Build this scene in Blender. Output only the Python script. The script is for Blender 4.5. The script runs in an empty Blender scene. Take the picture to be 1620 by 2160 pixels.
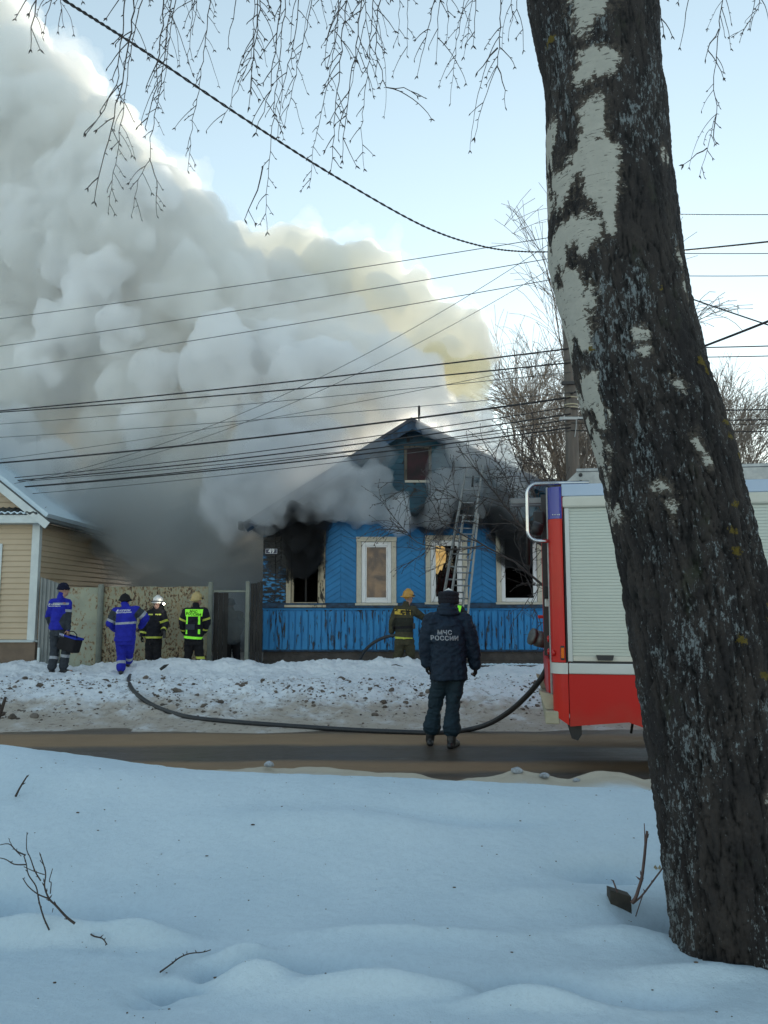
import bpy, bmesh, math, random
import numpy as np
from mathutils import Vector, Matrix, noise
from mathutils.bvhtree import BVHTree

C = bpy.context.scene
COL = C.collection
rnd = random.Random(7)
rng = np.random.default_rng(5)

# ------------------------------------------------------------------ camera, sky, sun, exposure
F = 1663.0
PITCH = math.radians(6.7)
EYE = 1.7
cam_data = bpy.data.cameras.new('camera')
cam = bpy.data.objects.new('camera', cam_data)
COL.objects.link(cam)
cam.location = (0, 0, EYE)
cam.rotation_euler = (math.pi / 2 + PITCH, 0, 0)
cam_data.sensor_fit = 'VERTICAL'
cam_data.angle = 2 * math.atan(1080 / F)
cam_data.clip_start = 0.05
cam_data.clip_end = 4000
C.camera = cam

SUN_EL = math.radians(11)
SUN_AZ = math.radians(17)
world = bpy.data.worlds.new('World')
C.world = world
world.use_nodes = True
wt = world.node_tree
bgn = wt.nodes['Background']
skyn = wt.nodes.new('ShaderNodeTexSky')
skyn.sky_type = 'NISHITA'
skyn.sun_disc = False
skyn.sun_elevation = SUN_EL
skyn.sun_rotation = SUN_AZ
skyn.air_density = 1.15
skyn.dust_density = 0.04
skyn.ozone_density = 1.0
hsv = wt.nodes.new('ShaderNodeHueSaturation')
hsv.inputs['Saturation'].default_value = 0.80
hsv.inputs['Hue'].default_value = 0.483          # the phone renders this sky towards cyan
hsv.inputs['Value'].default_value = 1.0
wt.links.new(skyn.outputs[0], hsv.inputs['Color'])
gam = wt.nodes.new('ShaderNodeGamma')
gam.inputs['Gamma'].default_value = 0.78
wt.links.new(hsv.outputs[0], gam.inputs['Color'])
wt.links.new(gam.outputs[0], bgn.inputs[0])
bgn.inputs[1].default_value = 0.15

sun_data = bpy.data.lights.new('sun', 'SUN')
sun = bpy.data.objects.new('sun', sun_data)
COL.objects.link(sun)
sun_data.energy = 2.5
sun_data.angle = math.radians(0.5)
sun_data.color = (1.0, 0.89, 0.72)
sdir = Vector((math.sin(SUN_AZ) * math.cos(SUN_EL), math.cos(SUN_AZ) * math.cos(SUN_EL), math.sin(SUN_EL)))
sun.rotation_euler = sdir.to_track_quat('Z', 'Y').to_euler()

C.view_settings.view_transform = 'Standard'
C.view_settings.look = 'None'
C.view_settings.exposure = 1.30
C.view_settings.gamma = 1.0
C.view_settings.use_curve_mapping = False
cy = C.cycles
cy.use_denoising = True
cy.max_bounces = 20
cy.diffuse_bounces = 3
cy.glossy_bounces = 3
cy.transmission_bounces = 4
cy.volume_bounces = 16
cy.sample_clamp_indirect = 5.0
cy.transparent_max_bounces = 16

# ------------------------------------------------------------------ helpers
def P(px, py, D):
    """The point of the place at depth D (metres along the street's normal) that was measured at (px, py) in the photograph."""
    u = (px - 810) / F
    v = (1080 - py) / F
    y = math.cos(PITCH) - v * math.sin(PITCH)
    z = math.sin(PITCH) + v * math.cos(PITCH)
    return Vector((u * D / y, D, EYE + z * D / y))

def G(px, py, z):
    """The point on the level z measured at (px, py)."""
    v = (1080 - py) / F
    y = math.cos(PITCH) - v * math.sin(PITCH)
    zz = math.sin(PITCH) + v * math.cos(PITCH)
    return P(px, py, (z - EYE) / zz * y)

def ZP(py, D):
    return P(810, py, D).z

def XP(px, py, D):
    return P(px, py, D).x

_perm = np.random.default_rng(11).permutation(256)
_perm = np.concatenate([_perm, _perm, _perm])
_grad = np.array([[1,1,0],[-1,1,0],[1,-1,0],[-1,-1,0],[1,0,1],[-1,0,1],[1,0,-1],[-1,0,-1],[0,1,1],[0,-1,1],[0,1,-1],[0,-1,-1],[1,1,0],[-1,1,0],[0,-1,1],[0,-1,-1]], float)

def pn(p):
    """Perlin noise of an (n,3) array, about -1..1."""
    i = np.floor(p).astype(int)
    f = p - i
    i &= 255
    w = f * f * f * (f * (f * 6 - 15) + 10)
    out = 0
    for dx in (0, 1):
        wx = w[:, 0] if dx else 1 - w[:, 0]
        for dy in (0, 1):
            wy = w[:, 1] if dy else 1 - w[:, 1]
            for dz in (0, 1):
                wz = w[:, 2] if dz else 1 - w[:, 2]
                h = _perm[_perm[_perm[(i[:, 0] + dx) & 255] + ((i[:, 1] + dy) & 255)] + ((i[:, 2] + dz) & 255)] & 15
                g = _grad[h]
                out = out + wx * wy * wz * (g[:, 0] * (f[:, 0] - dx) + g[:, 1] * (f[:, 1] - dy) + g[:, 2] * (f[:, 2] - dz))
    return out

def fbm(p, oct=4, gain=.5, lac=2.03):
    a, s, t = 1.0, 1.0, 0
    for _ in range(oct):
        t = t + a * pn(p * s + 17.3 * s)
        a *= gain
        s *= lac
    return t

def fbm2(x, y, oct=4, gain=.5, z=0.0):
    return fbm(np.stack([x, y, np.full_like(x, z)], 1), oct, gain)

def sstep(a, b, x):
    t = np.clip((x - a) / (b - a), 0, 1)
    return t * t * (3 - 2 * t)

def tag(o, label=None, cat=None, group=None, kind=None):
    if label: o['label'] = label
    if cat: o['category'] = cat
    if group: o['group'] = group
    if kind: o['kind'] = kind
    return o

def thing(name, label, cat, loc=(0, 0, 0), rz=0.0, group=None):
    o = bpy.data.objects.new(name, None)
    o.empty_display_size = .2
    COL.objects.link(o)
    o.location = loc
    o.rotation_euler = (0, 0, rz)
    return tag(o, label, cat, group)

def wloc(o):
    v = Vector((0, 0, 0))
    while o is not None:
        v += o.location
        o = o.parent
    return v

def link(name, me, mat=None, parent=None, smooth=False):
    if mat is not None:
        while len(me.materials): me.materials.pop()
        for m in (mat if isinstance(mat, (list, tuple)) else [mat]):
            me.materials.append(m)
    if smooth:
        me.shade_smooth()
    o = bpy.data.objects.new(name, me)
    COL.objects.link(o)
    o.parent = parent
    return o

def from_np(name, v, f):
    """A mesh from numpy verts and a list/array of faces (all of one size, or python lists)."""
    me = bpy.data.meshes.new(name)
    v = np.asarray(v, np.float32)
    if isinstance(f, np.ndarray):
        k = f.shape[1]
        me.vertices.add(len(v))
        me.vertices.foreach_set('co', v.ravel())
        me.loops.add(f.size)
        me.loops.foreach_set('vertex_index', f.ravel().astype(np.int32))
        me.polygons.add(len(f))
        me.polygons.foreach_set('loop_start', np.arange(0, f.size, k, dtype=np.int32))
        me.update(calc_edges=True)
        me.validate()
    else:
        me.from_pydata(v.tolist(), [], f)
    return me

def _ico(sub):
    bm = bmesh.new()
    bmesh.ops.create_icosphere(bm, subdivisions=sub, radius=1)
    bm.verts.ensure_lookup_table()
    v = np.array([x.co[:] for x in bm.verts])
    f = np.array([[q.index for q in p.verts] for p in bm.faces])
    bm.free()
    return v, f
ICO1, ICO2, ICO3 = _ico(1), _ico(2), _ico(3)

class MB:
    """Collects simple closed shapes into one mesh."""
    def __init__(self):
        self.v, self.f, self.mi, self.n = [], [], [], 0
    def add(self, v, f, mi=0):
        v = np.asarray(v, float)
        self.v.append(v)
        for q in f:
            self.f.append([int(i) + self.n for i in q])
        self.mi += [mi] * len(f)
        self.n += len(v)
        return self
    def box(self, x0, x1, y0, y1, z0, z1, mi=0, M=None):
        v = np.array([[x, y, z] for x in (x0, x1) for y in (y0, y1) for z in (z0, z1)], float)
        if M is not None:
            v = np.array([(M @ Vector(q))[:] for q in v])
        return self.add(v, [(0, 1, 3, 2), (4, 6, 7, 5), (0, 4, 5, 1), (2, 3, 7, 6), (0, 2, 6, 4), (1, 5, 7, 3)], mi)
    def bbox(self, x0, x1, y0, y1, z0, z1, b=.01, mi=0, M=None):
        """A box with bevelled edges."""
        b = min(b, (x1 - x0) * .45, (y1 - y0) * .45, (z1 - z0) * .45)
        bm = bmesh.new()
        bmesh.ops.create_cube(bm, size=1)
        for q in bm.verts:
            q.co = Vector(((x0 + x1) / 2 + q.co.x * (x1 - x0), (y0 + y1) / 2 + q.co.y * (y1 - y0), (z0 + z1) / 2 + q.co.z * (z1 - z0)))
        bmesh.ops.bevel(bm, geom=bm.edges[:], offset=b, segments=2, profile=.5, affect='EDGES')
        bm.verts.index_update()
        v = [(M @ q.co if M is not None else q.co)[:] for q in bm.verts]
        f = [[q.index for q in p.verts] for p in bm.faces]
        bm.free()
        return self.add(v, f, mi)
    def prism(self, poly, axis, a, b, mi=0):
        """poly: 2D points in the plane normal to axis ('x': (y,z), 'y': (x,z), 'z': (x,y)), extruded from a to b."""
        n = len(poly)
        def pt(q, t):
            return {'x': (t, q[0], q[1]), 'y': (q[0], t, q[1]), 'z': (q[0], q[1], t)}[axis]
        v = [pt(q, a) for q in poly] + [pt(q, b) for q in poly]
        f = [list(range(n))[::-1], list(range(n, 2 * n))]
        f += [[i, (i + 1) % n, n + (i + 1) % n, n + i] for i in range(n)]
        return self.add(v, f, mi)
    def tube(self, pts, r, n=6, mi=0, cap=True):
        pts = [Vector(p) for p in pts]
        m = len(pts)
        rr = r if isinstance(r, (list, tuple, np.ndarray)) else [r] * m
        v = []
        ref = None
        for i, p in enumerate(pts):
            t = (pts[min(i + 1, m - 1)] - pts[max(i - 1, 0)])
            t = t.normalized() if t.length > 1e-9 else Vector((0, 0, 1))
            if ref is None:
                ref = t.orthogonal().normalized()
            ref = (ref - t * ref.dot(t))
            ref = ref.normalized() if ref.length > 1e-6 else t.orthogonal().normalized()
            bi = t.cross(ref)
            for k in range(n):
                a = 2 * math.pi * k / n
                v.append((p + (ref * math.cos(a) + bi * math.sin(a)) * rr[i])[:])
        f = []
        for i in range(m - 1):
            for k in range(n):
                a, b = i * n + k, i * n + (k + 1) % n
                f.append([a, b, b + n, a + n])
        if cap:
            f.append(list(range(n))[::-1])
            f.append(list(range((m - 1) * n, m * n)))
        return self.add(v, f, mi)
    def lathe(self, prof, n=20, M=None, mi=0):
        """prof: (radius, height) pairs turned about local z."""
        v = []
        for r, h in prof:
            for k in range(n):
                a = 2 * math.pi * k / n
                q = Vector((r * math.cos(a), r * math.sin(a), h))
                v.append((M @ q if M is not None else q)[:])
        f = []
        for i in range(len(prof) - 1):
            for k in range(n):
                a, b = i * n + k, i * n + (k + 1) % n
                f.append([a, b, b + n, a + n])
        f.append(list(range(n))[::-1])
        f.append(list(range((len(prof) - 1) * n, len(prof) * n)))
        return self.add(v, f, mi)
    def ball(self, c, r, mi=0, ico=None, scale=(1, 1, 1)):
        V, Fc = ico or ICO2
        return self.add(V * r * np.array(scale) + np.array(c), Fc.tolist(), mi)
    def mesh(self, name, off=(0, 0, 0)):
        me = bpy.data.meshes.new(name)
        v = np.concatenate(self.v) - np.array(off)
        me.from_pydata(v.tolist(), [], self.f)
        me.polygons.foreach_set('material_index', np.array(self.mi, np.int32))
        bm = bmesh.new()
        bm.from_mesh(me)
        bmesh.ops.recalc_face_normals(bm, faces=bm.faces)
        bm.to_mesh(me)
        bm.free()
        return me
    def build(self, name, mat, parent=None, smooth=False, local=False):
        """Shapes are in world metres unless local; the mesh is stored relative to its thing."""
        off = wloc(parent) if (parent is not None and not local) else (0, 0, 0)
        return link(name, self.mesh(name, tuple(off)), mat, parent, smooth)

def B(name, mat, parent, x0, x1, y0, y1, z0, z1, bev=0.0, local=False):
    m = MB()
    m.bbox(x0, x1, y0, y1, z0, z1, bev) if bev else m.box(x0, x1, y0, y1, z0, z1)
    return m.build(name, mat, parent, local=local)

def remesh(v, f, vox, smooth=0, name='shape'):
    me = from_np(name, v, f) if isinstance(f, np.ndarray) else from_np(name, v, [list(q) for q in f])
    o = bpy.data.objects.new(name, me)
    COL.objects.link(o)
    m = o.modifiers.new('r', 'REMESH')
    m.mode = 'VOXEL'
    m.voxel_size = vox
    if smooth:
        s = o.modifiers.new('s', 'SMOOTH')
        s.iterations = smooth
        s.factor = .5
    ev = o.evaluated_get(bpy.context.evaluated_depsgraph_get())
    m2 = bpy.data.meshes.new_from_object(ev)
    bpy.data.objects.remove(o)
    bpy.data.meshes.remove(me)
    m2.name = name
    m2.materials.clear()
    return m2

def mesh_np(me):
    n = len(me.vertices)
    co = np.empty(n * 3, np.float32)
    me.vertices.foreach_get('co', co)
    no = np.empty(n * 3, np.float32)
    me.vertex_normals.foreach_get('vector', no)
    return co.reshape(-1, 3), no.reshape(-1, 3)

def set_co(me, co):
    me.vertices.foreach_set('co', np.asarray(co, np.float32).ravel())
    me.update()

# ------------------------------------------------------------------ materials
class NT:
    """A few short cuts for building a node material."""
    def __init__(self, name):
        self.m = bpy.data.materials.new(name)
        self.m.use_nodes = True
        self.t = self.m.node_tree
        self.b = self.t.nodes['Principled BSDF']
        self.out = self.t.nodes['Material Output']
        self._pos = None
    def n(self, typ, **kw):
        q = self.t.nodes.new(typ)
        for k, v in kw.items():
            setattr(q, k, v)
        return q
    def l(self, a, b):
        self.t.links.new(a, b)
    @property
    def pos(self):
        if self._pos is None:
            self._pos = self.n('ShaderNodeNewGeometry').outputs['Position']
        return self._pos
    def mapped(self, scale, rot=(0, 0, 0)):
        mp = self.n('ShaderNodeMapping')
        mp.inputs['Scale'].default_value = scale
        mp.inputs['Rotation'].default_value = rot
        self.l(self.pos, mp.inputs['Vector'])
        return mp.outputs[0]
    def noise(self, scale=5, detail=4, rough=.55, stretch=None, dist=0.0):
        q = self.n('ShaderNodeTexNoise')
        q.inputs['Scale'].default_value = scale
        q.inputs['Detail'].default_value = detail
        q.inputs['Roughness'].default_value = rough
        q.inputs['Distortion'].default_value = dist
        self.l(self.mapped(stretch) if stretch else self.pos, q.inputs['Vector'])
        return q.outputs['Fac']
    def ramp(self, fac, stops, interp='LINEAR'):
        q = self.n('ShaderNodeValToRGB')
        q.color_ramp.interpolation = interp
        e = q.color_ramp.elements
        while len(e) < len(stops):
            e.new(.5)
        for s, (p, c) in zip(e, stops):
            s.position = p
            s.color = (*c, 1) if len(c) == 3 else c
        self.l(fac, q.inputs[0])
        return q.outputs[0]
    def step(self, fac, a, b):
        q = self.n('ShaderNodeMapRange')
        q.interpolation_type = 'SMOOTHSTEP'
        q.inputs[1].default_value = a
        q.inputs[2].default_value = b
        self.l(fac, q.inputs[0])
        return q.outputs[0]
    def math(self, op, a, b=None, clamp=False):
        q = self.n('ShaderNodeMath', operation=op, use_clamp=clamp)
        for i, x in enumerate((a, b)):
            if x is None: continue
            if isinstance(x, (int, float)): q.inputs[i].default_value = x
            else: self.l(x, q.inputs[i])
        return q.outputs[0]
    def mix(self, fac, a, b):
        q = self.n('ShaderNodeMix', data_type='RGBA')
        for i, x in ((0, fac), (6, a), (7, b)):
            if isinstance(x, (int, float)): q.inputs[i].default_value = x
            elif isinstance(x, tuple): q.inputs[i].default_value = (*x, 1) if len(x) == 3 else x
            else: self.l(x, q.inputs[i])
        return q.outputs[2]
    def bump(self, h, dist=.01, strength=1.0, prev=None):
        q = self.n('ShaderNodeBump')
        q.inputs['Distance'].default_value = dist
        q.inputs['Strength'].default_value = strength
        self.l(h, q.inputs['Height'])
        if prev is not None: self.l(prev, q.inputs['Normal'])
        return q.outputs[0]
    def set(self, color=None, rough=None, normal=None, metal=None, spec=None, **kw):
        for k, v in (('Base Color', color), ('Roughness', rough), ('Normal', normal), ('Metallic', metal), ('Specular IOR Level', spec)):
            if v is None: continue
            if isinstance(v, tuple): self.b.inputs[k].default_value = (*v, 1)
            elif isinstance(v, (int, float)): self.b.inputs[k].default_value = v
            else: self.l(v, self.b.inputs[k])
        return self.m
    def attr(self, name):
        return self.n('ShaderNodeAttribute', attribute_name=name).outputs['Fac']
    def sep(self, vec=None):
        q = self.n('ShaderNodeSeparateXYZ')
        self.l(vec if vec is not None else self.pos, q.inputs[0])
        return q.outputs

def plain(name, c1, c2=None, scale=6, rough=.6, metal=0.0, bump=0.0, bscale=40, stretch=None, spec=.5, r2=None):
    k = NT(name)
    c2 = c2 or tuple(x * .75 for x in c1)
    f = k.noise(scale, 5, .6, stretch)
    col = k.mix(k.step(f, .3, .7), c1, c2)
    nrm = k.bump(k.noise(bscale, 4, .6, stretch), bump) if bump else None
    rg = rough
    if r2 is not None:
        q = k.n('ShaderNodeMapRange')
        q.inputs[3].default_value = rough
        q.inputs[4].default_value = r2
        k.l(f, q.inputs[0])
        rg = q.outputs[0]
    return k.set(col, rg, nrm, metal, spec)

def peeling(name, paint, paint2, under, amount=.5, scale=9, stretch=(1, 1, .25), rough=.6, fine=30, rust=False):
    """Old paint that has flaked off in patches down to the wood or rust under it."""
    k = NT(name)
    big = k.noise(1.3, 3, .6)
    n1 = k.noise(scale, 6, .65, stretch)
    s = k.math('ADD', k.math('MULTIPLY', n1, .75), k.math('MULTIPLY', big, .25))
    chip = k.step(s, amount, amount + .03)
    tone = k.mix(k.step(k.noise(2.5, 4), .35, .65), paint, paint2)
    if rust:
        tone = k.mix(k.math('MULTIPLY', k.step(s, amount - .07, amount), .75), tone, (.28, .15, .06))
        tone = k.mix(k.math('MULTIPLY', k.step(k.noise(3.2, 4, .6, (1, 1, .3)), .58, .75), .6), tone, (.26, .17, .07))
    und = k.mix(k.noise(fine, 3), under, tuple(x * .5 for x in under))
    nrm = k.bump(k.math('ADD', k.math('MULTIPLY', chip, -1.0), k.math('MULTIPLY', k.noise(60, 3, .5, stretch), .25)), .004)
    return k.set(k.mix(chip, tone, und), rough, nrm)
# ------------------------------------------------------------------ snow, road and banks
def snow_mat(name, dirt=None):
    k = NT(name)
    tone = k.mix(k.step(k.noise(.9, 4), .35, .7), *((( .61, .74, .83), (.54, .675, .77)) if dirt != 'bank' else ((.76, .80, .84), (.68, .72, .77))))  # near snow darker and bluer than the bank: shade put into its colour
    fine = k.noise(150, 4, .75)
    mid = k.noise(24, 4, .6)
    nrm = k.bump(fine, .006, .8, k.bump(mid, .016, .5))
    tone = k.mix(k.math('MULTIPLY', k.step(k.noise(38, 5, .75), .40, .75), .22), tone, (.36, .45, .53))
    if dirt == 'bank':
        x, y, z = k.sep()
        low = k.math('SUBTRACT', 1.0, k.step(z, .05, .40))
        far = k.math('SUBTRACT', 1.0, k.step(y, 13.8, 15.4))
        nn = k.noise(2.2, 6, .65)
        f = k.math('MULTIPLY', k.step(k.math('ADD', k.math('MULTIPLY', low, .40), nn), .52, .92), far)
        tone = k.mix(f, tone, k.mix(k.noise(4, 5), (.50, .45, .39), (.33, .28, .23)))
        sp = k.step(k.noise(11, 5, .7), .55, .62)
        tone = k.mix(k.math('MULTIPLY', k.math('MULTIPLY', sp, far), .6), tone, (.15, .12, .10))
    if dirt == 'lip':
        x, y, z = k.sep()
        f = k.math('MULTIPLY', k.step(k.math('ADD', y, k.math('MULTIPLY', k.noise(1.6, 4), .5)), 5.65, 6.2), .85)
        tone = k.mix(f, tone, k.mix(k.noise(5, 5), (.55, .47, .34), (.40, .31, .21)))
    k.b.inputs['Subsurface Weight'].default_value = 0.0
    return k.set(tone, .75, nrm, spec=.3)

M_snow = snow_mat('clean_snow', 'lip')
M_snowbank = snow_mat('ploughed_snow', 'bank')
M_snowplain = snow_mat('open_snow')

def grid_sheet(name, xs, ys, zf, mat):
    X, Y = np.meshgrid(np.asarray(xs), np.asarray(ys))
    x, y = X.ravel(), Y.ravel()
    z = zf(x, y)
    nx, ny = len(xs), len(ys)
    i = np.arange(nx * ny).reshape(ny, nx)
    f = np.stack([i[:-1, :-1], i[:-1, 1:], i[1:, 1:], i[1:, :-1]], -1).reshape(-1, 4)
    o = link(name, from_np(name, np.stack([x, y, z], 1), f), mat, None, True)
    return o

gm = MB()
gm.add([(-1500, -1500, -.06), (1500, -1500, -.06), (1500, 1500, -.06), (-1500, 1500, -.06)], [(0, 1, 2, 3)])
tag(gm.build('ground', M_snowplain), kind='structure')

# road: brown slush in bands along the street, dark wet ice between them
def road_mat():
    k = NT('wet_slushy_road')
    x, y, z = k.sep()
    warp = k.math('ADD', y, k.math('MULTIPLY', k.math('SUBTRACT', k.noise(.55, 3, .5, (.35, 1, 1)), .5), .7))
    warp = k.math('ADD', warp, k.math('MULTIPLY', k.math('SUBTRACT', k.noise(6, 4, .6, (.25, 1, 1)), .5), .16))
    t = k.n('ShaderNodeMapRange')
    t.inputs[1].default_value = 6.6
    t.inputs[2].default_value = 11.6
    k.l(warp, t.inputs[0])
    def at(d): return (d - 6.6) / 5.0
    band = k.ramp(t.outputs[0], [(at(7.0), (1, 1, 1)), (at(8.25), (.05, .05, .05)), (at(8.5), (.95, .95, .95)), (at(8.8), (.85, .85, .85)), (at(8.98), (0, 0, 0)),
                                 (at(9.7), (.06, .06, .06)), (at(9.9), (1, 1, 1)), (at(10.6), (.9, .9, .9)), (at(10.85), (.1, .1, .1)), (at(11.2), (.2, .2, .2)), (at(11.5), (1, 1, 1))])
    slush = k.mix(k.noise(3.5, 6, .6, (.4, 1, 1)), (.32, .215, .125), (.215, .145, .088))
    ice = k.mix(k.noise(5, 5, .6, (.3, 1, 1)), (.055, .046, .038), (.10, .084, .068))
    frost = k.step(k.noise(9, 6, .7, (.35, 1.6, 1)), .62, .70)
    ice = k.mix(k.math('MULTIPLY', frost, .5), ice, (.35, .35, .36))
    col = k.mix(band, ice, slush)
    rg = k.n('ShaderNodeMapRange')
    rg.inputs[3].default_value = .34
    rg.inputs[4].default_value = .8
    k.l(band, rg.inputs[0])
    nrm = k.bump(k.noise(26, 5, .65, (.5, 1, 1)), .02, .5)
    return k.set(col, rg.outputs[0], nrm, spec=.28)
M_road = road_mat()
def road_z(x, y):
    return .012 * fbm2(x * .6, y * 2.2, 4) - .014 * np.exp(-((y - 9.35) / .35) ** 2) - .012 * np.exp(-((y - 8.25) / .25) ** 2) - .012 * np.exp(-((y - 11.0) / .25) ** 2)
tag(grid_sheet('road', np.linspace(-14, 14, 420), np.linspace(6.2, 12.2, 150), road_z, M_road), kind='structure')

# foreground snow: knee-deep, with the ploughed lip along the road
lip_px = [(-600, 1545), (0, 1570), (150, 1590), (300, 1611), (430, 1625), (600, 1633), (800, 1641), (1000, 1649), (1200, 1660), (1390, 1669), (2100, 1690)]
lip_x = np.array([P(a, b, 5.3).x for a, b in lip_px])
lip_z = np.array([P(a, b, 5.3).z for a, b in lip_px])
rid_px = [(-600, 1600), (0, 1600), (250, 1625), (400, 1622), (480, 1618), (560, 1611), (620, 1616), (680, 1611), (730, 1618), (790, 1627), (880, 1628), (960, 1640), (1040, 1634), (1090, 1619), (1140, 1630), (1200, 1638), (1260, 1621), (1310, 1624), (1360, 1640), (1420, 1634), (2100, 1640)]
rid_x = np.array([P(a, b, 6.05).x for a, b in rid_px])
rid_z = np.array([P(a, b, 6.05).z for a, b in rid_px])
BASE = .33
# hollows and swells: (px, py, depth, size along x, size along y)
feats = [(70, 1925, -.16, .13, .10), (-40, 1900, -.12, .25, .14), (60, 1985, .05, .3, .05), (230, 1930, -.05, .22, .10), (300, 1985, .04, .18, .05),
         (620, 2035, -.055, .25, .06), (800, 2058, -.05, .10, .035), (790, 2090, .035, .3, .05), (520, 2015, .03, .12, .04),
         (1130, 2085, -.085, .14, .055), (1120, 2120, .03, .2, .04), (370, 2075, -.05, .10, .035), (440, 2040, -.035, .05, .06), (320, 2100, -.03, .08, .05), (540, 2070, .04, .14, .05),
         (1290, 1850, -.08, .22, .10), (1420, 1930, -.10, .16, .13), (1180, 1900, .02, .3, .12), (1300, 1970, .02, .25, .08), (1480, 2050, .02, .3, .06),
         (950, 1680, -.05, .3, .25), (1000, 1780, -.03, .5, .12), (700, 1800, .02, .6, .15), (200, 1760, .02, .5, .2), (850, 1980, .025, .4, .06), (1350, 2100, -.03, .2, .06)]
FE = []
for a, b, d, sx, sy in feats:
    q = G(a, b, BASE)
    FE.append((q.x, q.y, d * 2.1, sx, sy))
def fore_z(x, y):
    lz = np.interp(x, lip_x, lip_z)
    rz = np.interp(x, rid_x, rid_z) + .018 * fbm2(x * 3.5, y * 3.5, 3)
    z = BASE + (lz - BASE) * sstep(3.6, 5.25, y)
    for cx, cy_, d, sx, sy in FE:
        z = z + d * np.exp(-((x - cx) / sx) ** 2 - ((y - cy_) / sy) ** 2)
    z = z + .028 * fbm2(x * .8, y * .8, 3) * (1 - .8 * sstep(4.6, 5.3, y)) + .006 * fbm2(x * 4, y * 4, 3) + .0028 * fbm2(x * 15, y * 15, 3, .6, 2.0)
    # between lip and ridge a shallow trough, then the fall to the road
    t1 = sstep(5.3, 5.62, y)
    z = z * (1 - t1) + t1 * (np.minimum(lz, rz) - .035)
    z = np.maximum(z, (rz - .02) * np.exp(-((y - 6.05) / .30) ** 2) + (-.2) * (np.abs(y - 6.05) > .7)) if True else z
    t2 = sstep(6.08, 6.75, y)
    return z * (1 - t2) + t2 * (-.05)
xs = np.concatenate([np.linspace(-30, -5.2, 40), np.linspace(-5, 5, 560), np.linspace(5.2, 30, 40)])
ys = np.concatenate([np.linspace(-14, 1.6, 30), np.linspace(1.7, 6.9, 420)])
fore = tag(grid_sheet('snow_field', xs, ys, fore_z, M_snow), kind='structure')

# far bank: ploughed snow against the pavement
bD = np.array([10.7, 11.15, 11.6, 12.1, 12.6, 13.1, 13.6, 14.4, 15.3, 15.9, 16.5, 17.0, 17.6, 18.3, 60])
bZ = np.array([-.04, .0, .07, .16, .26, .34, .385, .38, .33, .37, .49, .38, .17, .12, .10])
crest_px = [(-300, 1400), (0, 1402), (80, 1398), (150, 1412), (230, 1404), (300, 1398), (360, 1390), (410, 1396), (470, 1395), (520, 1392), (560, 1403), (620, 1396), (680, 1392), (740, 1397), (800, 1391), (860, 1390), (900, 1397), (990, 1415), (1150, 1420), (1400, 1425)]
cr_x = np.array([P(a, b, 16.5).x for a, b in crest_px])
cr_z = np.array([P(a, b, 16.5).z for a, b in crest_px])
def bank_z(x, y):
    yy = y + .35 * fbm2(x * .5, y * .5, 3)
    z = np.interp(yy, bD, bZ)
    g = np.exp(-((y - 16.5) / .5) ** 2)
    z = z * (1 - g) + g * (np.interp(x, cr_x, cr_z) + .035 * fbm2(x * 3, y * 3, 3))
    onb = sstep(11.2, 12.2, y) * (1 - sstep(17.2, 18, y))
    lump = fbm2(x * 2.2, y * 2.2, 5, .6)
    z = z + onb * (.055 * lump + .05 * np.maximum(0, fbm2(x * 5, y * 5, 3, .6, 3.0)))
    # trodden place at the first workman's feet
    q = G(125, 1419, .2)
    return z
xs = np.concatenate([np.linspace(-60, -10.4, 40), np.linspace(-10.2, 6.5, 760), np.linspace(6.7, 60, 40)])
ys = np.concatenate([np.linspace(10.7, 18.2, 340), np.linspace(18.4, 60, 24)])
bank = tag(grid_sheet('snow_bank', xs, ys, bank_z, M_snowbank), kind='structure')
def bank_h(x, y):
    return float(bank_z(np.array([x], float), np.array([y], float))[0])
def fore_h(x, y):
    return float(fore_z(np.array([x], float), np.array([y], float))[0])

# dirty snow clods lying on the bank's slope
M_clod = plain('dirty_snow_clod', (.085, .068, .055), (.20, .17, .145), 7, .85, bump=.01, bscale=30)
M_clod2 = plain('sandy_snow_clod', (.06, .047, .038), (.15, .12, .095), 7, .85, bump=.01, bscale=30)
def clod_mesh(seed, r=1.0):
    V, Fc = ICO2
    p = V * np.array([1.25, 1.0, .72])
    d = 1 + .38 * fbm(V * 1.5 + seed * 7.1, 3, .6)
    return p * d[:, None], Fc
clod_me = []
for s in range(6):
    v, f = clod_mesh(s)
    me = from_np('snow_clod', v, f)
    me.materials.append(M_clod if s % 2 else M_clod2)
    clod_me.append(me)
cl_pts = []
while len(cl_pts) < 250:
    x, y = rnd.uniform(-8.6, 3.2), rnd.triangular(11.5, 14.6, 12.9)
    if noise.noise(Vector((x * .9, y * .9, 3))) + .25 * noise.noise(Vector((x * 3, y * 3, 8))) < rnd.uniform(-.25, .3): continue
    cl_pts.append((x, y, rnd.lognormvariate(math.log(.034), .42)))
cl_pts.sort(key=lambda q: -q[2] / q[1])
for i, (x, y, r) in enumerate(cl_pts[:240]):
    o = bpy.data.objects.new('snow_clod', clod_me[i % 6])
    COL.objects.link(o)
    o.parent = bank
    r = min(r * .8, .062)
    o.location = (x, y, bank_h(x, y) + r * .15)
    o.rotation_euler = (rnd.uniform(-.4, .4), rnd.uniform(-.4, .4), rnd.uniform(0, 6.28))
    o.scale = (r, r, r)
sm = MB()
vv, ff, n0 = [], [], 0
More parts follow.
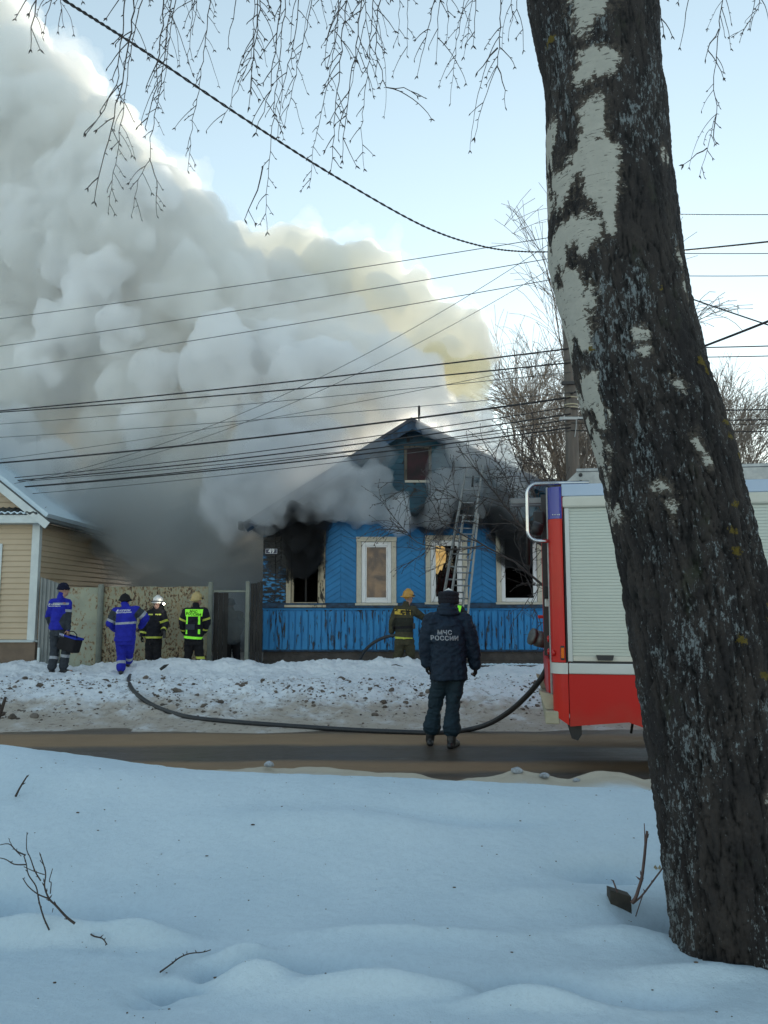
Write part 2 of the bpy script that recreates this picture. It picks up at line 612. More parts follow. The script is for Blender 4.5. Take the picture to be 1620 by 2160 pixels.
for i in range(2600):
    x, y = rnd.uniform(-9, 3.6), rnd.triangular(11.2, 15.6, 12.8)
    if noise.noise(Vector((x * .9, y * .9, 3))) < rnd.uniform(-.4, .3): continue
    r = rnd.uniform(.006, .02)
    V, Fc = ICO1
    vv.append(V * r * np.array([rnd.uniform(.8, 1.4), 1, .7]) + np.array([x, y, bank_h(x, y) + r * .2]))
    ff.append(Fc + n0)
    n0 += len(V)
o = link('dirt_crumbs', from_np('dirt_crumbs', np.concatenate(vv), np.concatenate(ff)), M_clod2, bank)
o['kind'] = 'stuff'
# dark crumbs of bark lying on the clean snow
vv, ff, n0 = [], [], 0
for i in range(320):
    x, y = rnd.uniform(-2.6, 2.0), rnd.uniform(2.2, 5.6)
    r = rnd.lognormvariate(math.log(.0022), .45)
    V, Fc = ICO1
    vv.append(V * r * np.array([rnd.uniform(.8, 2.0), 1, .6]) + np.array([x, y, fore_h(x, y) + r * .3]))
    ff.append(Fc + n0)
    n0 += len(V)
o = link('bark_crumbs', from_np('bark_crumbs', np.concatenate(vv), np.concatenate(ff)), M_clod2)
tag(o, 'dark crumbs of bark scattered over the clean snow', 'debris', kind='stuff')
# ------------------------------------------------------------------ the burning blue house
HD = 19.0
def SOOT(m):
    """Soot stains above and beside the burnt windows, on the boards themselves."""
    t = m.node_tree
    k = NT.__new__(NT)
    k.m, k.t, k.b, k._pos = m, t, t.nodes['Principled BSDF'], None
    x, y, z = k.sep()
    wob = k.math('MULTIPLY', k.math('SUBTRACT', k.noise(3.0, 5, .65), .5), 1.1)
    f = None
    for cx_, half, z0 in ((P(618, 1200, HD).x, .62, ZP(1222, HD)), (P(1080, 1120, HD).x, .55, ZP(1160, HD))):
        dx = k.math('ABSOLUTE', k.math('SUBTRACT', x, cx_))
        a = k.math('SUBTRACT', 1.0, k.step(k.math('ADD', dx, wob), half * .9, half * 1.35))
        b = k.step(k.math('ADD', z, wob), z0, z0 + .30)
        g = k.math('MULTIPLY', a, b)
        f = g if f is None else k.math('MAXIMUM', f, g)
    e = k.step(k.math('ADD', z, k.math('MULTIPLY', wob, .7)), ZP(1125, HD), ZP(1085, HD))
    f = k.math('MAXIMUM', f, k.math('MULTIPLY', e, .8))
    old = k.b.inputs['Base Color'].links[0].from_socket
    k.l(k.mix(f, old, (.010, .010, .011)), k.b.inputs['Base Color'])
    return m
M_blue = peeling('peeling_blue_paint', (.018, .205, .47), (.026, .245, .53), (.035, .03, .028), .555, 17, (1, 1, .13))
M_blue_board = SOOT(peeling('blue_painted_board', (.018, .21, .48), (.016, .175, .40), (.03, .03, .035), .70, 7, (1, 1, 1)))
M_blue_bad = SOOT(peeling('badly_flaked_blue_paint', (.03, .20, .45), (.05, .25, .5), (.02, .018, .018), .47, 12, (.5, 1, 1.6)))
M_teal = peeling('gable_teal_paint', (.020, .095, .14), (.012, .055, .09), (.015, .015, .018), .55, 3, (1, 1, .6))
M_soot = plain('soot_black', (.010, .010, .011), (.022, .021, .021), 5, .85, bump=.004, bscale=60)
M_cream = plain('cream_paint', (.60, .56, .46), (.50, .46, .37), 9, .6, bump=.003, bscale=80)
M_scorch = SOOT(peeling('scorched_cream_paint', (.52, .46, .34), (.40, .33, .22), (.015, .012, .01), .55, 10, (1, 1, .3)))
M_pvc = plain('white_plastic', (.80, .81, .82), (.74, .75, .76), 4, .35)
M_found = plain('sooty_foundation', (.055, .047, .042), (.10, .085, .075), 4, .85, bump=.01, bscale=20)
M_roof = plain('dark_roof_sheet', (.030, .034, .050), (.055, .06, .08), 4, .6, bump=.003, bscale=30)
M_char = plain('charred_wood', (.013, .012, .012), (.035, .031, .028), 9, .8, bump=.008, bscale=30, stretch=(1, 1, .25))
M_grime = plain('blue_ledge_grime', (.018, .026, .04), (.03, .08, .15), 8, .75, bump=.004)

k = NT('dark_window_glass')
k.set((.012, .012, .014), .06, spec=.5)
M_dglass = k.m
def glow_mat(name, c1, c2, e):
    """Glow behind a window, put in by emission."""
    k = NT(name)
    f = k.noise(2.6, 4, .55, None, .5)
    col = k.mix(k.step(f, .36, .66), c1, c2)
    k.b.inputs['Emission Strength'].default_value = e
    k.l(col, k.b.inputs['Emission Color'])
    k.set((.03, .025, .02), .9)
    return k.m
M_glow = glow_mat('glow_room_panel', (.12, .115, .105), (.27, .215, .15), .24)  # tan glow of backlit smoke painted as emission
M_glow2 = glow_mat('firelit_room_flame', (.42, .25, .08), (.62, .45, .18), .42)
k = NT('window_glass')
k.b.inputs['Transmission Weight'].default_value = 1.0
k.b.inputs['IOR'].default_value = 1.02
M_glass = k.set((.95, .95, .95), .02)

hx0 = P(556, 1200, HD).x
hx1 = 4.28
zb, zl0, zl1 = ZP(1371, HD), ZP(1284, HD), ZP(1274, HD)
house = thing('wooden_house', 'burning blue wooden house with smoke pouring from its roof and windows', 'house', ((hx0 + hx1) / 2, HD, 0))
B('foundation', M_found, house, hx0 + .02, hx1 - .02, HD + .06, HD + .5, -.05, zb + .02)
B('foundation_board', M_found, house, hx0, hx1, HD + .0, HD + .055, .0, .36, .01)
B('base_ledge', M_grime, house, hx0 - .01, hx1 + .01, HD - .03, HD + .3, zb - .035, zb, .008)

# windows: centre px, casing edges px, sill px, head px
WINS = [(645, 604, 686, 1281, 1128), (795, 752, 836, 1277, 1143), (942, 898, 986, 1275, 1140), (1095, 1047, 1143, 1275, 1128)]
EAVZ = ZP(1098, HD)
wall = MB()
edges = [hx0]
wb = []
for cxp, a, b, s, h in WINS:
    xa, xb = P(a, 1220, HD).x, P(b, 1220, HD).x
    zs, zh = ZP(s, HD), ZP(h, HD)
    wb.append((xa, xb, zs, zh))
    edges += [xa + .1, xb - .1]
edges.append(hx1)
for i in range(0, len(edges), 2):
    wall.box(edges[i], edges[i + 1], HD + .03, HD + .25, zb, EAVZ + .2)
for xa, xb, zs, zh in wb:
    wall.box(xa + .1, xb - .1, HD + .03, HD + .25, zb, zs + .1)
    wall.box(xa + .1, xb - .1, HD + .03, HD + .25, zh - .1, EAVZ + .2)
# side walls, back wall, ceiling, floor
wall.box(hx0, hx0 + .2, HD + .25, HD + 10, zb, EAVZ + .2)
wall.box(hx1 - .2, hx1, HD + .25, HD + 10, zb, EAVZ + .2)
wall.box(hx0 + .2, hx1 - .2, HD + 9.8, HD + 10, zb, EAVZ + .2)
wall.box(hx0 + .2, hx1 - .2, HD + .25, HD + 9.8, zb + .02, zb + .1)
wall.box(hx0 + .2, hx1 - .2, HD + .25, HD + 9.8, EAVZ + .05, EAVZ + .15)
wall.build('wall', M_blue_board, house)
# a partition keeps the rooms dark
mb = MB()
mb.box(hx0 + .22, hx1 - .22, HD + 2.2, HD + 2.3, zb + .12, EAVZ + .03)
for i in range(3):
    xm = (wb[i][1] + wb[i + 1][0]) / 2
    mb.box(xm - .05, xm + .05, HD + .27, HD + 2.18, zb + .12, EAVZ + .03)
mb.build('room_partition', M_soot, house)

# planks of the dado, each with an arched raised face
npl = 46
pw = (hx1 - hx0 - .02) / npl
hgt = zl0 - zb
def plank_mesh(w, h):
    b = MB()
    b.box(.002, w - .002, -.012, .03, 0, h)
    x0, x1 = .022, w - .022
    r = (x1 - x0) / 2
    arc = [(x0 + r - r * math.cos(math.pi * t / 8), h - .06 - r + r * math.sin(math.pi * t / 8)) for t in range(9)]
    b.prism([(x1, .012), (x0, .012)] + arc, 'y', -.042, -.0125)
    return b.mesh('dado_plank')
pme = plank_mesh(pw, hgt)
for i in range(npl):
    o = link('dado_plank', pme, M_blue, house)
    o.location = Vector((hx0 + .01 + i * pw, HD - .004 * rnd.random(), zb + .004 * rnd.random())) - house.location
# ledge over the dado
B('dado_cap', M_blue_board, house, hx0 - .02, hx1 + .02, HD - .05, HD + .03, zl0 - .03, zl0 + .012, .008)
B('dado_ledge', M_grime, house, hx0 - .02, hx1 + .02, HD - .075, HD + .03, zl0 + .014, zl1 + .02, .012)

# herringbone boarding between the windows
def chevron(x0, x1, z0, z1, mats):
    xm = (x0 + x1) / 2
    w = (x1 - x0) / 2
    h, gap, rise = .150, .010, w * .62
    z = z0 - rise
    while z < z1:
        for side in (0, 1):
            xa, xb = (x0 + .003, xm - .002) if side == 0 else (xm + .002, x1 - .003)
            za, zb_ = (z, z + rise) if side == 0 else (z + rise, z)
            pts = [(xa, za), (xb, zb_), (xb, zb_ + h - gap), (xa, za + h - gap)]
            def clip(p, lim, lo):
                out = []
                for i in range(len(p)):
                    a, b = p[i], p[(i + 1) % len(p)]
                    ia, ib = ((a[1] >= lim) if lo else (a[1] <= lim)), ((b[1] >= lim) if lo else (b[1] <= lim))
                    if ia: out.append(a)
                    if ia != ib:
                        t = (lim - a[1]) / (b[1] - a[1])
                        out.append((a[0] + t * (b[0] - a[0]), lim))
                return out
            pts = clip(pts, z0, True)
            if len(pts) >= 3: pts = clip(pts, z1, False)
            if len(pts) < 3: continue
            off = rnd.uniform(0, .009)
            b = MB()
            b.prism(pts, 'y', HD - .004 - off, HD + .028)
            b.build('wall_board', mats[0] if z < z0 + .9 else mats[1], house)
        z += h
top = ZP(1100, HD)
pil = P(581, 1220, HD).x
chevron(pil, wb[0][0] - .004, zl1 + .03, top, (M_blue_bad, M_blue_bad))
for i in range(3):
    chevron(wb[i][1] + .004, wb[i + 1][0] - .004, zl1 + .03, top, (M_blue_board, M_blue_board))
chevron(wb[3][1] + .004, hx1 - .002, zl1 + .03, top, (M_blue_board, M_blue_board))
# corner post faced with short boards
z = zl1 + .03
while z < top:
    B('corner_board', M_blue_bad, house, hx0 - .012, pil - .006, HD - .02 - rnd.uniform(0, .006), HD + .027, z, min(z + .094, top))
    z += .1

def window(i, kind):
    xa, xb, zs, zh = wb[i]
    cm = M_scorch if i == 0 else M_cream
    w = B('window', cm, house, xa - .03, xb + .03, HD - .09, HD + .02, zs - .0, zs + .055, .008)   # the sill board carries the rest
    cw = .115
    m = MB()
    m.bbox(xa, xa + cw, HD - .045, HD + .029, zs + .057, zh, .008)
    m.bbox(xb - cw, xb, HD - .045, HD + .029, zs + .057, zh, .008)
    m.bbox(xa - .01, xb + .01, HD - .055, HD + .029, zh + .002, zh + .12, .008)
    m.build('casing', cm, w)
    xi0, xi1, zi0, zi1 = xa + cw + .003, xb - cw - .003, zs + .06, zh - .003
    if kind in ('pvc', 'open'):
        fw = .095
        m = MB()
        m.bbox(xi0, xi0 + fw, HD - .012, HD + .06, zi0, zi1, .01)
        m.bbox(xi1 - fw, xi1, HD - .012, HD + .06, zi0, zi1, .01)
        m.bbox(xi0 + fw + .001, xi1 - fw - .001, HD - .012, HD + .06, zi0, zi0 + fw, .01)
        m.bbox(xi0 + fw + .001, xi1 - fw - .001, HD - .012, HD + .06, zi1 - fw, zi1, .01)
        if i != 3:
            g = fw + .001
            for (a, b, c, d) in ((xi0 + g, xi0 + g + .03, zi0 + g, zi1 - g), (xi1 - g - .03, xi1 - g, zi0 + g, zi1 - g), (xi0 + g + .031, xi1 - g - .031, zi0 + g, zi0 + g + .03), (xi0 + g + .031, xi1 - g - .031, zi1 - g - .03, zi1 - g)):
                m.bbox(a, b, HD + .004, HD + .05, c, d, .006)
        m.build('frame', M_pvc, w)
        if i != 3:
            B('pane', M_glass, w, xi0 + .10, xi1 - .10, HD + .028, HD + .034, zi0 + .1, zi1 - .1)
    else:
        m = MB()
        xm = (xi0 + xi1) / 2
        m.bbox(xi0, xi0 + .06, HD + .03, HD + .09, zi0, zi1, .006)
        m.bbox(xi1 - .06, xi1, HD + .03, HD + .09, zi0, zi1, .006)
        m.bbox(xi0 + .061, xi1 - .061, HD + .03, HD + .09, zi0, zi0 + .06, .006)
        m.build('frame', M_scorch, w)
        m = MB()
        m.bbox(xm - .022, xm + .022, HD + .04, HD + .08, zi0 + .061, zi1 - .02, .005)
        m.bbox(xi0 + .061, xm - .023, HD + .045, HD + .075, zi0 + .86, zi0 + .905, .005)
        m.bbox(xm + .023, xi1 - .061, HD + .045, HD + .075, zi0 + .86, zi0 + .905, .005)
        m.build('glazing_bar', M_char, w)
    return w
window(0, 'burnt')
w2 = window(1, 'pvc')
w3 = window(2, 'pvc')
w4 = window(3, 'open')
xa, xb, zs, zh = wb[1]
B('room_panel', M_glow, w2, xa - .1, xb + .1, HD + .55, HD + .6, zs - .1, zh + .2)  # emitting panel in place of sun-backlit room smoke
xa, xb, zs, zh = wb[2]
B('room_panel', M_dglass, w3, xa - .1, xb + .1, HD + .55, HD + .6, zs - .1, zh + .2)
q = MB()
fl = [(-.34, .0), (-.27, -.33), (-.20, -.40), (-.12, -.27), (-.06, -.30), (.0, -.14), (.06, -.10), (.09, .08), (.05, .26), (-.1, .34), (-.3, .3)]
q.prism([(P(927, 1180, HD + .5).x + .1 + a * .75, ZP(1178, HD + .5) + b) for a, b in fl], 'y', HD + .48, HD + .53)
q.build('flame', M_glow2, w3)

# house number
k0, k1 = P(559.5, 1169, HD), P(586, 1157, HD)
M_plate = plain('navy_plate', (.012, .02, .07), (.015, .025, .08), 5, .4)
M_white = plain('white_paint', (.78, .80, .82), (.7, .72, .75), 7, .45)
num = B('number_plate', M_plate, house, k0.x, k1.x, HD - .034, HD - .026, k0.z, k1.z, .003)
m = MB()
e = .012
for (a, b, c, d) in ((k0.x + e, k1.x - e, k0.z + e, k0.z + e + .007), (k0.x + e, k1.x - e, k1.z - e - .007, k1.z - e), (k0.x + e, k0.x + e + .007, k0.z + e + .008, k1.z - e - .008), (k1.x - e - .007, k1.x - e, k0.z + e + .008, k1.z - e - .008)):
    m.box(a, b, HD - .038, HD - .0345, c, d)
m.build('plate_border', M_white, num)

def text_mesh(body, size, bold=0.0, extrude=.001, spacing=1.0, line=1.0):
    c = bpy.data.curves.new('text', 'FONT')
    c.body = body
    c.size = size
    c.offset = bold
    c.extrude = extrude
    c.align_x = 'CENTER'
    c.align_y = 'CENTER'
    c.space_character = spacing
    c.space_line = line
    c.resolution_u = 3
    o = bpy.data.objects.new('text', c)
    COL.objects.link(o)
    me = bpy.data.meshes.new_from_object(o.evaluated_get(bpy.context.evaluated_depsgraph_get()))
    bpy.data.objects.remove(o)
    bpy.data.curves.remove(c)
    return me
me = text_mesh('49', .148, .004, .002)
o = link('lettering', me, M_white, num)
o.rotation_euler = (math.pi / 2, 0, 0)
o.location = Vector(((k0.x + k1.x) / 2, HD - .0375, (k0.z + k1.z) / 2)) - house.location

# gable, roof
RD = HD - .45
apex = P(868, 880, RD)
eL, eR = P(512, 1102, RD), P(1212, 1046, RD)
gy = HD + .06
gab = MB()
def rz(x):
    return apex.z + (eL.z - apex.z) * (apex.x - x) / (apex.x - eL.x) if x < apex.x else apex.z + (eR.z - apex.z) * (x - apex.x) / (eR.x - apex.x)
zt = top + .03
k = 0
ax0, ax1, az0, az1 = P(859, 980, HD).x, P(904, 980, HD).x, ZP(1012, HD), ZP(946, HD)
z = zt
while z < apex.z - .15:
    h = .14
    zz = z + h - .006
    # the x range under the roof at this height
    xl = max(hx0, apex.x - (apex.z - zz - .02) / (apex.z - eL.z) * (apex.x - eL.x))
    xr = min(hx1, apex.x + (apex.z - zz - .02) / (apex.z - eR.z) * (eR.x - apex.x))
    segs = [(xl, xr)]
    if z < az1 and zz > az0: segs = [(xl, ax0 - .08), (ax1 + .08, xr)]
    for a, b in segs:
        if b - a > .05:
            B('gable_board', M_teal, house, a, b, gy - .03 - rnd.uniform(0, .006), gy + .02, z, zz)
    z += h
m = MB()
m.prism([(hx0 + .02, zt), (hx1 - .02, zt), (hx1 - .02, rz(hx1) - .1), (apex.x, apex.z - .12), (hx0 + .02, max(zt + .01, rz(hx0) - .1))], 'y', gy + .022, gy + .12)
m.build('gable_wall', M_soot, house)
aw = B('attic_window', M_cream, house, ax0 - .06, ax1 + .06, gy - .07, gy + .02, az0 - .07, az0 - .01, .008)
m = MB()
m.bbox(ax0 - .075, ax0 - .003, gy - .055, gy + .02, az0 - .008, az1 + .07, .006)
m.bbox(ax1 + .003, ax1 + .075, gy - .055, gy + .02, az0 - .008, az1 + .07, .006)
m.bbox(ax0 - .002, ax1 + .002, gy - .055, gy + .02, az1 + .002, az1 + .07, .006)
m.build('casing', M_scorch, aw)
M_maroon = plain('burnt_red_board', (.045, .010, .016), (.012, .008, .010), 3.0, .7)
B('shutter', M_maroon, aw, ax0, ax1, gy - .028, gy - .008, az0 - .008, az1)
def slope(name, e):
    d = Vector((e.x - apex.x, 0, e.z - apex.z)).normalized()
    n = Vector((-d.z, 0, d.x))
    if n.z < 0: n = -n
    a, b = Vector((apex.x, 0, apex.z)), Vector((e.x, 0, e.z)) + d * .02
    m = MB()
    m.prism([((a - n * .0).x, a.z), (b.x, b.z), ((b - n * .07).x, (b - n * .07).z), (a.x, a.z - .07 / max(.3, n.z))], 'y', RD, HD + 10.4)
    r = m.build('roof', M_roof, house)
    m = MB()
    m.prism([(a.x, a.z - .075 / n.z), ((b - n * .075).x, (b - n * .075).z), ((b - n * .25).x, (b - n * .25).z), (a.x, a.z - .25 / n.z)], 'y', RD + .02, RD + .06)
    m.build('barge_board', M_grime, r)
    return r
rl = slope('roof', eL)
rr = slope('roof', eR)
m = MB()
m.tube([Vector((P(884, 880, HD + .6).x, HD + .6, apex.z - .3)), Vector((P(884, 858, HD + .6).x, HD + .6, ZP(856, HD + .6)))], .03, 8)
m.build('vent_pipe', M_soot, rl)
# the gutter end under the eave, by the yard
m = MB()
q0 = P(511, 1105, RD)
m.bbox(q0.x - .09, q0.x + .02, RD - .05, RD + .35, q0.z - .14, q0.z + .06, .02)
m.build('eave_end', M_char, house)

# ------------------------------------------------------------------ neighbour with beige siding
SD = 18.3
M_sid = plain('beige_vinyl_siding', (.53, .42, .29), (.47, .37, .25), 1.2, .45, bump=.0015, bscale=60)
M_trim = plain('white_metal_trim', (.62, .68, .68), (.54, .60, .61), 5, .45)
M_base = plain('brown_render', (.20, .145, .105), (.15, .11, .08), 4, .8, bump=.006)
M_slate = plain('grey_roof_sheet', (.10, .11, .11), (.06, .07, .07), 5, .75, bump=.004)
sx1 = P(75, 1250, SD).x
sz0, sz1 = ZP(1349, SD), ZP(1103, SD)
nb = thing('siding_house', 'single storey house clad in beige siding with a snowy roof, beside the smoke', 'house', (sx1 - 3, SD, 0))
def siding_profile(h):
    return [(0, 0), (-.030, .004), (-.034, .02), (-.012, h - .012), (-.012, h), (0, h)]
sh = .127
n = int(round((sz1 - sz0) / sh))
sh = (sz1 - sz0) / n
fm = MB()
fm.prism(siding_profile(sh), 'x', -9.0, 0)
fme = fm.mesh('siding_board')
sm_ = MB()
prof = siding_profile(sh)
sm_.prism([(-a, b) for a, b in prof], 'y', 0, 8.6)
sme = sm_.mesh('siding_board')
for i in range(n):
    o = link('siding_board', fme, M_sid, nb)
    o.location = Vector((sx1 - .012, SD, sz0 + i * sh)) - nb.location
    o = link('siding_board', sme, M_sid, nb)
    o.location = Vector((sx1, SD + .012, sz0 + i * sh)) - nb.location
B('wall', M_base, nb, sx1 - 9, sx1 - .005, SD + .005, SD + 8.5, -.05, sz1 + .02)
m = MB()
m.bbox(sx1 - .13, sx1 + .045, SD - .045, SD - .036, sz0 - .01, sz1 + .02, .003)
m.bbox(sx1 + .036, sx1 + .045, SD - .035, SD + .10, sz0 - .01, sz1 + .02, .003)
m.build('corner_trim', M_trim, nb)
B('plinth', M_base, nb, sx1 - 9, sx1 + .10, SD - .12, SD + 8.6, -.05, sz0 - .055)
m = MB()
m.prism([(SD - .17, sz0 - .055), (SD - .17, sz0 - .045), (SD - .036, sz0 - .002), (SD - .036, sz0 - .053)], 'x', sx1 - 9, sx1 + .06)
m.prism([(sx1 + .15, sz0 - .055), (sx1 + .15, sz0 - .045), (sx1 + .036, sz0 - .002), (sx1 + .036, sz0 - .053)], 'y', SD - .03, SD + 8.6)
m.build('drip_edge', M_trim, nb)
q0 = P(60, 1385, SD - .2)
B('downpipe_stub', M_trim, nb, P(79, 1375, SD - .15).x, P(84, 1375, SD - .15).x, SD - .17, SD - .125, .1, ZP(1366, SD - .15), .008)
q0 = P(-1, 1240, SD)
xw = P(2, 1200, SD).x
m = MB()
m.bbox(xw - 1.3, xw + .03, SD - .06, SD - .036, ZP(1330, SD), ZP(1147, SD), .006)
ww = m.build('window', M_trim, nb)
B('pane', M_dglass, ww, xw - 1.2, xw - .08, SD - .066, SD - .0605, ZP(1320, SD), ZP(1157, SD))
# pent roof across the gable foot
fz0, fz1 = ZP(1103, SD - .35), ZP(1086, SD - .35)
xe = P(92, 1100, SD - .35).x
B('soffit', M_trim, nb, sx1 - 9, xe - .02, SD - .33, SD + .0, fz0 + .0, fz0 + .025)
B('fascia', M_trim, nb, sx1 - 9, xe, SD - .36, SD - .332, fz0, fz1, .004)
def wavy(x0, x1, yf, zf, yb, zbk, amp=.022, wl=.145, th=.012, mat=None, name='pent_roof', parent=None):
    v, f = [], []
    nn = int((x1 - x0) / wl * 8)
    for i in range(nn + 1):
        x = x0 + (x1 - x0) * i / nn
        d = amp * math.sin(2 * math.pi * (x - x0) / wl)
        v += [(x, yf, zf + d), (x, yb, zbk + d), (x, yb, zbk + d - th), (x, yf, zf + d - th)]
    for i in range(nn):
        a, b = 4 * i, 4 * i + 4
        for j in range(4):
            f.append([a + j, a + (j + 1) % 4, b + (j + 1) % 4, b + j])
    f += [[0, 3, 2, 1], [4 * nn, 4 * nn + 1, 4 * nn + 2, 4 * nn + 3]]
    m = MB()
    m.add(v, f)
    return m.build(name, mat, parent, smooth=False)
pr = wavy(sx1 - 9, xe - .1, SD - .40, fz1 + .03, SD - .0, fz1 + .22, mat=M_slate, parent=nb)
sn = MB()
v = []
xs_ = np.arange(sx1 - 9, xe - .13, .02)
wav = np.sin(2 * math.pi * (xs_ - (sx1 - 9)) / .145)
prof_top = np.array([fz1 + .040 + .022 * np.maximum(w, -.2) + .02 for w in wav])
pts = [(float(a), fz1 + .034 + .022 * float(w)) for a, w in zip(xs_, wav)]
top_ = [(float(a), float(b)) for a, b in zip(xs_, prof_top)]
for i in range(len(pts) - 1):
    sn.prism([pts[i], pts[i + 1], top_[i + 1], top_[i]], 'y', SD - .40, SD - .27)
sn.build('roof_snow', M_snowplain, nb)
# gable boards, rake, snowy slopes
rk0, rk1 = P(104, 1097, SD - .35), P(4, 1016, SD - .35)
pit = (rk1.z - rk0.z) / (rk0.x - rk1.x)
rdg = Vector((rk0.x - 4.6, 0, rk0.z + 4.6 * pit))
z = fz1 + .2
while z < rdg.z - .3:
    xr = rk0.x - (z + sh - rk0.z) / pit - .12
    xl = 2 * rdg.x - xr
    m = MB()
    m.prism(siding_profile(sh), 'x', max(xl, sx1 - 9), xr)
    o = m.mesh('siding_board', (0, 0, 0))
    o = link('siding_board', o, M_sid, nb)
    o.location = Vector((0, SD, z)) - nb.location
    z += sh
m = MB()
m.prism([(sx1 - 9, fz1), (rk0.x - .1, fz1), (rk0.x - .1, rk0.z - .05), (rdg.x, rdg.z - .15), (2 * rdg.x - rk0.x, rk0.z)], 'y', SD + .01, SD + .1)
m.build('gable_wall', M_base, nb)
def slab(e, r, thick, y0, y1, lift=0):
    d = Vector((e.x - r.x, 0, e.z - r.z)).normalized()
    nrm = Vector((-d.z, 0, d.x))
    if nrm.z < 0: nrm = -nrm
    a, b = Vector((r.x, 0, r.z)) + nrm * lift, Vector((e.x, 0, e.z)) + nrm * lift
    c1, c2 = b + nrm * thick, a + nrm * thick
    return [(a.x, a.z), (b.x, b.z), (c1.x, c1.z), (c2.x, c2.z)], y0, y1
eR_ = Vector((rk0.x + .05, 0, rk0.z - .04))
for e in (eR_, Vector((2 * rdg.x - eR_.x, 0, eR_.z))):
    m = MB()
    poly, y0, y1 = slab(e, rdg, .05, SD - .37, SD + 9, -.05)
    m.prism(poly, 'y', y0, y1)
    r = m.build('roof', M_slate, nb)
    m = MB()
    e2 = e + (Vector((rdg.x, 0, rdg.z)) - e) * .03
    poly, y0, y1 = slab(e2, rdg, .10, SD - .34, SD + 8.9, .002)
    m.prism(poly, 'y', y0, y1)
    m.build('roof_snow', M_snowplain, r)
    m = MB()
    poly, y0, y1 = slab(e, rdg, .17, SD - .40, SD - .372, -.20)
    m.prism(poly, 'y', y0, y1)
    m.build('rake_board', M_trim, r)
vp = P(80, 950, 21.0)
m = MB()
m.tube([Vector((vp.x, 21.0, rk0.z + (rk0.x - vp.x) * pit - .3)), P(81, 924, 21.0)], .055, 10)
m.tube([P(81, 925, 21.0), P(82, 921, 21.0)], .07, 10)
m.build('vent_pipe', M_slate, nb)

# ------------------------------------------------------------------ yard fence and gate
FD = 18.0
M_fgrey = plain('grey_profiled_sheet', (.20, .22, .22), (.26, .28, .28), 3, .5)
M_fpale = peeling('flaked_pale_green_paint', (.33, .345, .26), (.27, .29, .225), (.055, .035, .022), .60, 14, (1, 1, .7), fine=6, rust=True)
M_frust = peeling('badly_flaked_green_paint', (.29, .285, .19), (.24, .25, .18), (.05, .032, .02), .545, 25, (1, 1, .6), fine=6, rust=True)
M_post = plain('weathered_green_post', (.22, .24, .20), (.17, .185, .16), 6, .7, bump=.004)
fz = ZP(1239, FD)
fence = thing('yard_fence', 'pale green sheet metal yard fence with flaking rusty paint between the two houses', 'fence', (P(250, 1300, FD).x, FD, 0))
# grey profiled stretch running back from the house corner
g0, g1 = P(82, 1300, SD - .05), P(150, 1300, FD + .35)
m = MB()
npf = 8
prev = None
zt0, zt1 = ZP(1217, SD - .05), fz + .0
for i in range(npf * 4):
    t0, t1 = i / (npf * 4), (i + 1) / (npf * 4)
    d0 = -.035 if (i % 4) in (1, 2) else 0
    d1 = -.035 if ((i + 1) % 4) in (1, 2) else 0
    a = (g0.x + (g1.x - g0.x) * t0, g0.y + (g1.y - g0.y) * t0 + d0)
    b = (g0.x + (g1.x - g0.x) * t1, g0.y + (g1.y - g0.y) * t1 + d1)
    za, zb_ = zt0 + (zt1 - zt0) * t0, zt0 + (zt1 - zt0) * t1
    m.add([(a[0], a[1], -.02), (b[0], b[1], -.02), (b[0], b[1], zb_), (a[0], a[1], za), (a[0], a[1] + .006, -.02), (b[0], b[1] + .006, -.02), (b[0], b[1] + .006, zb_), (a[0], a[1] + .006, za)],
          [(0, 1, 2, 3), (7, 6, 5, 4), (3, 2, 6, 7), (0, 4, 5, 1), (0, 3, 7, 4), (1, 5, 6, 2)])
m.build('fence_panel', M_fgrey, fence)
def sheet(px0, px1, pytop, mat, y):
    x0, x1 = P(px0, 1300, y).x, P(px1, 1300, y).x
    B('fence_panel', mat, fence, x0 + .002, x1 - .002, y, y + .012, .02, ZP(pytop, y), .003)
sheet(130, 214, 1239, M_fpale, FD + .05)
sheet(216, 330.6, 1237, M_frust, FD + .02)
sheet(330, 373, 1238, M_frust, FD + .034)
sheet(372, 440, 1237, M_frust, FD + .022)
B('rail', M_post, fence, P(216, 1300, FD).x, P(437, 1300, FD).x, FD + .045, FD + .09, .35, .40)
B('rail', M_post, fence, P(216, 1300, FD).x, P(437, 1300, FD).x, FD + .045, FD + .09, 1.7, 1.75)
def post(px, pytop, r, y):
    m = MB()
    q = P(px, 1300, y)
    m.lathe([(r, -.05), (r, ZP(pytop, y) - .03), (r * .92, ZP(pytop, y) - .008), (r * .5, ZP(pytop, y))], 14, Matrix.Translation((q.x, y, 0)))
    m.build('post', M_post, fence, True)
post(211, 1232, .065, FD - .02)
post(443, 1227, .055, FD + .0)
gate = thing('yard_gate', 'half open charred board gate between the fence and the blue house', 'gate', (P(500, 1300, FD).x, FD, 0))
x0 = P(449, 1300, FD).x
gw = (P(480, 1300, FD).x - x0) / 3
for i in range(3):
    B('gate_board', M_char, gate, x0 + i * gw + .004, x0 + (i + 1) * gw - .004, FD + .05, FD + .075, .12, ZP(1249, FD) - rnd.uniform(0, .02), .004)
B('gate_lintel', M_post, gate, P(447, 1300, FD).x, P(517, 1300, FD).x, FD + .03, FD + .055, ZP(1249, FD), ZP(1245, FD))
xg = P(521.5, 1300, FD).x
B('gate_post', M_post, gate, xg - .045, xg + .045, FD - .03, FD + .06, -.02, ZP(1226, FD), .012)
x0 = xg + .06
gw = (P(553, 1300, FD).x - x0) / 4
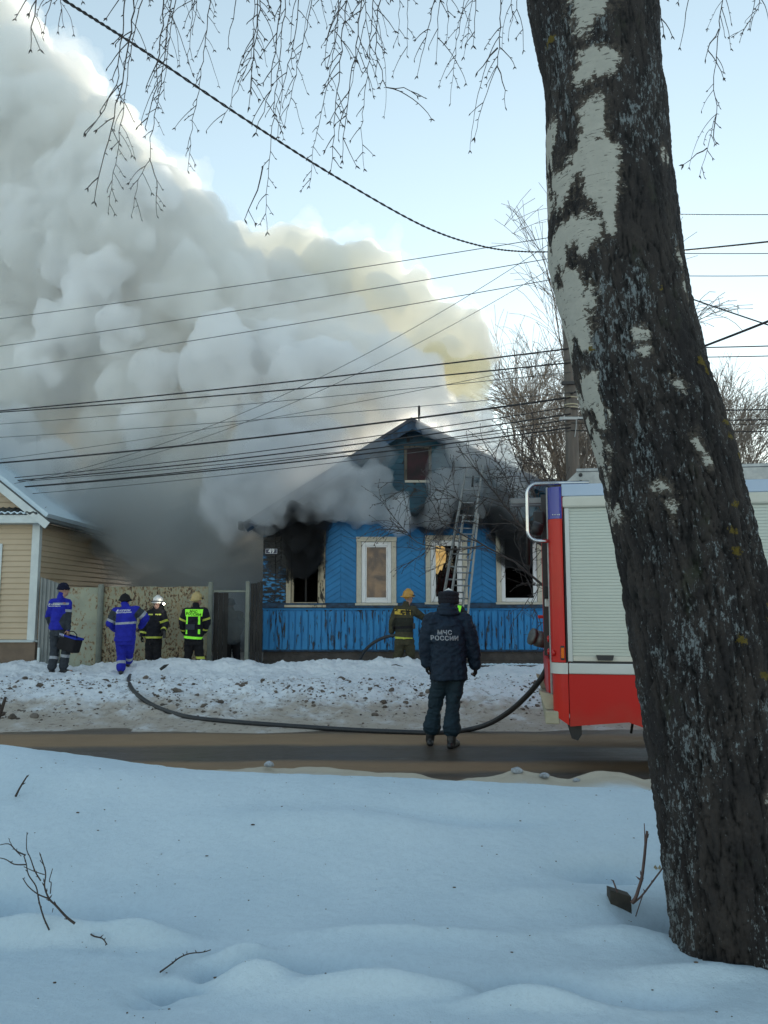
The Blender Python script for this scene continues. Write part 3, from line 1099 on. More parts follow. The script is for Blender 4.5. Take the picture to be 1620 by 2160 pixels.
for i in range(4):
    B('gate_board', M_char, gate, x0 + i * gw + .003, x0 + (i + 1) * gw - .003, FD + .03 + rnd.uniform(0, .012), FD + .06, .02, ZP(1226, FD) - rnd.uniform(0, .05), .004)

shed = thing('blocker_shed', 'dim low timber shed at the back of the smoky yard', 'shed', (-5.2, 27, 0))  # shed added to block the bright horizon behind the yard smoke
M_shed = plain('dark_old_timber', (.06, .05, .042), (.035, .03, .026), 5, .9, bump=.01, stretch=(1, 1, .2))
B('wall', M_shed, shed, -7.9, -2.0, 27.03, 30, -.05, 2.5)
for i in range(30):
    B('plank', M_shed, shed, -7.9 + i * .197, -7.9 + i * .197 + .19, 27.0 - rnd.uniform(0, .015), 27.03, -.02, 2.52 - rnd.uniform(0, .03))
m = MB()
m.prism([(26.6, 2.5), (30.3, 3.2), (30.3, 3.28), (26.6, 2.58)], 'x', -8.1, -1.9)
m.build('roof', M_slate, shed)

# ------------------------------------------------------------------ long barn added out of view behind the truck to shade the foreground
barn = thing('shade_barn', 'long dark timber barn with a snowy roof behind the blue house, seen over the truck', 'barn', (10, 31, 0))
M_oldwood = plain('old_grey_timber', (.10, .085, .07), (.06, .05, .043), 5, .85, bump=.01, stretch=(.3, 1, 1))
B('wall', M_oldwood, barn, 5.1, 18, 29.5, 35.5, -.05, 3.6)
for i in range(13):
    B('plank', M_oldwood, barn, 5.08, 18.02, 29.44 - rnd.uniform(0, .02), 29.5, .05 + i * .27, .05 + i * .27 + .262)
m = MB()
m.prism([(29.0, 3.45), (32.5, 6.65), (36, 3.45), (36, 3.58), (32.5, 6.8), (29.0, 3.58)], 'x', 4.9, 18.3)
r = m.build('roof', M_roof, barn)
m = MB()
m.prism([(29.1, 3.66), (32.5, 6.81), (35.9, 3.66), (35.9, 3.74), (32.5, 6.92), (29.1, 3.74)], 'x', 4.95, 18.2)
m.build('roof_snow', M_snowplain, r)
# long heating pipe lying behind the bank on the right
m = MB()
pa, pb = P(985, 1409, 17.3), P(1500, 1407, 17.3)
m.tube([(pa.x, 17.3, pa.z), (pb.x, 17.3, pb.z)], .075, 12)
pipe = tag(m.build('ground_pipe', M_found, None, True), 'long dark pipe lying along the pavement in front of the blue house', 'pipe')
m = MB()
for i in range(60):
    x = pa.x + (pb.x - pa.x) * i / 60
    m.ball((x, 17.3, pa.z + .065), rnd.uniform(.05, .075), ico=ICO1, scale=(1.5, .9, .55))
m.build('snow_cover', M_snowplain, pipe, True)
# ------------------------------------------------------------------ fire truck (local x along its side to the front, y away from the viewer)
TR = 10.0
tq = P(1164, 1400, 8.0)
truck = thing('fire_truck', 'red and white fire truck with roller shutters parked behind the leaning birch', 'fire truck', (tq.x, 8.0, 0), -math.radians(TR))
M_red = NT('red_lacquer')
M_red.b.inputs['Coat Weight'].default_value = .25
M_red.b.inputs['Coat Roughness'].default_value = .06
M_red = M_red.set(M_red.mix(M_red.step(M_red.noise(1.6, 4), .4, .75), (.56, .018, .010), (.48, .015, .009)), .45, spec=.3)
kk = NT('red_lacquer_dusty')
kk.b.inputs['Coat Weight'].default_value = .25
kk.b.inputs['Coat Roughness'].default_value = .3
x_, y_, z_ = kk.sep()
dust = kk.math('MULTIPLY', kk.step(kk.math('ADD', kk.math('MULTIPLY', kk.math('SUBTRACT', 1.0, kk.step(z_, .4, 1.1)), .5), kk.math('MULTIPLY', kk.noise(4, 6), .5)), .45, .9), .22)
M_redd = kk.set(kk.mix(dust, (.50, .012, .009), (.22, .13, .09)), .5, spec=.22)
M_tw = plain('truck_white_paint', (.60, .63, .62), (.54, .57, .55), 1.5, .35)
M_tband = plain('pale_blue_band', (.42, .52, .66), (.38, .48, .62), 2, .3)
M_tcream = plain('shutter_housing', (.60, .60, .53), (.54, .54, .47), 3, .4)
M_slat = plain('shutter_slat_aluminium', (.56, .60, .54), (.52, .56, .50), .8, .5, .1)
M_alu = plain('bare_aluminium', (.36, .38, .39), (.27, .29, .30), 12, .4, .7)
M_steel = plain('polished_tube', (.6, .62, .65), (.5, .52, .55), 10, .2, 1.0)
M_rub = plain('black_rubber', (.012, .012, .013), (.02, .02, .02), 12, .7)
M_dark = plain('dark_plastic', (.02, .022, .025), (.03, .03, .033), 9, .5)
k = NT('blue_beacon_cover')
M_beacon = k.set((.03, .04, .30), .12, spec=.6)
M_amber = NT('amber_lens').set((.75, .16, .01), .15)
M_lamp = NT('red_lens').set((.45, .01, .01), .15)
M_buff = plain('bumper_beige', (.42, .40, .30), (.33, .31, .23), 6, .6, bump=.004)
def tz(py): return ZP(py, 8.0)
LEN, WID = 6.2, 2.5
zb0, zbelt0, zbelt1, ztop = tz(1533), tz(1421), tz(1398), tz(1022)
zpil = zbelt1 + .004
# main body block set in behind the skins
B('body', M_redd, truck, .16, LEN, .05, WID - .05, .62, ztop - .02, .0, True)
# rear corner pillar: a quarter round column
def pillar(z0, z1, mat, name, parent, yfar=False):
    r = .115
    m = MB()
    arc = [(r - r * math.cos(a), (r - r * math.sin(a))) for a in [math.pi / 2 * t / 10 for t in range(11)]]
    poly = arc + [(.135, 0), (.135, .06), (.06, .17), (0, .17)]
    if yfar: poly = [(a, WID - b) for a, b in poly]
    m.prism(poly, 'z', z0, z1)
    o = m.build(name, mat, parent, local=True)
    o.data.shade_smooth()
    o.data.set_sharp_from_angle(angle=math.radians(40))
    return o
ztb = tz(1094)
pillar(zpil, ztb - .003, M_red, 'corner_pillar', truck)
pillar(ztb, tz(1027), M_beacon, 'beacon_cover', truck)
pillar(zpil, ztop - .04, M_red, 'corner_pillar', truck, True)
m = MB()
for i, (w_, h_) in enumerate(((.008, .010), (.012, .006), (.006, .010), (.010, .007), (.012, .010))):
    m.box(.040 + i * .016, .040 + i * .016 + w_, -.0035, .004, ztb + .035, ztb + .035 + h_)
m.build('sticker', M_tw, truck, local=True)
# belt
m = MB()
r = .125
arc = [(-.006 + r - r * math.cos(a), -.012 + (r - r * math.sin(a))) for a in [math.pi / 2 * t / 10 for t in range(11)]]
m.prism(arc + [(.156, -.012), (.156, .05), (.06, .2), (-.006, .2)], 'z', zbelt0, zbelt1)
o = m.build('belt', M_tw, truck, local=True)
o.data.shade_smooth(); o.data.set_sharp_from_angle(angle=math.radians(40))
B('belt', M_tw, truck, .164, LEN, -.012, .048, zbelt0, zbelt1, .012, True)
# skirts under the belt
m = MB()
arc = [(r - r * math.cos(a) + .01, (r - r * math.sin(a))) for a in [math.pi / 2 * t / 10 for t in range(11)]]
m.prism(arc + [(.156, 0), (.156, .05), (.07, .19), (.01, .19)], 'z', zbelt0 - .47, zbelt0 - .003)
o = m.build('skirt', M_red, truck, local=True)
for q in o.data.vertices:            # raked lower edge of the rear corner
    if q.co.z < zbelt0 - .4: q.co.z += .10 * max(0, 1 - q.co.x / .156) - .03
o.data.shade_smooth(); o.data.set_sharp_from_angle(angle=math.radians(40))
m = MB()
m.prism([(.164, zbelt0 - .003), (LEN, zbelt0 - .003), (LEN, zb0), (1.02, zb0), (.86, zb0 + .012), (.72, zb0 + .06), (.164, zbelt0 - .51)][::-1], 'y', 0.0, .04)
m.build('skirt', M_redd, truck, local=True)
m = MB()
m.prism([(.12, zbelt0 - .43), (.28, zbelt0 - .50), (.28, zbelt0 - .60), (.24, zbelt0 - .66), (.18, zbelt0 - .64)], 'y', .10, .16)
m.build('bracket', M_dark, truck, local=True)
# upper band and shutter housing
zs1, zs0 = tz(1072), tz(1399)
B('top_band', M_tband, truck, .139, LEN, .004, .06, tz(1048) + .004, ztop, .006, True)
m = MB()
m.bbox(.145, 2.62, -.028, .055, tz(1072), tz(1048), .02)
m.build('shutter_housing', M_tcream, truck, local=True)
m = MB()
m.bbox(2.66, LEN, -.028, .055, tz(1072), tz(1048), .02)
m.build('shutter_housing', M_tcream, truck, local=True)
SLH = .0315
m = MB()
m.prism([(.010, 0), (.002, .001), (0, .005), (0, .0265), (.002, .0308), (.010, .0312)], 'x', 0, 1)
slat_me = m.mesh('shutter_slat')
slat_red = m.mesh('shutter_slat')
def shutter(x0, x1):
    sh_ = B('shutter', M_dark, truck, x0, x1, .034, .045, zs0 + .01, zs1, 0, True)
    z = zs0 + .075
    while z < zs1 - .005:
        o = link('shutter_slat', slat_me, M_slat, sh_)
        o.location = (x0 + .012, .014, z)
        o.scale = (x1 - x0 - .024, 1, 1)
        z += SLH
    B('bottom_bar', M_tcream, sh_, x0 + .012, x1 - .012, .004, .03, zs0 + .022, zs0 + .074, .006, True)
    B('sill', M_dark, sh_, x0 - .01, x1 + .01, -.006, .04, zs0 - .006, zs0 + .018, .004, True)
    for xh in ((x0 + .32, x1 - .32) if x1 - x0 > 1.2 else (x0 + .3,)):
        m = MB()
        m.prism([(xh - .085, zs0 + .085), (xh - .07, zs0 + .035), (xh + .07, zs0 + .035), (xh + .085, zs0 + .085)], 'y', -.035, .003)
        h = m.build('handle', M_dark, sh_, local=True)
    B('guide_rail', M_tw, sh_, x0 - .034, x0 + .01, -.004, .03, zs0 + .02, zs1 - .002, .004, True)
    B('seal', M_rub, sh_, x0 - .05, x0 - .036, -.002, .03, zs0 + .0, zs1 - .002, .002, True)
    B('guide_rail', M_tw, sh_, x1 - .01, x1 + .02, -.004, .03, zs0 + .02, zs1 - .002, .004, True)
    return sh_
shutter(.196, 1.72)
shutter(1.80, 3.1)
shutter(3.2, 4.6)
B('door_gap', M_red, truck, 1.745, 1.77, .0, .04, zs0, zs1, .003, True)
# marker lamp on the pillar
mk = B('marker_lamp', M_dark, truck, .088, .128, -.006, .02, tz(1392), tz(1362), .006, True)
B('lens', M_amber, mk, .093, .123, -.012, -.007, tz(1388), tz(1366), .005, True)
o = MB(); o.lathe([(.03, 0), (.03, .012), (.018, .018)], 16, Matrix.Translation((.02, .04, tz(1378))) @ Matrix.Rotation(math.radians(-60), 4, 'Z') @ Matrix.Rotation(math.radians(90), 4, 'X'))
o.build('marker_lamp', M_lamp, truck, local=True)
# roof edge: aluminium gallery rail with bolts
gl = MB()
gz = ztop + .006
gl.prism([(.16, gz), (6.1, gz), (6.1, gz + .13), (.30, gz + .13)], 'y', .10, .13)
gl.bbox(.30, 6.1, .085, .145, gz + .131, gz + .165, .006)
gl.bbox(.2, 6.1, .085, .15, gz - .03, gz - .001, .006)
gal = gl.build('roof_gallery', M_alu, truck, local=True)
for x in (.34, 1.9, 3.4, 5.0):
    for zz in (gz + .025, gz + .10):
        m = MB()
        m.lathe([(.02, 0), (.02, .01), (.012, .016)], 10, Matrix.Translation((x, .099, zz)) @ Matrix.Rotation(math.radians(90), 4, 'X'))
        m.build('bolt', M_dark, gal, local=True)
# tubular grab rail bowed round the rear corner
pts = []
def arc3(c, a0, a1, r, n=7):
    return [(c[0] + r * math.cos(a0 + (a1 - a0) * i / n), .06, c[1] + r * math.sin(a0 + (a1 - a0) * i / n)) for i in range(n + 1)]
zt_, zlo, xo = ztop + .02, tz(1140), -.21
pts = [(.42, .06, zt_ + .0), (.1, .06, zt_ + .0)] + arc3((xo + .11, zt_ - .11), math.pi / 2, math.pi, .11) + arc3((xo + .11, zlo + .11), math.pi, 1.5 * math.pi, .11) + [(.03, .09, zlo)]
m = MB()
m.tube(pts, .019, 10)
m.build('grab_rail', M_steel, truck, True, True)
# rear face: roller door, ladder rack, fittings
zr0, zr1 = tz(1395), tz(1080)
rd = B('rear_shutter', M_dark, truck, .02, .05, .25, WID - .25, zr0, zr1, 0, True)
m = MB()
m.prism([(.014, 0), (.004, .003), (0, .011), (0, .023), (.004, .0295), (.014, .0305)], 'x', 0, 1)
z = zr0
while z < zr1 - .04:
    o = link('shutter_slat', slat_red, M_redd, rd)
    o.location = (.008, WID - .27, z)
    o.rotation_euler = (0, 0, -math.pi / 2)
    o.scale = (WID - .54, 1, 1)
    z += SLH
B('rear_post', M_alu, truck, -.012, .012, .20, .235, .62, ztop, .006, True)
B('rear_post', M_dark, truck, -.05, .02, .9, .94, zr0, ztop + .02, .006, True)
B('rear_post', M_redd, truck, -.03, .01, 1.95, 2.02, zr0, tz(1100), .006, True)
B('rear_hatch', M_redd, truck, -.03, .015, .26, WID - .2, .70, zr0 - .02, .02, True)
# ladder stowed on the roof, its end sticking out behind
M_ladalu = plain('dull_ladder_aluminium', (.20, .21, .22), (.14, .15, .16), 12, .5, .5)
la = B('roof_ladder', M_ladalu, truck, -.40, 4.5, 1.55, 1.60, ztop + .0, ztop + .075, .008, True)
B('rail', M_ladalu, la, -.40, 4.5, 1.95, 2.0, ztop + .02, ztop + .10, .008, True)
for i in range(15):
    m = MB()
    m.tube([(-.3 + i * .31, 1.602, ztop + .06), (-.3 + i * .31, 1.948, ztop + .06)], .016, 8)
    m.build('rung', M_alu, la, True, True)
m = MB()
m.tube([(-.2, 1.57, ztop + .02), (-.2, 1.57, tz(1175))], .022, 8)
m.tube([(-.2, 1.57, tz(1095)), (.0, 1.57, tz(1095))], .02, 8)
m.build('ladder_support', M_rub, truck, True, True)
m = MB()
m.bbox(-.14, -.02, .7, 1.0, tz(1093), tz(1060), .02)
m.bbox(-.13, -.02, .95, 1.15, tz(1120), tz(1098), .02)
m.build('hinge_box', M_dark, truck, local=True)
wl = MB()
wl.lathe([(.01, -.06), (.06, -.05), (.075, .0), (.078, .05), (.06, .06)], 18, Matrix.Translation((-.10, .55, tz(1105))) @ Matrix.Rotation(math.radians(-75), 4, 'Y'))
wl.build('work_lamp', M_dark, truck, True, True)
B('latch', M_rub, truck, -.055, -.005, .24, .34, tz(1262), tz(1235), .01, True)
B('junction_box', M_tw, truck, -.045, .0, .30, .40, tz(1280), tz(1262), .01, True)
m = MB()
m.lathe([(.05, -.10), (.085, -.085), (.095, -.02), (.095, .03), (.075, .035), (.075, .06), (.10, .065), (.10, .10), (.06, .11)], 20, Matrix.Translation((-.10, 1.4, tz(1360))) @ Matrix.Rotation(math.radians(-70), 4, 'Y') @ Matrix.Rotation(math.radians(20), 4, 'X'))
m.build('hose_coupling', plain('grey_hose_coupling', (.16, .17, .17), (.1, .1, .1), 20, .5, .5), truck, True, True)
B('bracket', M_redd, truck, -.10, .0, 1.5, 1.7, tz(1310), tz(1302), .01, True)
for yy, zz in ((.27, tz(1378)), (.27, tz(1350))):
    m = MB()
    m.lathe([(.035, 0), (.035, .02), (.02, .03)], 16, Matrix.Translation((-.005, yy, zz)) @ Matrix.Rotation(math.radians(-90), 4, 'Y'))
    m.build('tail_lamp', M_lamp, truck, True, True)
# under-run bar
ub = B('bumper', M_buff, truck, -.075, .065, .03, WID - .06, tz(1529), tz(1501), .012, True)
m = MB()
m.prism([(-.13, tz(1462)), (.02, tz(1470)), (.06, tz(1500)), (-.07, tz(1500))], 'y', .16, .30)
m.build('bumper_arm', M_buff, truck, local=True)
m = MB()
m.prism([(-.13, tz(1462)), (.02, tz(1470)), (.06, tz(1500)), (-.07, tz(1500))], 'y', WID - .32, WID - .2)
m.build('bumper_arm', M_buff, truck, local=True)
m = MB()
m.tube([(.85, .5, zb0 + .15), (.80, .5, zb0 - .12)], .013, 6)
m.build('earth_strap', M_rub, truck, True, True)
# chassis and rear wheel behind the skirt
B('chassis', M_dark, truck, .3, LEN, .7, 1.8, .48, .60, .0, True)
wx = 1.78
for yy in (.16, WID - .45):
    Mw = Matrix.Translation((wx, yy, .51)) @ Matrix.Rotation(math.radians(-90), 4, 'X')
    m = MB()
    m.lathe([(.30, 0), (.42, .005), (.50, .03), (.515, .08), (.515, .23), (.50, .28), (.42, .305), (.30, .30)], 40, Mw)
    wt_ = m.build('wheel', M_rub, truck, True, True)
    m = MB()
    m.lathe([(.295, .02), (.29, .05), (.14, .09), (.13, .02), (.05, .015)], 28, Mw)
    m.build('rim', M_tw, wt_, True, True)
B('mudflap', M_rub, truck, 1.2, 1.215, .14, .5, tz(1612), zb0 + .2, .004, True)
# front of the truck beyond the birch: cab
cb = MB()
cb.bbox(LEN + .08, LEN + 1.9, .02, WID - .02, .55, 2.75, .12)
cab = cb.build('cab', M_red, truck, local=True)
B('cab_window', M_dglass, cab, LEN + .35, LEN + 1.5, .008, .018, 1.75, 2.5, .004, True)
B('windscreen', M_dglass, cab, LEN + 1.902, LEN + 1.912, .2, WID - .2, 1.65, 2.55, .004, True)
for yy in (.10, WID - .4):
    Mw = Matrix.Translation((LEN + 1.0, yy, .51)) @ Matrix.Rotation(math.radians(-90), 4, 'X')
    m = MB()
    m.lathe([(.30, 0), (.42, .005), (.50, .03), (.515, .08), (.515, .23), (.50, .28), (.42, .305), (.30, .30)], 40, Mw)
    wt_ = m.build('wheel', M_rub, truck, True, True)
# ------------------------------------------------------------------ the leaning birch by the camera
TD = 3.45
Lp = [(1100, -120), (1115, 0), (1135, 100), (1150, 200), (1155, 300), (1160, 420), (1161, 500), (1160, 540), (1168, 590), (1195, 700), (1225, 850), (1250, 930), (1272, 1000), (1300, 1150), (1330, 1300), (1350, 1450), (1375, 1600), (1392, 1740), (1404, 1840), (1416, 1920), (1428, 1990), (1420, 2060), (1405, 2160)]
Rp = [(1378, -120), (1383, 0), (1390, 110), (1397, 205), (1408, 330), (1428, 470), (1443, 580), (1460, 680), (1480, 770), (1520, 880), (1552, 1000), (1588, 1130), (1618, 1250), (1640, 1350), (1658, 1450), (1676, 1550), (1692, 1650), (1706, 1750), (1718, 1850), (1736, 1930), (1752, 2000), (1775, 2060), (1800, 2160)]
NZ, NA = 860, 330
lz = np.array([P(a, b, TD).z for a, b in Lp]); lx = np.array([P(a, b, TD).x for a, b in Lp])
rz_ = np.array([P(a, b, TD).z for a, b in Rp]); rx = np.array([P(a, b, TD).x for a, b in Rp])
zs_ = np.linspace(min(lz.min(), rz_.min()) + .02, lz.max() + .0, NZ)
def smooth1(a, n):
    k = np.hanning(n); k /= k.sum()
    return np.convolve(np.pad(a, n // 2, mode='edge'), k, 'valid')[:len(a)]
XL = smooth1(np.interp(zs_, lz[::-1], lx[::-1]), 31)
XR = smooth1(np.interp(zs_, rz_[::-1], rx[::-1]), 31)
cx_, rr_ = (XL + XR) / 2, (XR - XL) / 2 * .985
ang = np.linspace(0, 2 * math.pi, NA, endpoint=False)
A, Z = np.meshgrid(ang, zs_)
CX, RR = np.repeat(cx_[:, None], NA, 1), np.repeat(rr_[:, None], NA, 1)
sa, ca = np.sin(A), -np.cos(A)        # angle 0 faces the street side of the viewer, sin grows to the east
# surface coordinates for the bark: around (u) and up (v)
U, V_ = (sa * .27).ravel(), Z.ravel()
Wc = (ca * .27).ravel()
q3 = np.stack([U, Wc, V_], 1)
h_ = (Z.ravel() - .3)
rough_low = 1 - sstep(1.4, 3.4, h_) * .62
def ridged(sc, st, off, oct=3):
    p = q3 * np.array([sc, sc, sc * st]) + off
    wv = .45 * np.stack([fbm(q3 * np.array([7, 7, 2.5]) + off + 5, 3)] * 3, 1) * np.array([1, 1, .3])
    return np.abs(fbm(p + wv, oct, .55))
fiss = np.clip(ridged(17, .15, 3.1, 4) * 3.2, 0, 1) ** .42        # 0 in the cracks, 1 on the plates
fine_f = np.clip(ridged(46, .22, 6.4) * 2.6, 0, 1) ** .5
cross = np.clip(ridged(15, .75, 9.7) * 3.2, 0, 1) ** .5
grain = fbm(q3 * np.array([80, 80, 30.]), 3, .6)
coarse = fbm(q3 * np.array([5, 5, 2.2]), 4)
plates = fiss * .55 + fine_f * .30 + cross * .15
# places where the white bark still shows, in trunk coordinates: (height z, across -1..1, half height, half width)
def tc(px, py):
    p = P(px, py, TD)
    i = np.clip(np.searchsorted(zs_, p.z), 0, NZ - 1)
    return p.z, (p.x - cx_[i]) / rr_[i]
def pxm(n): return n / F * 3.3
white_px = [(1222, 30, 80, 34), (1205, 100, 50, 24), (1228, 80, 40, 22), (1250, 12, 40, 26), (1215, 205, 34, 22), (1195, 225, 22, 14), (1245, 205, 30, 20), (1236, 228, 16, 16), (1228, 320, 56, 22), (1216, 385, 40, 34), (1240, 410, 50, 24), (1225, 445, 40, 22), (1250, 470, 46, 20), (1250, 515, 30, 12), (1172, 425, 40, 14), (1190, 400, 16, 12),
            (1185, 525, 30, 18), (1212, 540, 34, 20), (1170, 545, 36, 12), (1200, 645, 50, 24), (1208, 690, 40, 18), (1190, 605, 20, 14), (1212, 730, 26, 10), (1236, 840, 40, 12), (1250, 885, 24, 8), (1252, 950, 36, 12), (1268, 1000, 40, 8), (1306, 750, 22, 15), (1322, 780, 16, 16), (1372, 385, 24, 7), (1392, 585, 28, 7), (1408, 640, 28, 8), (1376, 850, 20, 18), (1418, 972, 34, 14), (1432, 995, 18, 10),
            (1158, 330, 60, 5), (1396, 190, 40, 7), (1402, 60, 40, 5), (1290, 1080, 40, 6), (1352, 1045, 22, 14), (1375, 1090, 26, 12), (1565, 1640, 26, 14), (1335, 1440, 30, 5), (1572, 1930, 24, 9)]
t_ = (sa.ravel())
Wm = np.zeros(len(V_))
front = (ca.ravel() < .35)
wz = V_ + .030 * fbm(q3 * np.array([13, 13, 6.]) + 50, 3, .6)
wx = t_ + .12 * fbm(q3 * np.array([13, 13, 6.]) + 70, 3, .6)
for px_, py_, hh, ww_ in white_px:
    z0, t0 = tc(px_, py_)
    i = np.clip(np.searchsorted(zs_, z0), 0, NZ - 1)
    e = ((wz - z0) / pxm(hh)) ** 2 + ((wx - t0) * rr_[i] / pxm(ww_)) ** 2
    am = 1.0 if px_ < 1262 else .62
    e = e / (1.25 if px_ < 1262 else 1.25)
    Wm = np.maximum(Wm, am * np.exp(-e * .72) * front)
bz = fbm(q3 * np.array([7, 7, 2.6]) + 31, 4)
Wm = np.maximum(Wm, np.where(~front, sstep(.05, .5, bz) * sstep(1.2, 2.6, h_), 0))
white = sstep(.42, .58, Wm)
lich_px = [(1256, 75, 9), (1150, 120, 10), (1435, 795, 14), (1448, 810, 10), (1491, 912, 9), (1497, 940, 9), (1522, 975, 8), (1491, 1078, 10), (1484, 1130, 11), (1492, 1172, 13), (1566, 1310, 11), (1496, 1343, 12), (1540, 1412, 13), (1598, 1417, 9), (1615, 1525, 9), (1597, 1680, 8), (1600, 1828, 14), (1585, 1832, 9), (1462, 712, 9), (1350, 660, 6), (1230, 760, 6), (1565, 1280, 6)]
Ln = np.zeros(len(V_))
lz_ = V_ + .010 * fbm(q3 * 40 + 90, 3, .6)
lt_ = t_ + .035 * fbm(q3 * 40 + 95, 3, .6)
for px_, py_, rr0 in lich_px:
    z0, t0 = tc(px_, py_)
    i = np.clip(np.searchsorted(zs_, z0), 0, NZ - 1)
    e = ((lz_ - z0) ** 2 + ((lt_ - t0) * rr_[i]) ** 2) / pxm(rr0) ** 2
    Ln = np.maximum(Ln, np.exp(-e) * front)
lich = Ln
# relief
tilt = fbm(q3 * np.array([20, 20, 9.]) + 61, 2)
disp = (.032 * rough_low * (plates - .75) + .007 * rough_low * tilt) * (1 - .8 * white) + .0028 * grain * (1 - .6 * white) + .012 * coarse + .004 * white + .002 * sstep(.3, .5, Ln)
foot = np.exp(-np.clip(h_, 0, 9) / .10)
disp = disp + .05 * foot * (.5 + fbm(q3 * np.array([6, 6, .1]) + 3, 2))
R2 = RR.ravel() + disp
vx = CX.ravel() + sa.ravel() * R2
vy = TD + ca.ravel() * R2
idx = np.arange(NZ * NA).reshape(NZ, NA)
nxt = np.roll(idx, -1, 1)
fq = np.stack([idx[:-1], nxt[:-1], nxt[1:], idx[1:]], -1).reshape(-1, 4)
me = from_np('trunk', np.stack([vx, vy, V_], 1) - np.array([cx_[0], TD, .3]), fq)
for nm, arr in (('white_bark', Wm), ('lichen', Ln), ('relief', np.clip(plates, 0, 1)), ('height', sstep(.6, 2.6, h_))):
    at = me.attributes.new(nm, 'FLOAT', 'POINT')
    at.data.foreach_set('value', arr.astype(np.float32))
k = NT('birch_bark')
dark = k.mix(k.step(k.noise(9, 6, .65, (1, 1, .35)), .35, .65), (.052, .043, .038), (.023, .020, .020))
dark = k.mix(k.step(k.attr('relief'), .25, .85), (.006, .006, .006), dark)
moss = k.step(k.noise(5, 5, .65, (1, 1, .5)), .58, .72)
dark = k.mix(k.math('MULTIPLY', moss, .55), dark, (.045, .052, .028))
# pale flecks: fine, in drifting groups, frayed along the grain
grp = k.noise(4.5, 4, .6, (1, 1, .45))
fl1 = k.noise(64, 5, .75, (1, 1, .42))
fl2 = k.noise(110, 4, .72, (1.2, 1.2, .12))
m1 = k.step(k.math('ADD', k.math('MULTIPLY', fl1, .72), k.math('MULTIPLY', grp, .42)), .645, .675)
m2 = k.step(k.math('ADD', k.math('MULTIPLY', fl2, .70), k.math('MULTIPLY', grp, .34)), .625, .650)
fk = k.math('MULTIPLY', k.math('MAXIMUM', m1, k.math('MULTIPLY', m2, .8)), k.step(k.attr('relief'), .45, .75))
palec = k.mix(k.noise(30, 4), (.30, .34, .34), (.16, .18, .19))
whitec = k.mix(k.noise(16, 6, .65, (1, 1, 2.5)), (.60, .57, .49), (.40, .39, .34))
lent = k.step(k.noise(55, 3, .6, (.35, .35, 2.4)), .62, .66)
whitec = k.mix(k.math('MULTIPLY', lent, .8), whitec, (.10, .09, .08))
wf = k.math('ADD', k.attr('white_bark'), k.math('MULTIPLY', k.math('SUBTRACT', k.noise(40, 6, .75, (.8, .8, 1.5)), .5), 1.7))
wf = k.step(k.math('ADD', wf, k.math('MULTIPLY', k.math('SUBTRACT', k.noise(14, 4, .6), .5), .5)), .47, .52)
c = k.mix(k.math('MULTIPLY', fk, .85), dark, palec)
rimf = k.math('MULTIPLY', k.step(k.math('ADD', k.attr('white_bark'), k.math('MULTIPLY', k.math('SUBTRACT', k.noise(48, 5, .7, (.8, .8, 1.3)), .5), 1.15)), .18, .5), .55)
c = k.mix(rimf, c, k.mix(k.noise(70, 4, .7), (.20, .16, .12), (.09, .075, .06)))
c = k.mix(wf, c, whitec)
lf_ = k.step(k.math('ADD', k.attr('lichen'), k.math('MULTIPLY', k.math('SUBTRACT', k.noise(80, 4, .75), .5), 2.0)), .46, .70)
c = k.mix(lf_, c, k.mix(k.noise(60, 3), (.20, .135, .015), (.075, .065, .018)))
M_bark = k.set(c, .85, k.bump(k.noise(120, 6, .75, (1, 1, .45)), .012, 1.0), spec=.3)
birch = thing('birch_tree', 'old leaning birch with dark furrowed bark and hanging twigs before the fire truck', 'tree', (cx_[0], TD, .3))
tr = link('trunk', me, M_bark, birch, True)
M_twig = plain('dark_twig', (.035, .027, .024), (.055, .042, .036), 20, .8)
M_limb = plain('dark_limb', (.04, .034, .03), (.07, .062, .056), 12, .85, bump=.004)
# trunk goes on above and divides
topz = zs_[-1]
m = MB()
tp = Vector((cx_[-1], TD, topz))
m.tube([tp - Vector((0, 0, .03)), tp + Vector((-.08, .05, .7)), tp + Vector((-.1, .2, 1.6)), tp + Vector((.1, .3, 3.2)), tp + Vector((.0, .2, 5.5)), tp + Vector((.1, .3, 7.5))], [rr_[-1] * .97, .235, .20, .16, .10, .03], 18)
m.build('upper_trunk', M_limb, birch, True)
LB = {}
def limb(name, pts, r0, r1):
    pts = [Vector(p) for p in pts]
    out = []
    for i in range(len(pts) - 1):
        for j in range(6):
            out.append(pts[i].lerp(pts[i + 1], j / 6) + Vector((rnd.uniform(-.02, .02), rnd.uniform(-.02, .02), rnd.uniform(-.015, .015))))
    out.append(pts[-1])
    m = MB()
    n = len(out)
    m.tube(out, [r0 + (r1 - r0) * i / (n - 1) for i in range(n)], 8)
    m.build(name, M_limb, birch, True)
    return out
limbs = []
for (dy, z1, z2, xend) in ((-.2, .75, 1.05, -1.75), (.5, .8, 1.35, -1.9), (1.2, 1.2, 2.0, -2.9)):
    b = tp + Vector((-.1, .1, z1 - .25))
    limbs.append(limb('branch', [b, tp + Vector((-.6, dy * .6, z1 + .12)), tp + Vector((-1.2, dy, z2)), Vector((xend * .55, TD + dy, topz + z2 - .05)), Vector((xend, TD + dy * 1.1, topz + z2 - .5))], .07, .012))
b = tp + Vector((.1, .2, .9))
limbs.append(limb('branch', [b, tp + Vector((.5, .4, 1.2)), tp + Vector((1.0, .7, 1.1)), tp + Vector((1.5, .9, .8))], .05, .01))

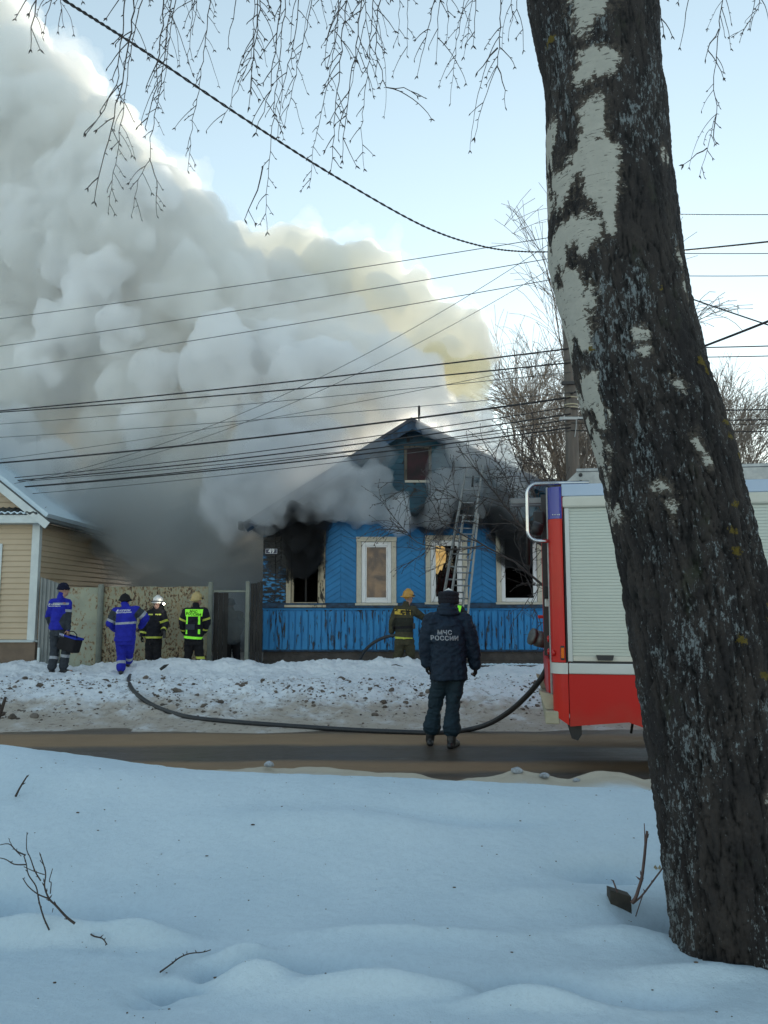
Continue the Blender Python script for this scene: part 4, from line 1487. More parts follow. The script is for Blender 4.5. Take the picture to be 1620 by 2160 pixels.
def bud(m, p, d, s=1.0):
    d = Vector(d).normalized()
    m.tube([p, p + d * .007 * s, p + d * .016 * s], [.0013 * s, .0024 * s, .0005], 5)
def strand(pxs, D, r=.0031, side=1.0, name='hanging_twig', spread=1.0):
    """A drooping birch twig along measured points, with finer side twigs and paired buds."""
    pts = [P(a, b, D) for a, b in pxs]
    # smooth path with small kinks
    path = []
    for i in range(len(pts) - 1):
        L = (pts[i + 1] - pts[i]).length
        n = max(2, int(L / .045))
        for j in range(n):
            t = j / n
            q = pts[i].lerp(pts[i + 1], t)
            path.append(q + Vector((rnd.uniform(-.006, .006), rnd.uniform(-.006, .006), 0)))
    path.append(pts[-1])
    m = MB()
    n = len(path)
    m.tube(path, [r * (1.25 - .75 * i / (n - 1)) for i in range(n)], 4)
    for i in range(2, n - 1):
        d = (path[i + 1] - path[i]).normalized()
        if rnd.random() < .30:
            bud(m, path[i], d * .4 + Vector((rnd.choice((-1, 1)) * rnd.uniform(.5, 1), rnd.uniform(-.6, .6), .1)))
        if rnd.random() < .50 * side:
            s = rnd.choice((-1, 1))
            Ls = rnd.lognormvariate(math.log(.13), .55) * (1 - .4 * i / n) * spread
            q, pp = path[i].copy(), [path[i].copy()]
            dd = (d + Vector((s * rnd.uniform(.45, 1.0), rnd.uniform(-.5, .5), .15))).normalized()
            for j in range(max(2, int(Ls / .032))):
                dd = (dd + Vector((rnd.uniform(-.12, .12), rnd.uniform(-.12, .12), -.17))).normalized()
                q = q + dd * .032
                pp.append(q.copy())
                if rnd.random() < .3: bud(m, q, dd * .5 + Vector((rnd.choice((-1, 1)), 0, 0)), .9)
            m.tube(pp, [r * .75 - r * .35 * j / len(pp) for j in range(len(pp))], 4)
            bud(m, pp[-1], dd + Vector((rnd.uniform(.1, .7), 0, 0)), rnd.uniform(.9, 1.6))
            if rnd.random() < .55: bud(m, pp[-1], dd - Vector((rnd.uniform(.3, .8), 0, 0)), rnd.uniform(.9, 1.5))
    d = (path[-1] - path[-2]).normalized()
    for s in rnd.choice(((-1, 1), (1,), (-1, 1), (-1,))):
        bud(m, path[-1], d + Vector((s * rnd.uniform(.2, .8), rnd.uniform(-.4, .4), 0)), rnd.uniform(1.1, 1.8))
    return m
strands = [
 ([(85, -120), (78, 0), (68, 60), (65, 104)], 1.2), ([(120, -120), (110, 0), (95, 50), (90, 80)], 1.0), ([(128, -100), (130, 20), (134, 55)], .6),
 ([(292, -150), (284, 0), (262, 150), (236, 270), (212, 350), (199, 425)], 1.2), ([(310, -150), (298, 0), (272, 130), (262, 210), (245, 330), (228, 447)], 1.2), ([(270, -150), (262, 30), (246, 180), (218, 230), (182, 282)], .9),
 ([(372, -150), (362, 0), (340, 170), (318, 290), (316, 335), (292, 380), (277, 455)], 1.2), ([(316, 335), (330, 380), (331, 455)], .5), ([(352, -150), (344, 30), (330, 180), (306, 270)], .9),
 ([(380, -150), (370, 0), (352, 110), (346, 205)], 1.2), ([(408, -150), (407, 0), (402, 70), (396, 130)], .9), ([(452, -150), (443, 0), (424, 160), (404, 270), (396, 360)], 1.2),
 ([(420, -150), (415, 20), (405, 70)], .9), ([(560, -150), (550, 0), (534, 120), (525, 225)], 1.2), ([(553, -150), (545, 10), (530, 140), (528, 190)], 1.4), ([(548, -150), (530, 120), (500, 190), (468, 255)], .9), ([(510, -150), (500, 0), (486, 60), (482, 100)], 1.0),
 ([(612, -150), (603, 0), (584, 160), (572, 300), (560, 410), (564, 490)], 1.2), ([(556, 350), (540, 400), (516, 463)], .4), ([(668, -150), (660, 0), (640, 90), (616, 190), (600, 265)], 1.2), ([(596, -150), (590, 30), (570, 190), (540, 280)], .8),
 ([(640, -150), (630, 20), (612, 120), (580, 240)], .9), ([(728, -150), (720, 0), (700, 130), (676, 250), (662, 310), (652, 392)], 1.2), ([(740, -150), (730, 0), (716, 150), (706, 260), (698, 358)], 1.1), ([(718, -150), (712, 20), (706, 90), (690, 140)], 1.2),
 ([(775, -150), (765, 0), (748, 120), (732, 220), (722, 338)], 1.1), ([(796, -150), (788, 0), (775, 160), (762, 270), (768, 356)], 1.2), ([(768, -150), (772, 40), (756, 110), (738, 190)], 1.2), ([(808, -150), (800, 0), (792, 110), (816, 186), (850, 186), (880, 202)], .8),
 ([(848, -150), (843, 0), (840, 90)], .7), ([(862, -150), (858, 0), (861, 60), (858, 117)], .7), ([(908, -150), (915, 0), (900, 80), (880, 160)], 1.1), ([(925, -150), (926, 20), (922, 80), (920, 130)], 1.0), ([(940, -150), (945, 40), (940, 90)], .8), ([(985, -150), (980, 0), (962, 100), (950, 218)], .5),
 ([(1000, -150), (996, 0), (988, 70), (978, 120)], 1.0), ([(1010, -150), (1002, 40), (998, 96)], .8), ([(1060, -150), (1057, 0), (1050, 138), (1020, 215), (1001, 290)], .7), ([(1050, 138), (1064, 190), (1066, 226)], .5), ([(1050, 100), (1025, 130), (1007, 152)], .2), ([(1090, -120), (1092, 20), (1102, 62), (1104, 106)], .9), ([(1075, -120), (1080, 40), (1072, 80)], .9), ([(682, -150), (680, 10), (690, 55)], .5),
 ([(1392, -150), (1390, 0), (1396, 40), (1400, 72)], .8), ([(1455, -150), (1450, 0), (1444, 50), (1434, 100)], .8), ([(1530, -150), (1525, 0), (1512, 90), (1506, 190), (1512, 240), (1494, 300), (1476, 370)], 1.0), ([(1512, 240), (1504, 290), (1510, 300)], .3), ([(1492, 312), (1470, 325), (1442, 347)], .1), ([(1518, 60), (1500, 90), (1488, 124)], .7), ([(1598, -150), (1594, 0), (1580, 60)], 1.0), ([(1610, -150), (1600, 20), (1570, 60), (1548, 76)], .4)]
for i, (pxs, sd) in enumerate(strands):
    D = rnd.uniform(3.0, 4.6)
    m = strand(pxs, D, side=sd)
    m.build('hanging_twig', M_twig, birch)
# extra twigs joining the strands to the limbs, out of the picture above
m = MB()
for i, (pxs, sd) in enumerate(strands):
    if pxs[0][1] > -90: continue
    a = P(pxs[0][0], pxs[0][1], 3.8)
    L = limbs[3] if pxs[0][0] > 1300 else limbs[i % 3]
    b = min(L, key=lambda q: (q - a).length)
    m.tube([b, b.lerp(a, .5) + Vector((0, 0, .12)), a], [.006, .004, .003], 4)
m.build('twig_fork', M_twig, birch)

# ------------------------------------------------------------------ bare trees farther off
GX = [0, 99]
def grow(m, p, d, L, r, depth, droop, spread, fine):
    """A recursive bare branch."""
    n = max(3, int(L / .35))
    pts, dirs = [p.copy()], [d.copy()]
    for i in range(n):
        d = (d + Vector((rnd.gauss(0, .09), rnd.gauss(0, .09), rnd.gauss(0, .05) + droop * (i / n)))).normalized()
        p = p + d * (L / n)
        pts.append(p.copy()); dirs.append(d.copy())
    m.tube(pts, [max(fine, r * (1 - .72 * i / n)) for i in range(n + 1)], 5 if depth > 1 else 3, cap=False)
    if depth == 0: return
    nb_ = {4: 9, 3: 12, 2: 11, 1: 8}[depth]
    for j in range(nb_):
        i = min(n, max(1, int(n * (.25 + .75 * (j + rnd.random()) / nb_))))
        ax = Vector((rnd.gauss(0, 1), rnd.gauss(0, 1), rnd.gauss(0, .6)))
        dd = (dirs[i] + ax.normalized() * spread * rnd.uniform(.5, 1.1)).normalized()
        if (pts[i] + dd * L * .5).x > GX[1] or (pts[i] + dd * L * .5).x < GX[0]: dd.x = -dd.x
        grow(m, pts[i], dd, L * rnd.uniform(.36, .62), r * (1 - .72 * i / n) * .6, depth - 1, droop * 1.8 - (.04 if depth < 3 else 0), spread, fine)
M_far = plain('pale_birch_branch', (.17, .135, .11), (.26, .22, .18), 3, .8)
M_far2 = plain('thin_far_twig', (.14, .11, .09), (.20, .16, .13), 3, .8)
def far_birch(label, base, stems, fine=.008, spread=.62, reach=(0, 99)):
    GX[:] = reach
    t = thing('birch_tree', label, 'tree', base, group='bare birches behind the houses')
    b = Vector(base)
    for (dx, dz, L, r) in stems:
        m = MB()
        grow(m, b + Vector((rnd.uniform(-.2, .2), 0, 0)), Vector((dx, rnd.uniform(-.1, .1), 1)).normalized(), L, r, 3, -.04, spread, fine)
        m.build('limb', M_far, t)
    return t
bx = P(1196, 1000, 31)
far_birch('bare many-stemmed birch behind the utility pole, beside the yellow smoke', (bx.x, 31, 0), [(-.06, 0, 10.2, .15), (-.24, 0, 8.8, .12), (-.12, 0, 9.4, .11), (-.38, 0, 6.6, .10), (.06, 0, 8.6, .12), (-.18, 0, 8.0, .10), (.14, 0, 7.0, .10)], spread=.5, reach=(3.4, 9.4))
bx = P(1500, 1000, 33)
far_birch('bare drooping birch over the truck roof, on the far side of the leaning trunk', (bx.x, 33, 0), [(.06, 0, 7.4, .12), (.28, 0, 8.6, .15), (.44, 0, 8.0, .12), (.18, 0, 8.0, .10), (.62, 0, 7.4, .1), (.34, 0, 7.4, .1)], spread=.5, reach=(12.5, 22))

# the young tree standing behind the truck, its branches reaching over the pavement
SB = 13.6
yt = thing('young_tree', 'bare young tree with budded twigs reaching from behind the truck across the ladder', 'tree', (P(1330, 1400, SB).x, SB, 0))
M_ytwig = plain('young_tree_bark', (.030, .026, .026), (.06, .052, .048), 14, .8)
m = MB()
st0 = Vector((P(1330, 1400, SB).x, SB, 0))
fork = P(1260, 1290, SB)
m.tube([st0, st0.lerp(fork, .5) + Vector((.06, 0, .03)), fork], [.07, .06, .05], 10)
fork2 = P(1275, 1240, SB)
m.tube([fork - Vector((0, 0, .06)), fork2], [.05, .04], 8)
m.build('trunk', M_ytwig, yt, True)
def ybranch(pxs, r0, r1, D=SB, dens=1.0, up=.0):
    pts = [P(a, b, D + (dd[0] if dd else 0)) for a, b, *dd in pxs]
    path = []
    for i in range(len(pts) - 1):
        n = max(2, int((pts[i + 1] - pts[i]).length / .10))
        for j in range(n):
            path.append(pts[i].lerp(pts[i + 1], j / n) + Vector((rnd.gauss(0, .006), rnd.gauss(0, .006), rnd.gauss(0, .006))))
    path.append(pts[-1])
    n = len(path)
    m = MB()
    m.tube(path, [r0 + (r1 - r0) * i / (n - 1) for i in range(n)], 6)
    def twig(p, d, L, r, lev):
        pp = [p.copy()]
        k = max(2, int(L / .07))
        for j in range(k):
            d = (d + Vector((rnd.gauss(0, .16), rnd.gauss(0, .16), rnd.gauss(0, .12) - .03))).normalized()
            p = p + d * L / k
            pp.append(p.copy())
            if rnd.random() < .28:
                m.tube([p, p + (d + Vector((rnd.gauss(0, .8), 0, rnd.gauss(0, .8)))).normalized() * .026], [.0065, .0045], 4)
            if lev and rnd.random() < .36:
                twig(p, (d + Vector((rnd.gauss(0, .7), rnd.gauss(0, .5), rnd.gauss(0, .7)))).normalized(), L * rnd.uniform(.3, .6), r * .7, lev - 1)
        m.tube(pp, [max(.0035, r * (1 - .5 * j / k)) for j in range(k + 1)], 4)
        m.tube([p, p + d * .026], [.0075, .005], 4)
    for i in range(int(n * .2), n):
      for _rep in range(2):
        if rnd.random() < .62 * dens:
            d = (path[min(i + 1, n - 1)] - path[i - 1]).normalized()
            dd = (d + Vector((rnd.gauss(0, .6), rnd.gauss(0, .6), rnd.gauss(0, .7) + up))).normalized()
            twig(path[i], dd, rnd.uniform(.25, .95), .0075, 1)
    twig(path[-1], (path[-1] - path[-2]).normalized(), .5, .0075, 2)
    m.build('branch', M_ytwig, yt)
ybranch([(1260, 1290), (1195, 1260), (1140, 1230), (1085, 1185), (1020, 1150), (970, 1125)], .030, .010, dens=.45)
ybranch([(1020, 1150, -.1), (985, 1158, -.15), (930, 1158, -.2), (880, 1145, -.2), (850, 1115, -.2), (830, 1090, -.2)], .012, .005, dens=1.0)
ybranch([(970, 1125), (930, 1100, .1), (915, 1065, .1), (900, 1040, .1), (850, 1020, .1)], .010, .004, dens=.9)
ybranch([(1275, 1240), (1190, 1190), (1130, 1140), (1095, 1105), (1060, 1060), (1030, 1020), (1000, 985)], .034, .009, dens=.8, up=.4)
ybranch([(1130, 1140), (1100, 1090, .2), (1075, 1030, .2), (1060, 990, .2), (1030, 950, .2)], .014, .005, dens=.9, up=.4)
ybranch([(1060, 1060), (1030, 1050, -.2), (990, 1070, -.2), (960, 1050, -.2)], .010, .004, dens=.9)
ybranch([(1190, 1190), (1150, 1100, .3), (1120, 1030, .3), (1090, 970, .3), (1075, 930, .3)], .020, .006, dens=.9, up=.4)
ybranch([(1275, 1240), (1230, 1120, .4), (1180, 1040, .4), (1140, 980, .4), (1120, 940, .4)], .026, .006, dens=.8, up=.4)
ybranch([(1140, 1230), (1120, 1270, -.2), (1135, 1300, -.2)], .008, .004, dens=.5)
ybranch([(1085, 1105), (1040, 1105, .2), (1010, 1105, .2), (940, 1100, .2)], .010, .004, dens=.8)

# ------------------------------------------------------------------ utility pole and overhead wires
PD = 15.0
M_pole = plain('weathered_pole', (.16, .14, .12), (.10, .09, .08), 9, .85, bump=.006, bscale=25, stretch=(1, 1, .12))
pb = P(1209, 1020, PD)
pole = thing('utility_pole', 'grey wooden utility pole with bands and brackets rising behind the truck', 'utility pole', (pb.x, PD, 0))
zt_ = ZP(470, PD)
m = MB()
m.lathe([(.15, -.2), (.135, 3), (.118, 6.5), (.10, zt_), (.06, zt_ + .06)], 16, Matrix.Translation((pb.x, PD, 0)))
m.build('post', M_pole, pole, True)
for py_ in (855, 861, 840):
    z = ZP(py_, PD)
    m = MB()
    m.lathe([(.128, z - .012), (.134, z - .010), (.134, z + .010), (.128, z + .012)], 18, Matrix.Translation((pb.x, PD, 0)))
    m.build('band', plain('yellowish_band', (.5, .45, .3), (.4, .36, .25), 9, .5), pole, True)
for py_, w_ in ((886, .22), (812, .16)):
    z = ZP(py_, PD)
    m = MB()
    m.bbox(pb.x - w_, pb.x + w_, PD - .16, PD - .125, z - .03, z + .03, .006)
    m.bbox(pb.x - w_ - .05, pb.x - w_ + .02, PD - .2, PD - .12, z - .05, z + .02, .01)
    m.build('bracket', M_alu if w_ > .2 else M_dark, pole)
m = MB()
m.tube([(pb.x + .06, PD - .145, ZP(886, PD)), (pb.x + .05, PD - .15, ZP(905, PD)), (pb.x + .02, PD - .15, ZP(925, PD))], .008, 5)
m.build('hanging_clamp', M_alu, pole)
for py_ in (497, 541, 586):
    z = ZP(py_, PD)
    m = MB()
    m.tube([(pb.x, PD - .1, z - .1), (pb.x - .18, PD - .12, z - .08), (pb.x - .2, PD - .12, z)], .012, 6)
    m.lathe([(.01, -.03), (.035, -.02), (.04, .02), (.02, .05)], 12, Matrix.Translation((pb.x - .2, PD - .12, z)))
    m.build('insulator', M_tw, pole, True)
M_wire = plain('black_cable', (.014, .015, .017), (.02, .02, .022), 5, .6)
M_wireg = plain('grey_bare_wire', (.10, .105, .11), (.07, .07, .075), 5, .5, .4)
def wire(label, a, b, r, Da=19.0, Db=PD - .12, sag=.12, ext=.45, mat=None, twist=False, group='overhead wires along the street'):
    A_, B_ = P(a[0], a[1], Da), P(b[0], b[1], Db)
    A_ = A_ + (A_ - B_) * ext
    n = 44
    pts = []
    for i in range(n + 1):
        t = i / n
        q = A_.lerp(B_, t)
        q.z -= sag * 4 * t * (1 - t)
        pts.append(q)
    m = MB()
    if twist:
        fine = []
        for i in range(n * 8 + 1):
            t = i / (n * 8)
            q = A_.lerp(B_, t)
            q.z -= sag * 4 * t * (1 - t)
            fine.append((q, t))
        for ph in (0, math.pi):
            m.tube([q + Vector((0, math.cos(t * 190 + ph), math.sin(t * 190 + ph))) * r * .6 for q, t in fine], r * .62, 5)
    else:
        m.tube(pts, r, 5)
    return tag(m.build('overhead_wire', mat or M_wire, None, True), label, 'wire', group)
wire('thin bare wire crossing the smoke, topmost of the three parallel ones', (0, 664), (1190, 496), .0085, mat=M_wireg)
wire('thin bare wire crossing the smoke, middle of the three parallel ones', (0, 722), (1190, 540), .0085, mat=M_wireg)
wire('thin bare wire crossing the smoke, lowest of the three parallel ones', (0, 772), (1190, 585), .0085, mat=M_wireg)
wire('thick black cable over the smoke, upper of the close pair that forks towards the pole', (0, 858), (1204, 735), .016)
wire('thick black cable over the smoke, lower of the close pair that forks towards the pole', (0, 861), (1204, 765), .015)
wire('thin wire across the smoke just under the thick forking pair', (0, 886), (1204, 785), .007, mat=M_wireg)
wire('thin wire across the smoke midway between the forking pair and the low bundle', (0, 914), (1204, 828), .007, mat=M_wireg)
wire('thin wire across the smoke, steepest of those above the low bundle', (0, 947), (1204, 757), .006, mat=M_wireg, sag=.3)
wire('thick black cable, topmost of the low bundle crossing the blue gable', (0, 962), (1204, 838), .020, sag=.2)
wire('black cable in the low bundle, second under its thick top cable', (0, 992), (1204, 858), .010, sag=.25)
wire('thick black cable in the low bundle, third under its top cable', (0, 998), (1204, 873), .014, sag=.25)
wire('black cable in the low bundle, crossing its neighbour over the smoke', (0, 1008), (1204, 884), .011, sag=.3)
wire('thick black cable in the low bundle, just above the lowest thin wire', (0, 1015), (1204, 902), .015, sag=.22)
wire('thin wire in the low bundle, running between its two thick lower cables', (0, 1004), (1204, 895), .008, sag=.2)
wire('lowest thin wire of the bundle, ending over the siding house roof', (0, 1028), (1204, 908), .007, sag=.25, mat=M_wireg)
# service lines from the pole down to the siding house
wire('thin service line slanting steeply from the pole down to the siding house, upper one', (30, 1020), (1192, 492), .006, Da=18.2, sag=.75, ext=0, mat=M_wireg)
wire('thin service line slanting steeply from the pole down to the siding house, lower one', (108, 1008), (1192, 548), .006, Da=20.5, sag=.65, ext=0, mat=M_wireg)
# the twisted cable overhead
A_, M1, M2, B_ = P(-30, -110, 6.0), P(300, 105, 8.0), P(720, 380, 11.2), P(1195, 530, PD - .12)
def cat4(t):
    return A_ * (1 - t) + B_ * t
pxs = [(-60, -122), (135, 0), (300, 105), (530, 260), (720, 380), (900, 480), (1020, 520), (1110, 531), (1195, 530)]
Ds = [6.0, 6.8, 7.7, 9.0, 10.3, 12.0, 13.2, 14.1, PD - .12]
ctrl = [P(a, b, d) for (a, b), d in zip(pxs, Ds)]
def crom(pts, per):
    out = []
    for i in range(len(pts) - 1):
        p0, p1, p2, p3 = pts[max(i - 1, 0)], pts[i], pts[i + 1], pts[min(i + 2, len(pts) - 1)]
        for j in range(per):
            t = j / per
            out.append(.5 * ((2 * p1) + (p2 - p0) * t + (2 * p0 - 5 * p1 + 4 * p2 - p3) * t * t + (3 * p1 - p0 - 3 * p2 + p3) * t ** 3))
    out.append(pts[-1])
    return out
fine = crom(ctrl, 70)
m = MB()
for ph in (0, math.pi):
    m.tube([q + Vector((math.sin(i * .55 + ph) * .3, math.cos(i * .55 + ph) * .5, math.sin(i * .55 + ph))) * .0085 for i, q in enumerate(fine)], .0085, 5)
tag(m.build('overhead_cable', M_wire, None, True), 'thick twisted black cable sagging overhead from the upper smoke to the pole', 'cable')
# on the far side of the trunk
def wire2(label, a, b, r, Db=PD - 1.0, sag=.05, mat=None, Da=PD - .12, ext=.5):
    A_, B_ = P(a[0], a[1], Da), P(b[0], b[1], Db)
    B_ = B_ + (B_ - A_) * ext
    m = MB()
    pts = []
    for i in range(21):
        q = A_.lerp(B_, i / 20)
        q.z -= sag * 4 * (i / 20) * (1 - i / 20)
        pts.append(q)
    m.tube(pts, r, 5)
    tag(m.build('overhead_wire', mat or M_wire, None, True), label, 'wire', 'overhead wires beyond the trunk')
wire2('thin wire beyond the trunk, highest of the level ones', (1192, 446), (1620, 448), .008, mat=M_wireg)
wire2('thin wire beyond the trunk, second level one from the top', (1192, 529), (1620, 530), .008, mat=M_wireg)
wire2('thin wire beyond the trunk, third level one from the top', (1192, 577), (1620, 577), .008, mat=M_wireg)
wire2('thick twisted cable beyond the trunk, rising away from it', (1192, 545), (1620, 505), .014, Db=11, ext=.3)
wire2('cable beyond the trunk slanting down away from it', (1192, 530), (1620, 682), .012, Db=12, ext=.2)
wire2('thick cable beyond the trunk rising across the slanting one', (1204, 830), (1620, 672), .018, Db=10, ext=.3)
wire2('level black cable beyond the trunk, over the birch crown', (1204, 733), (1620, 725), .012)
wire2('level black cable beyond the trunk, just under the one over the birch crown', (1204, 752), (1620, 746), .010)
wire2('level black cable beyond the trunk, upper one over the truck roof', (1204, 862), (1620, 859), .012)
wire2('level black cable beyond the trunk, second one over the truck roof', (1204, 884), (1620, 880), .011)
wire2('level black cable beyond the trunk, third one over the truck roof', (1204, 892), (1620, 889), .007)
wire2('level black cable beyond the trunk, lowest one over the truck roof', (1204, 908), (1620, 905), .010)

# ------------------------------------------------------------------ twigs and a stub in the clean snow
M_shoot = plain('brown_shoot', (.13, .085, .075), (.085, .055, .05), 30, .7, bump=.003)
M_stub = plain('dark_sawn_stub', (.05, .045, .035), (.03, .028, .024), 25, .8, bump=.004)
def gpt(px, py, dz=0.0, D=None):
    """A point over the snow: on the snow surface where D is None."""
    if D is None:
        z = BASE
        for _ in range(30):
            q = G(px, py, z)
            z = .6 * z + .4 * fore_h(q.x, q.y)
        return G(px, py, z)
    return P(px, py, D)
def stick(name, pxs, r0, r1, D, mat=M_twig, m=None, n=5, surf=False):
    own = m is None
    m = m or MB()
    pts = []
    for i, (a, b) in enumerate(pxs):
        pts.append(gpt(a, b) + Vector((0, -.015, .016)) if surf else P(a, b, D))
    if len(pts) > 2: pts = crom(pts, 4)
    k_ = len(pts)
    m.tube(pts, [r0 + (r1 - r0) * i / (k_ - 1) for i in range(k_)], n)
    for i in range(2, k_ - 1):
        if rnd.random() < .35:
            d = (pts[i] - pts[i - 1]).normalized()
            bud(m, pts[i], d * .6 + Vector((rnd.uniform(-1, 1), 0, rnd.uniform(-.4, 1))), r0 / .0024 * .55)
    return m
# branch lying half buried on the near snow
gb = gpt(228, 1996)
D0 = gpt(110, 1965).y
br = thing('fallen_branch', 'forked bare branch sticking out of the clean snow, tips bent over', 'branch', gpt(115, 1975)[:])
for pxs, r0, r1 in (([(158, 1948), (140, 1934), (118, 1910), (104, 1896), (94, 1870), (96, 1840), (84, 1800)], .0055, .002), ([(104, 1896), (80, 1886), (60, 1870), (48, 1852)], .003, .0018),
                    ([(104, 1962), (92, 1935), (82, 1900), (76, 1870), (60, 1845), (55, 1820), (50, 1805)], .0035, .002), ([(86, 1858), (74, 1838), (64, 1810), (56, 1790), (57, 1755)], .003, .0015), ([(54, 1804), (35, 1795), (18, 1780), (-10, 1785)], .003, .0015),
                    ([(54, 1824), (30, 1823), (10, 1812), (-15, 1808)], .003, .0015), ([(94, 1845), (72, 1838), (50, 1828)], .002, .0014), ([(106, 1885), (108, 1862), (104, 1858), (111, 1832)], .0024, .0015), ([(112, 1916), (110, 1925)], .002, .001), ([(96, 1840), (92, 1825), (84, 1815)], .002, .0012), ([(45, 1806), (28, 1788), (18, 1768)], .0018, .001)):
    stick('twig', pxs, r0, r1, D0 - .02).build('twig', M_twig, br, True)
m = stick('twig', [(158, 1949), (178, 1955), (196, 1978), (218, 1985), (228, 1998)], .0045, .0022, 0, surf=True)
m.build('twig', M_twig, br, True)
def lone(label, pxs, r0, r1, mat=M_twig, name='twig', D=None, surf=False):
    D = D or gpt(*pxs[0]).y
    return tag(stick(name, pxs, r0, r1, D - .01, mat, surf=surf).build(name, mat, None, True), label, 'twig')
lone('thin curved twig lying in a groove of the near snow', [(340, 2056), (362, 2040), (380, 2026), (402, 2017), (430, 2014), (446, 2009)], .0035, .0018, surf=True)
lone('short dark stick poking out of the smooth snow near the road', [(33, 1680), (42, 1662), (58, 1636)], .007, .004)
lone('slender grey twig at the edge of the snow, bent over the road', [(-4, 1612), (10, 1604), (25, 1592)], .004, .002)
lone('dark stick standing at the road edge before the dirty bank', [(-6, 1520), (2, 1500), (12, 1470)], .022, .012, D=7.0)
sp = thing('sprouting_stub', 'small dark sawn stub with reddish shoots beside the leaning birch foot', 'stump', gpt(1310, 1905)[:])
Dst = gpt(1320, 1925).y + .02
a0, a1 = P(1287, 1900, Dst), P(1331, 1912, Dst)
m = MB()
m.prism([(P(1286, 1876, Dst).x, P(1286, 1876, Dst).z), (P(1330, 1890, Dst).x, P(1330, 1890, Dst).z), (P(1332, 1950, Dst).x, P(1332, 1950, Dst).z - .03), (P(1287, 1930, Dst).x, P(1287, 1930, Dst).z - .05)], 'y', Dst - .01, Dst + .05)
m.build('stub', M_stub, sp)
for pxs, r0, r1 in (([(1332, 1905), (1340, 1895), (1347, 1875), (1354, 1850), (1359, 1810), (1362, 1778), (1365, 1753)], .0085, .0058), ([(1360, 1800), (1360, 1765), (1359, 1737)], .003, .002), ([(1335, 1906), (1355, 1888), (1380, 1855), (1403, 1824)], .0045, .0035),
                    ([(1341, 1933), (1350, 1905), (1359, 1880)], .0025, .002), ([(1302, 1882), (1297, 1868), (1293, 1857)], .004, .0035)):
    stick('shoot', pxs, r0, r1, Dst - .015, M_shoot, n=7).build('shoot', M_shoot, sp, True)
lf = MB()
q = gpt(1388, 1836)
for s in (-1, 1):
    lf.add([(q.x, q.y, q.z + .01), (q.x + s * .012, q.y + .004, q.z + .026), (q.x + s * .02, q.y + .006, q.z + .012), (q.x + s * .010, q.y, q.z + .003), (q.x, q.y + .0015, q.z + .01), (q.x + s * .012, q.y + .0055, q.z + .026), (q.x + s * .02, q.y + .0075, q.z + .012), (q.x + s * .010, q.y + .0015, q.z + .003)],
           [(0, 1, 2, 3), (7, 6, 5, 4), (0, 4, 5, 1), (1, 5, 6, 2), (2, 6, 7, 3), (3, 7, 4, 0)])
tag(lf.build('dry_leaf', plain('dry_leaf', (.30, .27, .18), (.25, .2, .12), 60, .7)), 'curled dry leaf on the snow beside the reddish shoots', 'leaf')
# dark splinter of board on the bank
a, b = P(338, 1412, 15.6), P(356, 1401, 15.7)
m = MB()
m.tube([a, a.lerp(b, .5) + Vector((0, 0, .01)), b], [.03, .035, .006], 5)
tag(m.build('board_splinter', M_char, None), 'dark board splinter sticking out of the trodden snow near the fence', 'splinter')
m = MB()
a, b = P(826, 1403, 15.9), P(850, 1406, 15.8)
m.tube([a, a.lerp(b, .4) + Vector((0, 0, .02)), b], [.008, .012, .004], 5)
tag(m.build('twig', M_twig, None), 'small dark twig on the bank crest in front of the olive firefighter', 'twig')
# frozen lumps on the lip of the clean snow
M_ice = plain('grey_ice_lump', (.42, .47, .52), (.22, .22, .23), 40, .5, bump=.006)
for px_, py_, r, lab in ((568, 1612, .03, 'grey ice lump on the snow lip, before the middle of the road'), (1090, 1626, .035, 'grey ice lump on the dirty lip, nearest the officer'), (1148, 1636, .03, 'grey ice lump on the dirty lip, under the truck rear'), (1216, 1646, .022, 'brownish frozen lump on the dirty lip, closest to the leaning birch')):
    q = P(px_, py_, 6.0)
    v, f = clod_mesh(px_)
    o = link('ice_lump', from_np('ice_lump', v * r, f), M_ice, None, True)
    o.location = q
    tag(o, lab, 'ice lump')
